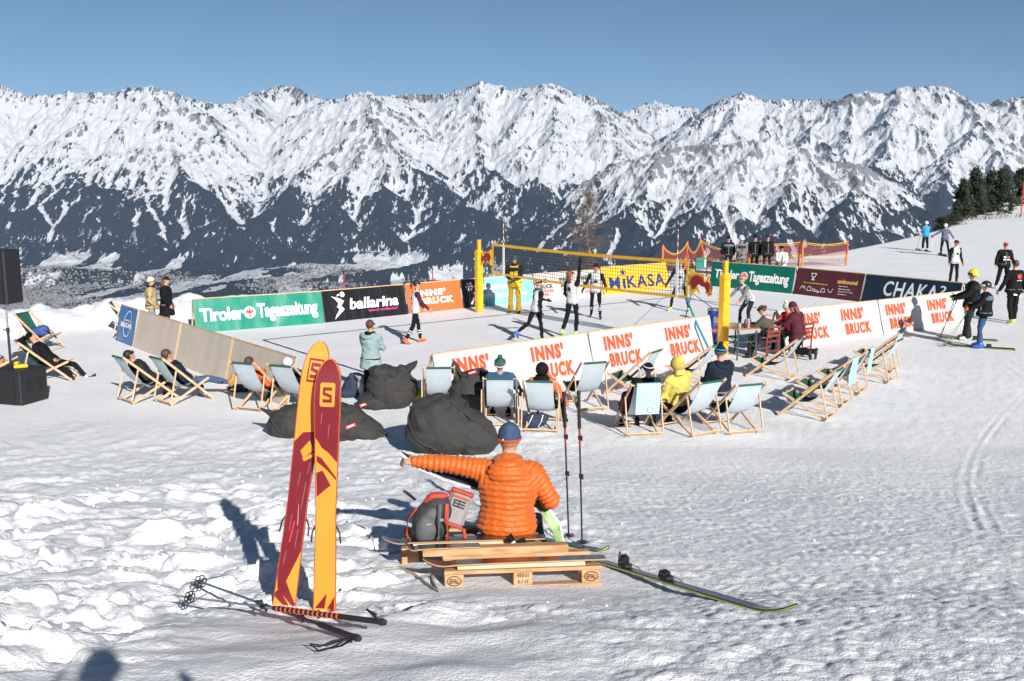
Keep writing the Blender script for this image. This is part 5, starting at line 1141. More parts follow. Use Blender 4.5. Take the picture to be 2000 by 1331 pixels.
    if hg == 'helmet':
        m = MB(); m.ell(A(0, -.01, .03), (.112 * k, .132 * k, .125 * k), 18, 9, 0, HM @ Euler((R(10), 0, 0)).to_matrix(), 0, .58); hb = add('helmet', m, hm)
        m = MB(); m.tube([A(.10, .03, .0), A(.085, .0, -.09)], .012 * k, 6); m.tube([A(-.10, .03, .0), A(-.085, .0, -.09)], .012 * k, 6); m.build('chin_strap', 'c_black', hb)
        m = MB(); q = [A(.108 * math.sin(a), -.005 + .118 * math.cos(a), .028) for a in [R(-75 + 150 * i / 10) for i in range(11)]]; m.tube(q, .030 * k, 6, flat=1.0); m.build('goggles', fit.get('gogglemat', 'goggle'), hb)
    if hg == 'hood':
        m = MB(); m.ell(A(0, -.03, .015), (.112 * k, .125 * k, .145 * k), 16, 10, 0, HM @ Euler((R(38), 0, 0)).to_matrix(), 0, .66); m.tube([A(0, -.07, -.08), A(0, -.08, -.16)], [.11 * k, .14 * k], 14, flat=.75); add('hood', m, hm)
    if fit.get('collar_roll'):
        m = MB(); nk = J['neck'] + Vector(off); q = [nk + up * .03 * k + (rt * math.cos(a) * .085 + fw * math.sin(a) * .085) * k for a in [i * 6.2832 / 14 for i in range(15)]]; m.tube(q, .034 * k, 7, caps=False); add('collar', m, fit['collar_roll'])
    if fit.get('folded_hood'):
        m = MB(); nk = J['neck'] + Vector(off); q = [nk - up * .0 * k + (rt * math.cos(a) * .12 - fw * (.06 + math.sin(a) * .08)) * k - up * .05 * math.sin(a) * k for a in [R(-25 + 230 * i / 12) for i in range(13)]]; m.tube(q, [.03 * k] + [.05 * k] * 11 + [.03 * k], 8); add('folded_hood', m, fit['folded_hood'])
    if fit.get('glasses'):
        m = MB(); q = [A(.078 * math.sin(a), .012 + .092 * math.cos(a), .022) for a in [R(-62 + 124 * i / 10) for i in range(11)]]; m.tube(q, .019 * k, 6, flat=.9); add('sunglasses', m, fit.get('glassmat', 'goggle'))
    elif fit.get('face', True):
        for s in (-1, 1): m = MB(); m.ell(A(.031 * s, .088, .018), (.013 * k, .008 * k, .008 * k), 8, 6, 0, HM); add('eye', m, 'eye_dark')
    if fit.get('face', True): m = MB(); m.ell(A(0, .086, -.055), (.022 * k, .008 * k, .007 * k), 8, 5, 0, HM); add('mouth', m, 'lips')
    if fit.get('beard'): m = MB(); m.ell(A(0, .035, -.075), (.060 * k, .066 * k, .055 * k), 12, 8, 0, HM, .35, 1); add('beard', m, fit['beard'])
    def patch(nm, mt, z0, z1, a0, a1, lift=.012, n=10):
        zs = [q[0] for q in st]; m = MB(); rows = []
        for j in range(4):
            z = z0 + (z1 - z0) * j / 3; rx, ry = (float(np.interp(z, zs, [q[i] for q in st])) * bt * k + lift for i in (1, 2))
            rows.append([Vector(off) + up * z * k + rt * rx * math.cos(R(a0 + (a1 - a0) * i / n)) + fw * ry * math.sin(R(a0 + (a1 - a0) * i / n)) for i in range(n + 1)])
        m.loft(rows, 0, False, True, False); return add(nm, m, mt)
    dark = top in ('c_black', 'c_charcoal', 'c_navy')
    if bt > 1.15 and top != 'puffer':
        patch('zip', 'c_grey' if dark else 'c_black', .0, .44, 87, 93, .014, 2); patch('hem_band', fit.get('hemband', 'c_charcoal' if not dark else 'c_grey'), -.02, .012, 0, 360, .010, 24)
    elif top == 'c_white':
        patch('chest_number', 'c_charcoal', .24, .32, 72, 108, .010); patch('back_number', 'c_charcoal', .26, .36, 255, 285, .010)
        for a_ in (0, 180): patch('side_panel', 'c_ltgrey', .04, .34, a_ - 14, a_ + 14, .008)
    if fit.get('yoke'): patch('yoke', fit['yoke'], .34, .455, 0, 360, .012, 28)
    if fit.get('half'): patch('dark_half', fit['half'], .03, .44, 92, 268, .011, 20)
    if fit.get('stripe'):
        for n_ in 'LR':
            a_, b_ = J['knee' + n_], J['ank' + n_]; m = MB(); 
            for t in (.35, .5): c_ = a_.lerp(b_, t) + Vector(off); m.tube([c_, c_ + (b_ - a_).normalized() * .03 * k], .064 * k * bl, 10); 
            add('leg_stripe', m, fit['stripe'])
    e['_k'] = k; e['_up'] = list(J['neck'] + Vector(off)); return e, J, Vector(off), k
ST = dict(legL=(2, 4, 3, 0), legR=(-2, 4, 3, 0), armL=(4, 9, 14, 4), armR=(4, 9, 14, 4))
def pose(base=ST, **kw): d = dict(base); d.update(kw); return d
FOLD = dict(armL=(28, 10, 78, 62), armR=(28, 10, 72, 58)); POCK = dict(armL=(-6, 20, 42, 34), armR=(-6, 20, 42, 34)); FRONT = dict(armL=(22, 6, 58, 36), armR=(22, 6, 58, 36))
DECK = dict(lean=-40, nod=-12, legL=(72, 6, 78, 6), legR=(72, 6, 78, 6), armL=(18, 10, 62, 30), armR=(18, 10, 62, 30))
def stand(px, py, z=0.0): p = at_z(px, py, z); p.z = gh(p.x, p.y); return p
def stand_top(px, pyt, h):
    p = at_z(px, pyt, h); return V3(p.x, p.y, gh(p.x, p.y))
GC, GP, GS, GD = 'spectators standing by the court', 'volleyball players on the court', 'skiers on the snow', 'people resting in deckchairs'
# onlookers by the corner
person(stand_top(293, 543, 1.68), R(-75), 'person in beige jacket, pale beanie and sunglasses standing behind the blue banner', pose(**POCK), dict(top='c_beige', pants='c_skyblue', shoe='s_black', hat='beanie', hatmat='c_cream', glasses=1, bulk=1.38, hem=.10, hair='h_blonde', collar_roll='c_black', arm='c_beige', legbulk=1.2), 1.68, group=GC)
person(stand_top(322, 541, 1.70), R(-80), 'person in long black coat and black cap behind the grey boards', pose(**POCK), dict(top='c_black', pants='s_tan', shoe='s_black', hat='cap', hatmat='c_black', glasses=1, bulk=1.38, hem=.32, flare=1.12, hair='h_red', hairstyle='long'), 1.70, group=GC)
person(stand_top(722, 627, 1.66), R(-24), 'person in mint jacket with tied-back hair, arms folded, seen from behind', pose(**FOLD), dict(top='c_mint', pants='c_black', shoe='s_black', hair='h_brown', hairstyle='bun', bulk=1.30, hem=.22, flare=1.08, folded_hood='c_mint', collar_roll='c_black', glasses=1), 1.66, group=GC)
# players
PL1 = dict(top='c_white', pants='c_black', shoe='s_black', arm='c_black', collar='c_black', hem=.05, glove='c_black')
person(stand(812, 671), R(-72), 'player in white vest with maroon sleeves and orange shoes walking past the orange banner', pose(legL=(14, 3, 6, -8), legR=(-12, 3, 18, 6), armL=(20, 8, 20, 6), armR=(24, 8, 24, 8), lean=4), {**PL1, 'arm': 'c_maroon', 'shoe': 's_orange', 'hair': 'h_black', 'hairstyle': 'pony', 'glasses': 1, 'glove': 'skin', 'stripe': 'c_white'}, 1.72, group=GP)
person(stand(1046, 668), R(-62), 'player in white vest and blue headband running up behind the jumping player', pose(legL=(-22, 4, 34, 10), legR=(14, 4, 10, 0), armL=(42, 10, 35, 4), armR=(-14, 14, 10, 0), lean=10, nod=-14), {**PL1, 'shoe': 's_blue', 'hair': 'h_blonde', 'hairstyle': 'bun', 'hat': 'headband', 'hatmat': 'c_navy', 'glasses': 1, 'collar_roll': 'c_green'}, 1.72, group=GP)
p = at_y(1117, 655, 27.3); p.z = 0
person(p, R(-40), 'player jumping with one arm stretched up to the ball, lime shoes', pose(legL=(-6, 5, 20, -38), legR=(4, 5, 12, -36), armL=(8, 16, 40, 10), armR=(170, 2, 6, 0), lean=-3, nod=-22, turn=-20, jump=.12, curl=12), {**PL1, 'shoe': 's_lime', 'hair': 'h_red', 'hairstyle': 'long', 'glasses': 1, 'legbulk': 1.06}, 1.80, group=GP)
person(stand(1163, 623), R(172), 'player with black cap and sunglasses running toward the net from its far side', pose(legL=(26, 5, 40, 0), legR=(-10, 5, 30, 8), armL=(16, 20, 40, 8), armR=(10, 24, 30, 6), lean=12), {**PL1, 'hat': 'beanie', 'hatmat': 'c_black', 'glasses': 1, 'glassmat': 's_orange', 'stripe': 'c_white'}, 1.78, group=GP)
person(stand(1329, 607), R(158), 'player with headband crouching wide-legged behind the net\'s white sleeve', pose(legL=(28, 18, 36, 6), legR=(28, 18, 36, 6), armL=(24, 24, 14, 10), armR=(24, 26, 14, 10), lean=20, nod=-6), {**PL1, 'shoe': 's_yellowgreen', 'hat': 'headband', 'hatmat': 'c_ltgrey', 'glasses': 1, 'hair': 'h_blonde'}, 1.80, group=GP)
person(stand(1463, 642), R(118), 'player with pink headband bending forward to receive beside the dark green banner', pose(legL=(34, 14, 40, 6), legR=(26, 16, 34, 8), armL=(40, 14, 16, 4), armR=(36, 16, 14, 6), lean=40, nod=-28), {**PL1, 'pants': 'c_navy', 'hat': 'headband', 'hatmat': 'c_pink', 'hair': 'h_blonde', 'glasses': 1, 'glove': 'skin', 'arm': 'c_grey'}, 1.76, group=GP)
person(stand(1005, 612), R(170), 'tall referee in black and yellow jacket and bright yellow trousers behind the net', pose(**FRONT), dict(top='c_yellow', arm='c_black', pants='c_yellow', shoe='s_black', hat='beanie', hatmat='c_green', glasses=1, glassmat='goggle', yoke='c_black', hemband='c_slate', bulk=1.28, legbulk=1.32, cuff=1.7, hem=.14, collar_roll='c_black', glove='c_slate', skin='skin'), 1.88, group=GC)
# spectators behind the far end
for px, pt, h, lab, f, ps in ((1423, 462, 1.80, 'spectator in black and white jacket, first by the piste net', dict(top='c_black', pants='c_black', shoe='s_black', hat='cap', hatmat='c_black', yoke='c_slate', bulk=1.42, glasses=1, hem=.1), POCK), (1449, 466, 1.72, 'spectator in grey jacket with white beanie by the fence', dict(top='c_grey', pants='c_slate', shoe='s_black', hat='beanie', hatmat='c_white', yoke='c_charcoal', bulk=1.4, glasses=1, hem=.14), FRONT),
                          (1475, 461, 1.78, 'spectator all in black with a pointed beanie by the orange post', dict(top='c_black', pants='c_black', shoe='s_black', hat='pompom', hatmat='c_black', bulk=1.4, hem=.14), POCK), (1500, 460, 1.82, 'spectator in black jacket and dark red beanie, tallest by the fence', dict(top='c_black', pants='c_navy', shoe='s_black', hat='beanie', hatmat='c_maroon', bulk=1.38, hem=.12), ST),
                          (1527, 481, 1.70, 'spectator in white jacket with black strap behind the banner', dict(top='c_white', pants='c_black', shoe='s_black', hat='cap', hatmat='c_black', bulk=1.42, glasses=1, hem=.08), FRONT)):
    q, J_, off_, k_ = person(stand_top(px, pt, h), R(178), lab, pose(**ps), f, h, group=GC)
    if px == 1527: m = MB(); nk = off_ + J_['neck']; m.tube([nk + V3(-.13, .10, -.02), nk + V3(0, .155, -.25), nk + V3(.12, .14, -.46)], .018, 6); m.build('shoulder_strap', 'c_black', q)
# two skiers far up the piste
mat('ski_dark', (.02, .025, .03), .35, .2, 6); mat('ski_lime', (.42, .55, .03), .4, .1); mat('pole_green', (.10, .45, .15), .4, 0); mat('boot_blue', (.03, .10, .40), .35, .08)
def skis(e, k, spread=.16, L=1.6, mt='ski_dark', edge='ski_lime'):
    for s in (-1, 1):
        m = MB(); pr = [(-.72, .0, .05), (-.70, .012, .045), (0, .01, .034), (.62, .012, .052), (.78, .045, .048), (.88, .11, .02)]; sc = L / 1.6
        m.loft([[V3(s * spread / 2 - w, y * sc, z + .0), V3(s * spread / 2 + w, y * sc, z), V3(s * spread / 2 + w, y * sc, z + .014), V3(s * spread / 2 - w, y * sc, z + .014)] for y, z, w in pr], 0, True, False); sk = m.build('ski', mt, e)
        m = MB(); m.loft([[V3(s * spread / 2 + s * (w + .001), y * sc, z + .002), V3(s * spread / 2 + s * (w + .005), y * sc, z + .002), V3(s * spread / 2 + s * (w + .005), y * sc, z + .012), V3(s * spread / 2 + s * (w + .001), y * sc, z + .012)] for y, z, w in pr], 0, True, False); m.build('edge_stripe', edge, sk)
        m = MB(); m.box((s * spread / 2, .16, .055), (.07, .10, .06), bev=.01); m.box((s * spread / 2, -.16, .06), (.07, .12, .08), bev=.01); m.build('binding', 's_black', sk)
def pole_in_hand(e, a, b, mt='s_black'):
    a, b = Vector(a), Vector(b); m = MB(); m.tube([a, b], [.011, .007], 6); o = m.build('ski_pole', mt, e); d = (b - a).normalized(); m = MB(); c = b - d * .07; m.tube([c - d * .004, c + d * .006], .05, 10); m.build('basket', 's_black', o); m = MB(); m.tube([a - d * .02, a + d * .12], .017, 7); m.build('grip', 's_black', o)
e1, J1, o1, k1 = person(stand(1806, 491), R(8), 'skier in bright blue jacket and white helmet on the far piste', pose(**FRONT), dict(top='c_azure', pants='c_black', shoe='s_white', hat='helmet', hatmat='helmet_white', bulk=1.25, legbulk=1.25, boot=1.3, hem=.06, glove='c_black'), 1.74, group=GS); skis(e1, k1)
pole_in_hand(e1, J1['wriL'] + o1, (-.35, .35, .0)); pole_in_hand(e1, J1['wriR'] + o1, (.35, .3, .0))
e1, J1, o1, k1 = person(stand(1843, 500), R(-10), 'skier in slate grey jacket and white helmet with arms spread on the far piste', pose(legL=(6, 6, 8, 0), legR=(-10, 12, 4, 0), armL=(12, 52, 14, 0), armR=(14, 34, 30, 0)), dict(top='c_slate', pants='c_black', shoe='s_black', hat='helmet', hatmat='helmet_white', bulk=1.2, legbulk=1.15, boot=1.3, hem=.06, glove='c_black'), 1.76, group=GS); skis(e1, k1)
pole_in_hand(e1, J1['wriL'] + o1, (-.62, .1, .0), 'print_white'); pole_in_hand(e1, J1['wriR'] + o1, (.5, .25, .0), 'print_white')
# three men on the right
person(stand_top(1868, 470, 1.86), R(196), 'man in white vest, black shorts and dark red cap behind the navy banner', pose(armL=(2, 14, 10, 2), armR=(2, 14, 10, 2)), {**PL1, 'hat': 'cap', 'hatmat': 'c_maroon', 'pants': 'c_black', 'glove': 'skin', 'bulk': 1.08, 'collar_roll': 'c_white'}, 1.86, group=GC)
e1, J1, o1, k1 = person(stand(1957, 565), R(176), 'man in black hooded sweater and red cap walking down toward the court', pose(legL=(10, 5, 6, 0), legR=(-8, 5, 14, 0), armL=(-6, 24, 16, 4), armR=(8, 22, 20, 6)), dict(top='c_black', pants='c_black', shoe='s_white', hat='cap', hatmat='c_red', bulk=1.4, hem=.12, legbulk=1.3, glasses=1, sock='s_white', folded_hood='c_black'), 1.84, group=GC)
fnb = lambda s, t, l=0.0: V3(s, .172 + l, t); 
for a, b in ((-.07, 1.30), (.07, 1.30), (-.07, 1.20), (.07, 1.20)): m = MB(); m.box((a, .208, b), (.09, .01, .055)); m.build('chest_patch', 'print_orange_red' if (a < 0 and b > 1.25) else 'print_white', e1)
e1, J1, o1, k1 = person(stand(1975, 631), R(8), 'man in black top with red emblem on his back, striding away', pose(legL=(-8, 5, 12, 0), legR=(10, 5, 6, 0), armL=(-4, 26, 24, 6), armR=(4, 26, 24, 6)), dict(top='c_black', pants='c_black', shoe='s_yellowgreen', hat='cap', hatmat='c_black', back_cap=0, bulk=1.4, legbulk=1.25, hem=.10, sock='s_white', face=False, hair='h_brown'), 1.92, group=GC)
bk = o1 + J1['chest']; fnk = lambda s, t, l=0.0: V3(bk.x - s if False else bk.x + s, bk.y - .215 - l, bk.z + t)
put_poly(fnk, ringpoly(0, .03, .075, .075, .02, 20) + [disc(-.01, .03, .05, 12)], 'print_red', e1, 'back_emblem', .012); put_text(fnk, 'SKI TEAM', -.08, -.11, .16, .035, .012, 'print_white', e1, bold=.02)
put_poly(lambda s, t, l=0.0: V3(s, o1.y - .20 - l, o1.z + t - .12), [[(-.14, .0), (-.02, -.02), (-.02, -.06), (-.14, -.05)], [(.06, -.06), (.14, -.07), (.14, -.11), (.06, -.10)]], 'print_white', e1, 'shorts_print', .01)
# two skiers at the near right corner
e1, J1, o1, k1 = person(stand(1893, 664), R(72), 'taller skier in black with yellow helmet waiting by the white banner', pose(armL=(30, 14, 40, 6), armR=(26, 14, 46, 6), legL=(10, 4, 12, 2), legR=(10, 4, 12, 2)), dict(top='c_black', pants='c_charcoal', shoe='s_white', hat='helmet', hatmat='helmet_yellow', yoke='c_charcoal', bulk=1.5, legbulk=1.45, boot=1.35, cuff=1.6, hem=.14, glove='c_black'), 1.90, group=GS); skis(e1, k1, .2)
pole_in_hand(e1, J1['wriL'] + o1, (-.45, .85, .0)); pole_in_hand(e1, J1['wriR'] + o1, (.30, .70, .0))
e1, J1, o1, k1 = person(stand(1918, 680), R(66), 'shorter skier in black jacket and blue trousers with green poles', pose(armL=(34, 10, 30, 8), armR=(34, 10, 30, 8), legL=(12, 5, 16, 4), legR=(12, 5, 16, 4)), dict(top='c_black', pants='c_blue', shoe='boot_blue', hat='helmet', hatmat='helmet_black', gogglemat='helmet_white', yoke='c_slate', bulk=1.5, legbulk=1.3, boot=1.4, cuff=1.3, hem=.10, glove='s_orange'), 1.72, group=GS); skis(e1, k1, .22, 1.75)
pole_in_hand(e1, J1['wriL'] + o1, (-.25, .95, .0), 'pole_green'); pole_in_hand(e1, J1['wriR'] + o1, (.2, .8, .0), 'pole_green')
m = MB()
for s in (-1, 1): m.tube([o1 + V3(s * .19, .10, .05) * 1, o1 + V3(s * .21, .10, .28), o1 + V3(s * .16, .12, .42)], .022, 6)
m.build('jacket_piping', 'c_white', e1)
# around the scorers' table
SITC = dict(lean=12, nod=14, legL=(82, 8, 84, 2), legR=(80, 8, 76, 2), armL=(46, 8, 50, 22), armR=(46, 8, 50, 22))
c = at_z(1497, 700, 0); person((c.x, c.y, gh(c.x, c.y)), R(62), 'scorer in olive and pink jacket sitting at the table', pose(**SITC), dict(top='c_olive', pants='c_charcoal', shoe='s_black', hat='headband', hatmat='c_black', hair='h_brown', hairstyle='bun', hemband='c_pink', bulk=1.45, legbulk=1.3, hem=.0, glasses=1, folded_hood='c_pink'), 1.70, pelvis=(0, -.02, .56), group='scorers at the table')
c = stand_top(1548, 592, 1.24); person(c, R(115), 'scorer in grey bobble hat sitting behind the maroon jacket', pose(**SITC), dict(top='c_red', pants='c_black', shoe='s_black', hat='pompom', hatmat='c_ltgrey', pom='c_cream', bulk=1.25, hair='h_blonde', hairstyle='long'), 1.70, pelvis=(0, 0, .50), group='scorers at the table')
KN = dict(lean=10, nod=14, legL=(8, 6, 98, -50), legR=(4, 6, 94, -50), armL=(40, 8, 52, 20), armR=(40, 8, 52, 20))
c = stand(1556, 700); person(c, R(52), 'scorer in maroon jacket and hat kneeling on the snow by the red chair', pose(**KN), dict(top='c_maroon', pants='c_black', shoe='s_black', hat='beanie', hatmat='c_maroon', hair='h_red', hairstyle='long', bulk=1.5, legbulk=1.4, hem=.18, folded_hood='c_maroon'), 1.72, group='scorers at the table')
# in the deckchairs
def sit(key, label, f, h=1.72, dy=.06, dz=.42, **kw):
    c = CH[key]; return person(c.location, c.rotation_euler.z, label, pose(DECK, **kw), f, h, pelvis=(0, dy, dz), group=GD)
sit('A', 'dark-haired person reclining in the leftmost deckchair of the pair', dict(top='c_charcoal', pants='c_black', shoe='s_black', hair='h_black', bulk=1.25, glasses=1))
sit('B', 'person in jeans and tan boots with legs crossed in a deckchair', dict(top='c_navy', pants='c_jeans', shoe='s_tan', hair='h_brown', bulk=1.2, boot=1.15, legbulk=1.15), 1.78, legL=(64, 4, 62, 6), legR=(92, 14, 20, 20), nod=0)
sit('C', 'person with tied brown hair and orange jacket in a deckchair left of the skis', dict(top='c_orange', pants='c_black', shoe='s_black', hair='h_brown', hairstyle='bun', bulk=1.2))
sit('D', 'person in white hat in the deckchair behind the planted skis', dict(top='c_charcoal', pants='c_black', shoe='s_black', hat='beanie', hatmat='c_white', bulk=1.2))
sit('F', 'person in striped green beanie and blue jacket in a deckchair', dict(top='c_blue', pants='c_black', shoe='s_black', hat='pompom', hatmat='c_green', rim='c_ltgrey', band='c_slate', bulk=1.4), 1.8, .14, .44, lean=-24, nod=0, armR=(14, 30, 40, 14))
sit('G', 'person with black hood and orange sleeves in a deckchair behind the ski poles', dict(top='c_black', arm='c_orange', pants='c_black', shoe='s_brown', hat='hood', hatmat='c_black', bulk=1.35), 1.78, .12, .44, lean=-26, nod=0, armR=(10, 28, 40, 10), legR=(70, 26, 60, 6))
sit('I', 'person in dark red jacket slumped in the towel-hung deckchair', dict(top='c_maroon', pants='c_black', shoe='s_brown', hat='hood', hatmat='c_black', bulk=1.25), 1.68, .10, .40, side=-12)
sit('J', 'person in yellow hooded jacket sitting in a deckchair', dict(top='c_lemon', pants='c_black', shoe='s_black', hat='hood', hatmat='c_lemon', bulk=1.45, legbulk=1.15, glove='c_black'), 1.84, .26, .46, lean=-6, nod=4, side=-8, legL=(66, 16, 70, 4))
sit('V', 'person in black clothes lying back in the deckchair by the loudspeaker', dict(top='c_black', pants='c_black', shoe='s_black', hair='h_brown', hairstyle='bun', bulk=1.15, sock='s_white'), 1.74, .06, .42, legL=(78, 5, 40, 10), legR=(58, 5, 40, 10))
sit('W', 'person in beige top in the deckchair cut by the picture edge', dict(top='c_cream', pants='s_tan', shoe='s_tan', hair='h_black', bulk=1.2), 1.72, legL=(70, 5, 40, 4), legR=(70, 5, 40, 4))
c = stand(1402, 812); person(c, R(24), 'person in navy padded jacket and blue striped beanie sitting before the empty end deckchair', pose(DECK, lean=-4, nod=4), dict(top='c_navy', pants='c_black', shoe='s_black', hat='pompom', hatmat='c_navy', band='c_azure', rim='c_slate', bulk=1.5, folded_hood='c_navy'), 1.84, pelvis=(0, 0, .50), group=GD)
c = stand(1262, 815); person(c, R(10), 'person in black cap with white print sitting before the towel-hung deckchair', pose(DECK, lean=-10, nod=2), dict(top='c_charcoal', pants='c_black', shoe='s_black', hat='beanie', hatmat='c_black', bulk=1.2, rim='s_black', band='c_white'), 1.66, pelvis=(0, 0, .28), group=GD)
# the photographer, whose shadow reaches into the picture
person((-.02, -.18, gh(0, -.18)), 0, 'photographer standing above the scene, shadow cast on the snow', pose(armL=(20, 30, 132, 30), armR=(20, 30, 132, 30), nod=0), dict(top='c_black', pants='c_black', shoe='s_black', hat='beanie', hatmat='c_black', bulk=1.15), (4.52 + .17 - gh(0, -.18)), group='people behind the camera')
# ball in play
mat('ball_blue', (.012, .05, .14), .45, .03); mat('ball_yellow', (.75, .50, .03), .45, .03)
bp_ = at_y(1157, 491, 28.9); m = MB(); b = MB(); nu, nv, r = 24, 16, .122
for i in range(nv):
    for j in range(nu):
        q = []
        for (a, c_) in ((i, j), (i + 1, j), (i + 1, j + 1), (i, j + 1)): th, ph = math.pi * a / nv, 2 * math.pi * c_ / nu; q.append(V3(math.sin(th) * math.cos(ph), math.sin(th) * math.sin(ph), math.cos(th)) * r)
        k_ = int(math.floor((j / nu * 4 + .5 * math.sin(math.pi * i / nv * 2)) * 1.0)) % 2; m.add(q, [(0, 1, 2, 3)], k_, True)
o = m.build('volleyball', ['ball_blue', 'ball_yellow']); o.location = bp_; o.rotation_euler = (.6, .4, .9); tag(o, 'blue and yellow volleyball in the air at the top of the net', 'ball')
# ------------------------------------------------------------ foreground: planted skis
mat('ski_orange', (.82, .27, .03), .35, .04, 4); mat('ski_maroon', (.17, .010, .016), .35, .10, 10); mat('ski_edge', (.35, .04, .03), .4, 0); mat('scuff', (.45, .25, .22), .5, 0)
def ski_width(s, L):
    t = s / L; w = np.interp(t, [0, .03, .45, .84, .92, .955, .98, .993, 1.0], [.052, .055, .047, .062, .060, .052, .037, .022, .004]); return float(w)
def planted(pb, pt, Yb, label, base, prints, L=1.84, tilt=0.0, wscale=1.0, lead=0.0):
    zb = float(gbase(0, Yb)); B = at_y(*pb, Yb); T = at_y(*pt, Yb + lead); d = T - B; Ln = d.length; up = d.normalized(); nrm = Vector((0, -1, 0)); nrm = (nrm - up * nrm.dot(up)).normalized(); sd = up.cross(nrm) * -1
    sd = nrm.cross(up) * -1; sd = up.cross(nrm); e = empty('planted_ski', B, 0, label, 'ski', 'pair of skis planted upright in the snow'); Lt = Ln + .12
    def fn(s, t, lift=0.0):
        cv = 0.09 * max(0, (s / Lt - .84) / .16) ** 2 + .012 * math.cos(s / Lt * 3.1)
        return sd * t * wscale + up * (s - .12) + nrm * (lift - cv)
    st = [Lt * x for x in np.concatenate([np.linspace(0, .88, 24), [.91, .935, .955, .97, .982, .991, .997, 1.0]])]; m = MB(); rings = []
    for s in st: w = ski_width(s, Lt); rings.append([fn(s, -w, 0), fn(s, w, 0), fn(s, w, -.013), fn(s, -w, -.013)])
    m.loft(rings, 0, True, False); m.build('base', base, e)
    m = MB()
    for sg in (-1, 1): m.loft([[fn(s, sg * (ski_width(s, Lt) + .0005), .0005), fn(s, sg * (ski_width(s, Lt) + .004), .0005), fn(s, sg * (ski_width(s, Lt) + .004), -.012), fn(s, sg * (ski_width(s, Lt) + .0005), -.012)] for s in st], 0, True, False)
    m.build('steel_edge', 'ski_edge', e)
    for f, zc in ((.50, .05), (.44, -.05)): m = MB(); c = fn(Lt * f, 0, -.035); m.box(c, (.07, .05, .14)); m.build('binding', 's_black', e)
    for q in (-1, 1): m = MB(); a = fn(Lt * .39, q * .05, -.02); m.tube([a, a + sd * q * .025 - up * .05, a + sd * q * .03 - up * .12], .006, 5); m.build('brake_arm', 's_black', e)
    W = lambda s: ski_width(s * Lt, Lt)
    for col, p in [(c_, p_) for c_, ps in prints for p_ in ps]:
        mm = MB()
        if True:
            # clip to the ski outline by expressing t as a share of the half width
            pts = []
            for (s0, t0), (s1, t1) in zip(p, p[1:] + p[:1]):
                for i in range(6): a = i / 6; s = s0 + (s1 - s0) * a; t = t0 + (t1 - t0) * a; pts.append(fn(s * Lt, t * W(s) * .985, .0015))
            mm.add(pts, [list(range(len(pts)))])
        bm = bmesh.new(); me = mm.mesh('print', col); bm.from_mesh(me); bmesh.ops.triangulate(bm, faces=bm.faces); bm.to_mesh(me); bm.free(); link('base_print', me, e)
    return e, fn, Lt
def s_logo(e, fn, Lt, s0, h, mt_box, mt_s, hollow):
    w = .036; P = lambda a, b, l: fn(Lt * s0 + b * h, a * w, l)
    def quad(mm, q, l):                                              # a strip of small faces, so that it follows the curved tip
        (a0, a1, a2, a3), n = [Vector((*p, 0)) for p in q], 10
        for i in range(n):
            f, g = i / n, (i + 1) / n; mm.add([P(*v.xy, l) for v in (a0.lerp(a3, f), a1.lerp(a2, f), a1.lerp(a2, g), a0.lerp(a3, g))], [(0, 1, 2, 3)])
    mm = MB()
    for p in ([[(-1, 0), (1, 0), (1, .09), (-1, .09)], [(-1, .91), (1, .91), (1, 1), (-1, 1)], [(-1, .09), (-.82, .09), (-.82, .91), (-1, .91)], [(.82, .09), (1, .09), (1, .91), (.82, .91)]] if hollow else [[(-1, .05), (1, .05), (1, .95), (-1, .95)], [(-.9, 0), (.9, 0), (.9, .05), (-.9, .05)], [(-.9, .95), (.9, .95), (.9, 1), (-.9, 1)]]): quad(mm, p, .0032)
    bx = mm.build('logo_box', mt_box, e); mm = MB()
    for i, p in enumerate([[(-.62, .68), (.62, .68), (.62, .82), (-.62, .82)], [(-.62, .50), (-.30, .46), (-.30, .68), (-.62, .68)], [(-.62, .50), (.62, .36), (.62, .50), (-.62, .64)], [(.30, .32), (.62, .32), (.62, .50), (.30, .54)], [(-.62, .18), (.62, .18), (.62, .32), (-.62, .32)]]): quad(mm, p, .0046 + .0003 * i)
    mm.build('logo_letter', mt_s, bx)
eL, fL, LL = planted((553, 1190), (623, 670), 6.36, 'planted ski with orange tip and maroon middle, leaning left one of the pair', 'ski_orange', [('ski_maroon', [[(.655, -1), (.690, -.3), (.70, 1), (.40, 1), (.275, 1), (.16, -.1), (.10, .75), (.085, 1), (.065, 1), (.13, -.85), (.175, -1)], [(.06, .35), (.075, .45), (.13, -.7), (.115, -1), (.10, -1)], [(.05, 0), (.06, .9), (.045, 1), (.03, .5)]]), ('ski_orange', [])], wscale=1.34, lead=.10)
put_p = lambda e, fn, Lt, polys, mt: [ (lambda mm: (mm, [mm.add([fn(s * Lt, t * ski_width(s * Lt, Lt), .003) for s, t in p], [list(range(len(p)))]) for p in polys], mm.build('base_print', mt, e)))(MB()) ]
put_p(eL, fL, LL, [[(.625, -.35), (.665, .35), (.635, .85), (.60, .0)]], 'ski_orange'); put_p(eL, fL, LL, [[(.60, -.1), (.625, .9), (.612, .95), (.59, .1)]], 'ski_orange')
put_p(eL, fL, LL, [[(.30, -.35), (.38, -.1), (.375, .0), (.30, -.22)]], 'print_red'); put_p(eL, fL, LL, [[(.36, .28), (.44, .12), (.44, .17), (.37, .36)]], 'scuff')
for _s, _t, _l in ((.34, -.5, .06), (.42, .45, .10), (.50, -.2, .05), (.28, .3, .07), (.55, .6, .04), (.22, -.6, .05), (.70, .2, .05), (.78, -.4, .04)): put_p(eL, fL, LL, [[(_s, _t), (_s + _l, _t + .10), (_s + _l, _t + .13), (_s, _t + .025)]], 'scuff')
s_logo(eL, fL, LL, .865, .155, 'ski_maroon', 'ski_maroon', True)
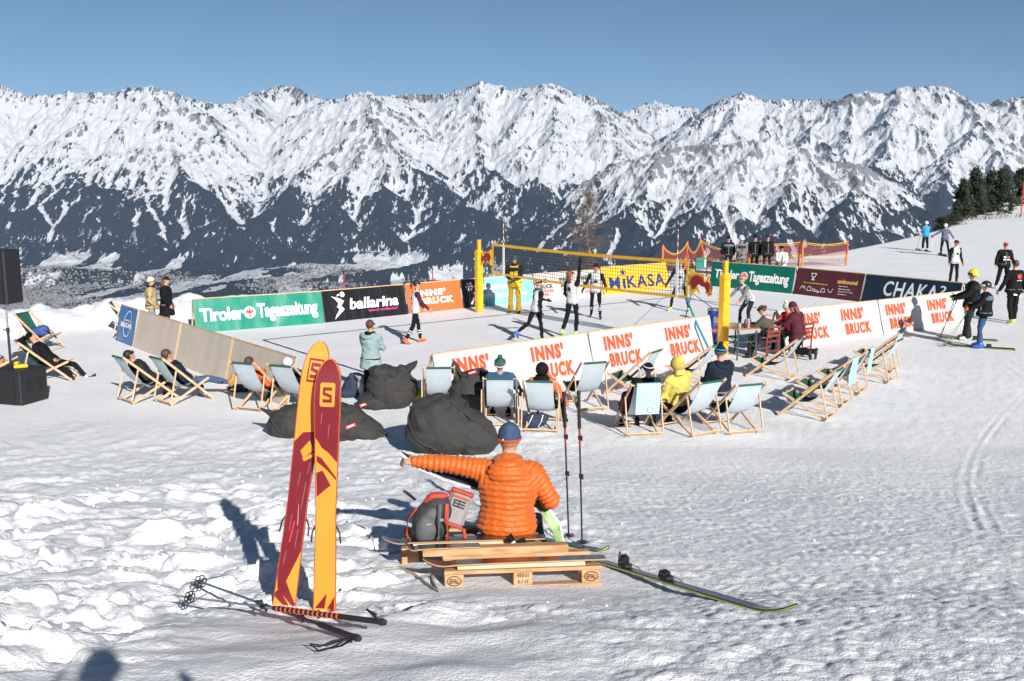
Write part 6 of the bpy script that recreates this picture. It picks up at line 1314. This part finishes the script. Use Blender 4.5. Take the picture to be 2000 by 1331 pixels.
eR, fR, LR = planted((633, 1195), (641, 705), 6.30, 'planted ski with maroon tip and orange lower half, right one of the pair', 'ski_orange', [('ski_maroon', [[(.63, 1), (.665, .2), (.70, -1), (.80, -1), (.90, -1), (.95, -1), (.998, -.9), (.998, .9), (.95, 1), (.86, 1), (.75, 1)], [(.585, .95), (.64, -.2), (.655, -.9), (.632, -.9), (.60, .1), (.565, .95)], [(.545, .45), (.60, -.35), (.59, -.95), (.50, -.95)], [(.075, -.9), (.135, .2), (.075, .0)], [(.055, -.9), (.075, .9), (.06, .95), (.045, .2)], [(.075, .25), (.125, .95), (.07, .9)]])], wscale=1.34, lead=.04)
put_p(eR, fR, LR, [[(.675, -.95), (.72, -.95), (.60, .95), (.575, .95)]], 'ski_orange')
for _s, _t, _l in ((.30, -.4, .08), (.42, .3, .05), (.20, .5, .10), (.72, .1, .05), (.77, -.5, .04), (.36, .6, .03)): put_p(eR, fR, LR, [[(_s, _t), (_s + _l, _t + .08), (_s + _l, _t + .105), (_s, _t + .02)]], 'scuff')
s_logo(eR, fR, LR, .835, .155, 'ski_orange', 'ski_maroon', False)

# ------------------------------------------------------------ ski poles
mat('pole_black', (.013, .013, .015), .35, .05); mat('pole_silver', (.35, .35, .36), .3, .05, metal=.6); mat('pole_blue', (.03, .12, .17), .35, .1, 60); mat('pole_red2', (.30, .02, .03), .35, .05); mat('grip_foam', (.016, .016, .017), .85, .1)
def basket(c, d, r, parent, n=6):
    d, a, b = basis(d); m = MB(); m.tube([c - d * .012, c + d * .012], .016, 8)
    for i in range(n):
        t = 2 * math.pi * i / n; u = a * math.cos(t) + b * math.sin(t); v = b * math.cos(t) - a * math.sin(t); q = [c + u * r * .62 + (u * math.cos(k) + v * math.sin(k)) * r * .40 for k in [2 * math.pi * j / 8 for j in range(9)]]; m.tube(q, .005, 5, caps=False); m.bar(c, c + u * r * .3, .008, .006)
    return m.build('basket', 'pole_black', parent)
def ski_pole(tip, top, label, segs, grip, stripes=None, strap=None, br=.055, group='ski poles', bpos=.07):
    tip, top = Vector(tip), Vector(top); e = empty('ski_pole', tip, 0, label, 'ski pole', group); d = (top - tip); L = d.length; u = d.normalized(); P = lambda s: u * (s * L)
    for a, b, r, mt in segs: m = MB(); m.tube([P(a), P(b)], r, 8); m.build('shaft', mt, e)
    m = MB(); m.tube([P(-.035), P(0.02)], [.002, .007], 6); m.build('tip', 'pole_silver', e); basket(P(bpos), u, br, e)
    g0, g1 = grip; m = MB(); m.tube([P(g0), P(g0 + .01), P(g1 - .03), P(g1 - .015), P(g1)], [.014, .017, .016, .021, .017], 10); gr = m.build('grip', 'grip_foam', e)
    if stripes:
        for k in range(stripes[2]): s = stripes[0] + (stripes[1] - stripes[0]) * k / stripes[2]; m = MB(); m.tube([P(s), P(s + .006)], .0185, 10); m.build('grip_ring', 's_orange', gr)
    for s in (.45, .70): m = MB(); m.tube([P(s - .01), P(s + .015)], .016, 8); m.box(P(s) + Vector((.018, -.01, 0)), (.016, .02, .05), bev=.004); m.build('clamp', 'pole_black', e)
    if strap: m = MB(); q = [P(g1 - .02) + Vector(v) for v in strap]; m.tube(q, .012, 6, flat=.25); m.build('strap', 'pole_black', e)
    return e
def gpt(px, py, dz): p = on_ground(px, py); g = at_y(px, py, p.y); return Vector((g.x, g.y, float(gz(g.x, g.y)) + dz))
def on_ray(px, py, dz):
    """point seen at the pixel, dz above the smooth snow"""
    d = ray(px, py); lo, hi = 2.0, 60.0
    for _ in range(50):
        t = (lo + hi) / 2; p = d * t
        if CAM_Z + p.z - dz > float(gbase(p.x, p.y)): lo = t
        else: hi = t
    p = d * lo; return Vector((p.x, p.y, CAM_Z + p.z))
a, b = on_ray(384, 1134, .12), on_ray(702, 1248, .09)
ski_pole(a, b, 'dark ski pole lying crossed under the striped one before the planted skis', [(0, .55, .0075, 'pole_blue'), (.5, .85, .0095, 'pole_black')], (.80, 1.0), strap=[(0, 0, 0), (-.05, -.06, .02), (-.14, -.10, .0), (-.22, -.12, .02), (-.17, -.14, -.01), (-.06, -.10, .0), (-.01, -.02, .0)], br=.046, bpos=.03)
a, b = on_ray(352, 1165, .10), on_ray(752, 1216, .16)
ski_pole(a, b, 'silver ski pole with orange-ringed grip lying across the feet of the planted skis', [(0, .42, .007, 'pole_silver'), (.38, .58, .009, 'pole_silver')], (.50, 1.0), (.52, .82, 14), strap=[(0, 0, 0), (-.05, .02, .04), (-.08, .03, .06), (-.02, .02, .03)], br=.040, bpos=.055)
a, b = on_ray(1111, 1052, -.02), at_y(1100, 766, 8.15)
ski_pole(a, at_y(1101, 766, a.y - .02), 'upright ski pole with red upper shaft, left one beside the man in orange', [(0, .66, .0085, 'pole_black'), (.64, .86, .0105, 'pole_red2')], (.76, 1.0), strap=[(0, 0, 0), (-.03, -.02, -.05), (-.01, -.02, -.11), (.0, 0, -.03)], bpos=.02)
a = on_ray(1137, 1065, -.02); ski_pole(a, at_y(1130, 764, a.y + .02), 'upright ski pole with red upper shaft, right one beside the man in orange', [(0, .66, .0085, 'pole_black'), (.64, .86, .0105, 'pole_red2')], (.76, 1.0), strap=[(0, 0, 0), (-.03, -.02, -.05), (-.02, -.02, -.12), (.0, 0, -.03)], bpos=.02)

# ------------------------------------------------------------ skis lying on the snow
mat('ski_black_top', (.015, .020, .024), .25, .3, 5, coat=.4); mat('ski_trim', (.55, .60, .12), .4, .1)
def lying_ski(p0, p1, label, w0=.048, tipup=.10, bind=True, L0=0.0):
    p0, p1 = Vector(p0), Vector(p1); d, sd, up = basis(p1 - p0); L = (p1 - p0).length; e = empty('lying_ski', p0, 0, label, 'ski', 'skis lying on the snow')
    def fn(s, t, h): f = s / L; c = tipup * max(0, (f - .86) / .14) ** 2; return d * s + sd * t + up * (h + c)
    st = [L * x for x in list(np.linspace(0, .86, 12)) + [.90, .94, .97, .99, 1.0]]; W = lambda s: w0 * float(np.interp(s / L, [0, .4, .82, .92, .97, 1], [.95, .85, 1.15, 1.0, .65, .12]))
    m = MB(); m.loft([[fn(s, -W(s), 0), fn(s, W(s), 0), fn(s, W(s) * .9, .022), fn(s, -W(s) * .9, .022)] for s in st], 0, True, False); m.build('top_sheet', 'ski_black_top', e)
    for sg in (-1, 1): m = MB(); m.loft([[fn(s, sg * (W(s) + .0005), .002), fn(s, sg * (W(s) + .003), .002), fn(s, sg * (W(s) * .95 + .003), .012), fn(s, sg * (W(s) * .95 + .0005), .012)] for s in st], 0, True, False); m.build('side_wall', 'ski_trim', e)
    if bind:
        for s, tall in ((.30, 1), (.50, 0)):
            m = MB(); m.box(fn(L * s, 0, .04), (.12, .07, .03), Matrix((d, sd, up)).transposed(), bev=.006); bd = m.build('binding_plate', 's_black', e)
            m = MB(); m.box(fn(L * s, 0, .085 if tall else .07), (.07, .06, .07 if tall else .04), Matrix((d, sd, up)).transposed() @ Euler((0, .3, 0)).to_matrix(), bev=.01); m.tube([fn(L * s - .05, -.03, .05), fn(L * s - .07, 0, .14 if tall else .08), fn(L * s - .05, .03, .05)], .008, 6); m.build('binding_head', 'pole_black', bd)
            m = MB(); m.tube([fn(L * s, -.04, .05), fn(L * s + .05, -.085, .02), fn(L * s + .10, -.09, -.01)], .005, 5); m.build('brake', 'pole_silver', bd)
lying_ski(on_ray(1120, 1083, .0), on_ray(1560, 1216, -.015), 'long black ski with binding and lime edge lying on the snow right of the pallets', .040)
lying_ski(on_ray(1040, 1052, .0), on_ray(1190, 1083, .0), 'short visible end of a black ski lying below the upright poles', .045, .06, False)

# ------------------------------------------------------------ pallets made into a seat
wood_mat('pallet_wood', (.36, .20, .09), (.55, .34, .17), (6, 40, 40), .75); wood_mat('new_wood', (.58, .42, .25), (.70, .54, .36), (5, 40, 40), .7); mat('stamp', (.05, .025, .012), .8, .1)
PF = on_ray(868, 1157, -.03); PQ = on_ray(1180, 1150, -.03)
def pallet(org, rz, label, depth, tilt, rows, stamps=False, missing=()):
    e = empty('wooden_pallet', org, rz, label, 'pallet', 'pallets used as a bench'); e.rotation_euler = (R(-tilt), 0, rz); e.scale = (1, 1, 1.32); Lx = 1.2
    ys = [depth * i / (rows - 1) for i in range(rows)]
    for j, y in enumerate(ys):
        m = MB(); m.box((Lx / 2, y + .05, .011), (Lx, .10, .022), bev=.003); m.build('bottom_board', 'pallet_wood', e)
        for i, x in enumerate((.075, .6, 1.125)):
            m = MB(); m.box((x, y + .05, .022 + .039), (.145, .10, .078), bev=.004); b = m.build('block', 'pallet_wood', e)
            if j == 0 and stamps:
                fn = lambda s, t, l=0.0, x=x: Vector((x + s, -.0015 - l, .061 + t))
                if i != 1: put_poly(fn, ringpoly(0, 0, .055, .030, .006, 24), 'stamp', b, 'brand_oval', .001); put_text(fn, 'EPAL', -.036, -.015, .072, .030, .002, 'stamp', b, bold=.02)
                else: put_text(fn, '420-31', -.045, .008, .09, .022, .001, 'stamp', b, bold=.01); put_text(fn, '0-7 19', -.04, -.028, .08, .022, .001, 'stamp', b, bold=.01)
        m = MB(); m.box((Lx / 2, y + .05, .111), (Lx, .13 if j == 0 else .11, .022), bev=.003); m.build('deck_board', 'pallet_wood', e)
    for x in (.075, .6, 1.125): m = MB(); m.box((x, depth / 2 + .05, .0985 - .0105 + .001), (.14, depth - .12, .018), bev=.003); m.build('cross_board', 'pallet_wood', e)
    return e
rz0 = math.atan2(PQ.y - PF.y, PQ.x - PF.x)
pa = pallet(PF, rz0, 'front wooden pallet with burnt stamps on its corner blocks', .46, 8, 2, True)
PR_ = on_ray(784, 1108, -.02); pb = pallet(PR_, rz0 + R(-1), 'rear wooden pallet under the man in the orange jacket', .62, 6, 3)
def plank(parent_obj, x0, x1, y, z, label, mt='new_wood', w=.11, h=.03):
    M = parent_obj.matrix_basis; m = MB(); m.box(((x0 + x1) / 2, y, z), (x1 - x0, w, h), bev=.003); o = m.build('wooden_plank', mt); o.location = parent_obj.location; o.rotation_euler = parent_obj.rotation_euler; o.scale = parent_obj.scale; return tag(o, label, 'plank', 'planks on the pallets')
plank(pa, .10, 1.08, .05, .1405, 'pale plank on the front pallet under the black board'); plank(pb, .10, 1.0, .05, .1405, 'pale plank on the rear pallet under the black board'); plank(pa, -.16, 1.02, .52, .145, 'weathered plank across the gap between the pallets', 'pallet_wood', .13, .045)
mat('board_black', (.010, .011, .013), .22, .25, 4, coat=.5); mat('board_wood_edge', (.40, .24, .12), .6, .1)
def bench_board(parent_obj, x0, x1, y, z, label, rot=0.0):
    e = empty('black_board', parent_obj.location, 0, label, 'board', 'old boards laid on the pallets'); e.rotation_euler = parent_obj.rotation_euler; e.scale = parent_obj.scale; L = x1 - x0; m = MB(); rings = []
    for f in list(np.linspace(0, .18, 8)) + [.4, .7, 1.0]:
        w = .068 * float(np.interp(f, [0, .03, .08, .16, 1], [.12, .6, .92, 1.05, .95])); c = .05 * max(0, (.14 - f) / .14) ** 2 - .02 * max(0, .2 - f) / .2; x = x0 + f * L; yy = y + rot * (f - .5)
        rings.append([Vector((x, yy - w, z + c)), Vector((x, yy + w, z + c)), Vector((x, yy + w, z + c + .011)), Vector((x, yy - w, z + c + .011))])
    m.loft([r[::-1] for r in rings], 0, True, False); m.build('surface', 'board_black', e)
    m = MB(); m.loft([[r[0] + Vector((0, -.003, .001)), r[0] + Vector((0, -.0005, .001)), r[3] + Vector((0, -.0005, -.002)), r[3] + Vector((0, -.003, -.002))][::-1] for r in rings], 0, True, False); m.build('edge', 'board_wood_edge', e)
bench_board(pa, -.16, 1.24, .03, .157, 'black board with upturned end on the front pallet'); bench_board(pa, -.30, .30, .50, .170, 'short black board end on the weathered plank'); bench_board(pb, -.16, 1.22, .04, .157, 'black board with upturned end on the rear pallet')
for q in (0, 1):
    pass

# ------------------------------------------------------------ the man in the orange jacket
mat('puffer', (.56, .105, .004), .55, .08, 6, .35, 45, sheen=.12); mat('c_hat_blue', (.028, .06, .125), .85, .45, 11, .3, 60); mat('c_hat_trim', (.55, .07, .03), .8, .1); mat('c_pants', (.016, .018, .022), .75, .1, 8, .5, 20)
def puff_fn(V, sl, J, k, slots):
    jid = slots.index('puffer'); segs = [(J['pelvis'] - J['up'] * .3, J['neck'], .050, 0)] + [(J['sho' + n], J['elb' + n], .046, 1) for n in 'LR'] + [(J['elb' + n], J['wri' + n] + J['fdir' + n] * .1, .05, 2) for n in 'LR']
    best = np.full(len(V), 1e9); co = np.zeros(len(V)); per = np.ones(len(V))
    for a, b, p, kind in segs:
        a, b = np.array(a), np.array(b); d = b - a; L = np.linalg.norm(d); u = d / L; t = np.clip((V - a) @ u, 0, L); dist = np.linalg.norm(V - a - t[:, None] * u, axis=1) - (.13 if kind == 0 else .05)
        w = dist < best; best = np.where(w, dist, best); co = np.where(w, ((V - a) @ u) + (0 if kind == 0 else kind * .013), co); per = np.where(w, p * (1 + .0), per)
    jit = .016 * pn(V[:, 0] * 5, V[:, 2] * 5 + V[:, 1] * 5, 4) + .005 * pn(V[:, 0] * 16, V[:, 2] * 13 + V[:, 1] * 6, 6)
    ph = np.abs(np.sin(np.pi * (co + jit) / per)) ** .7
    fine = .006 * np.abs(pn(V[:, 0] * 26 + V[:, 1] * 20, V[:, 2] * 34, 8)) + .004 * pn(V[:, 0] * 14, V[:, 2] * 40 + V[:, 1] * 30, 9)
    return np.where(sl == jid, -.010 + .024 * ph * (.8 + .3 * pn(V[:, 0] * 7, V[:, 2] * 7 + V[:, 1] * 4, 12)) + fine * 0.9, .006 * pn(V[:, 0] * 12, V[:, 2] * 12 + V[:, 1] * 9, 2))
MP = at_y(990, 1046, PR_.y + .36)
man, JM, oM, kM = person((MP.x, MP.y, MP.z), R(-4), 'man in bright orange padded jacket and blue cap sitting on the pallets, seen from behind', dict(lean=5, side=1, nod=6, turn=-4, legL=(84, 12, 88, 4), legR=(84, 16, 84, 4), armL=(14, 100, 8, 6), armR=(12, 30, 60, 46), curl=78, palmL=(0, -.5, 1)), dict(top='puffer', arm='puffer', pants='c_pants', shoe='s_black', hat='beanie', hatmat='c_hat_blue', rim='c_hat_trim', rimr=.009, bulk=1.42, jz=-.05, hem=.0, hair='h_blonde', wrinkle=1), 1.97, pelvis=(0, 0, .07), voxel=.0115, puff=puff_fn, group='man on the pallets')
# his hood lies folded on the shoulders, quilted like the jacket
m = MB(); nk = oM + JM['neck']; m.ell(nk + Vector((0, -.145, -.03)), (.165, .085, .105), 20, 12, 0, Euler((R(-16), 0, 0)).to_matrix()); m.ell(nk + Vector((0, -.04, .035)), (.135, .125, .07), 18, 10)
V, N, F = remesh(m, .011, 3); V = V + N * (-.006 + .016 * np.abs(np.sin(np.pi * (V[:, 2] + .006 * pn(V[:, 0] * 9, V[:, 2] * 9, 2)) / .045)) ** .6 + .005 * pn(V[:, 0] * 30, V[:, 2] * 40, 3))[:, None]
me = np_mesh('hood', V, F); me.materials.append(MATS['puffer']); link('hood', me, man)
m = MB(); m.box(oM + JM['head'] + Vector((-.045, -.112, .02)), (.012, .006, .028)); m.build('hat_label', 'print_white', man)
# cuff and waist details
m = MB(); hp = oM; q = [hp + Vector((.185 * math.cos(a), .145 * math.sin(a), -.055)) * 1.0 for a in [R(200 + 140 * i / 10) for i in range(11)]]; m.tube(q, .016, 6); m.build('waistband', 'c_grey', man)
# gloves hanging at his seat
for i, (px, py, dr, lab) in enumerate(((1000, 1056, (.5, -.2, -.75), 'black glove with white trim hanging off the rear pallet under the man'), (1022, 1064, (.35, -.25, -.9), 'second black glove lying over the pallet edge under the man'))):
    g = at_y(px, py, PR_.y + .0); e = empty('glove', g, 0, lab, 'glove', 'gloves under the man in orange'); m = MB(); hand_mb(m, Vector((0, 0, 0)), Vector(dr), Vector((0, -1, .2)), 1, 1.05, 40, 0); m.build('shell', 'c_black', e); m = MB(); d = Vector(dr).normalized(); m.tube([-d * .05, d * .0], [.042, .036], 10, flat=.6); m.build('cuff', 'c_black', e); m = MB(); m.tube([d * .01, d * .03], .040, 10, flat=.62); m.tube([d * .06 + Vector((-.02, -.024, 0)), d * .11 + Vector((-.02, -.022, 0))], .006, 5); m.build('trim', 'print_white', e)
# the ski he works on: from his left hand down across his knees, green underside showing on the right
mat('held_top', (.02, .025, .035), .3, .1, coat=.3); mat('held_green', (.17, .30, .08), .45, .6, 7); mat('held_white', (.66, .68, .66), .45, .05)
hl = man.matrix_basis @ (oM + JM['wriL'] + JM['fdirL'] * .09)
ctrl = [at_y(783, 884, hl.y + .02), at_y(815, 906, hl.y + .03), at_y(870, 928, hl.y + .06), at_y(940, 949, hl.y + .12), at_y(1010, 968, hl.y + .16), at_y(1058, 992, hl.y + .12), at_y(1085, 1030, hl.y + .06), at_y(1099, 1084, hl.y + .02)]
e = empty('held_ski', hl, 0, 'wide ski held across the man\'s knees, dark above with a green tip hanging down', 'ski'); rg = []
for i, p in enumerate(ctrl):
    t = ctrl[min(i + 1, 7)] - ctrl[max(i - 1, 0)]; d, s_, u_ = basis(t); f = i / 7; w = .055 * [.25, .85, 1, 1, .9, .72, .75, .45][i]; ax = Vector((0, .75 - .55 * f, .35 + .1 * f)) + Vector((.55 * f, 0, 0)) * (1 if f > .6 else .2); ax = (ax - d * ax.dot(d)).normalized(); nn = d.cross(ax)
    q = p - hl; rg.append([q - ax * w - nn * .006, q + ax * w - nn * .006, q + ax * w + nn * .006, q - ax * w + nn * .006])
m = MB(); m.loft(rg[:5], 0, True, False); m.build('top_sheet', 'held_top', e); m = MB(); m.loft(rg[4:], 0, True, False); m.build('base', 'held_green', e)
m = MB(); m.loft([[r[0] + Vector((0, -.004, -.004)), r[0] + Vector((0, -.004, .008)), r[3] + Vector((0, .002, .008)), r[3] + Vector((0, .002, -.004))] for r in rg[:6]], 0, True, False); m.build('pale_edge', 'held_white', e)
m = MB(); m.loft([[r[1], r[1] + Vector((.012, .02, .01)), r[2] + Vector((.012, .02, .01)), r[2]] for r in rg[5:]], 0, True, False); m.build('pale_side', 'held_white', e)

# ------------------------------------------------------------ backpack leaning on the man's left
mat('pack_dark', (.035, .036, .038), .75, .12, 20, .4, 80); mat('pack_mid', (.10, .10, .105), .75, .1, 20, .4, 80); mat('pack_light', (.28, .265, .26), .75, .12, 20, .4, 80); mat('pack_orange', (.42, .055, .03), .7, .1, 20, .3, 60)
KP = at_y(858, 1054, PR_.y + .22); e = empty('backpack', KP, R(8), 'grey and orange-red hiking backpack leaning beside the man on the pallets', 'backpack')
def soft(blobs, tubes, mt, name, vox=.014, amp=.006, it=3, parent=None):
    m = MB()
    for c, r, rot in blobs: m.ell(c, r, 18, 12, 0, Euler([R(a) for a in rot]).to_matrix())
    for p, r, fl in tubes: ctube(m, p, r, 12, fl)
    V, N, F = remesh(m, vox, it); V = V + N * (amp * (pn(V[:, 0] * 12 + V[:, 1] * 7, V[:, 2] * 12, 3) + np.abs(pn(V[:, 0] * 20, V[:, 2] * 17 + V[:, 1] * 9, 5))))[:, None]; me = np_mesh(name, V, F); me.materials.append(MATS[mt]); return link(name, me, parent or e)
soft([((-.06, 0, .17), (.17, .14, .19), (0, 14, 0)), ((-.01, 0, .27), (.14, .13, .14), (0, 24, 0)), ((-.10, 0, .08), (.15, .14, .10), (0, 0, 0))], [], 'pack_dark', 'main_pocket')
soft([((-.11, -.09, .14), (.10, .075, .14), (0, 16, 0)), ((-.06, -.09, .25), (.07, .06, .08), (0, 26, 0))], [], 'pack_mid', 'front_pocket')
lid = Euler((R(-12), R(20), R(-8))).to_matrix(); m = MB(); m.box((.155, -.02, .28), (.20, .10, .31), lid, bev=.035); o = m.build('lid', 'pack_light', e)
for s in (-1,): m = MB(); m.box(Vector((.155, -.02, .28)) + lid @ Vector((s * .099, -.0, 0)), (.010, .08, .27), lid, bev=.004); m.build('lid_edge', 'pack_orange', o)
m = MB(); m.box(Vector((.155, -.02, .28)) + lid @ Vector((0, -.012, .145)), (.20, .085, .035), lid, bev=.01); m.box(Vector((.155, -.02, .28)) + lid @ Vector((0, -.05, .10)), (.15, .012, .018), lid); m.build('lid_band', 'pack_orange', o)
m = MB(); m.box(Vector((.155, -.02, .28)) + lid @ Vector((0, -.012, -.145)), (.20, .09, .03), lid, bev=.01); m.build('lid_band', 'pack_orange', o)
fn = lambda s, t, l=0.0: Vector((.155, -.02, .28)) + lid @ Vector((s, -.051 - l, t))
put_poly(fn, stroke([(-.05, .07), (.055, .07)], .014) + stroke([(-.05, .045), (.055, .045)], .014) + stroke([(-.05, .02), (.055, .02)], .014) + stroke([(-.045, .075), (-.045, .015)], .012) + stroke([(.0, .075), (.0, .015)], .012), 'pack_dark', o, 'print', .002)
soft([], [([(.04, -.03, .40), (-.06, -.04, .41), (-.12, -.02, .35)], (.045, .05, .03), .6)], 'pack_orange', 'top_panel')
for q, mt in (([(.06, -.13, .36), (.05, -.17, .22), (.07, -.16, .08), (.03, -.12, .01)], 'pack_orange'), ([(.00, -.14, .36), (-.02, -.19, .22), (-.01, -.17, .08), (-.04, -.12, .01)], 'pack_mid'), ([(.20, -.10, .12), (.21, -.14, .05), (.17, -.15, .01)], 'pack_orange'), ([(-.19, -.02, .30), (-.27, -.05, .22), (-.28, -.06, .08), (-.25, -.04, .0)], 'pack_orange')):
    m = MB(); m.tube(q, .019, 8, flat=.45); m.build('strap', mt, e)
m = MB(); m.tube([(-.20, .02, .36), (-.27, .0, .43), (-.30, 0, .45)], [.012, .014, .012], 8); m.build('tool_handle', 'pole_black', e)
m = MB(); m.box((-.10, -.165, .20), (.05, .012, .014)); m.box((.01, -.185, .24), (.03, .014, .02)); m.build('buckle', 'pack_light', e)
# pale rope trailing from the pallets
mat('rope', (.36, .32, .27), .9, .2, 40, .6, 120); pts = []
for i, (px, py) in enumerate(((585, 1120), (640, 1122), (690, 1112), (735, 1116), (780, 1112), (812, 1122), (836, 1140), (856, 1150), (842, 1128), (868, 1132))): pts.append(on_ray(px, py, .03))
q = []
for a, b in zip(pts, pts[1:]):
    for i in range(5): v = a.lerp(b, i / 5); q.append(Vector((v.x, v.y, max(gh(v.x, v.y) + .012, v.z - .02))))
m = MB(); m.tube(q, .011, 6); o = m.build('rope', 'rope'); tag(o, 'pale frayed rope trailing over the snow from the pallets', 'rope')
# ------------------------------------------------------------ the air over the valley
def build_haze():
    m = MB(); m.box((0, 8700, 160), (34000, 18400, 2500))
    hz = bpy.data.materials.new('valley_air'); hz.use_nodes = True; n = hz.node_tree; n.nodes.clear()
    o = n.nodes.new('ShaderNodeOutputMaterial'); v = n.nodes.new('ShaderNodeVolumePrincipled')
    v.inputs['Color'].default_value = (0.46, 0.67, 1.0, 1); v.inputs['Density'].default_value = 2.1e-5; v.inputs['Anisotropy'].default_value = 0.0
    n.links.new(v.outputs[0], o.inputs['Volume']); MATS['valley_air'] = hz
    h = m.build('haze', 'valley_air'); tag(h, 'thin blue haze over the valley', kind='stuff')
build_haze()
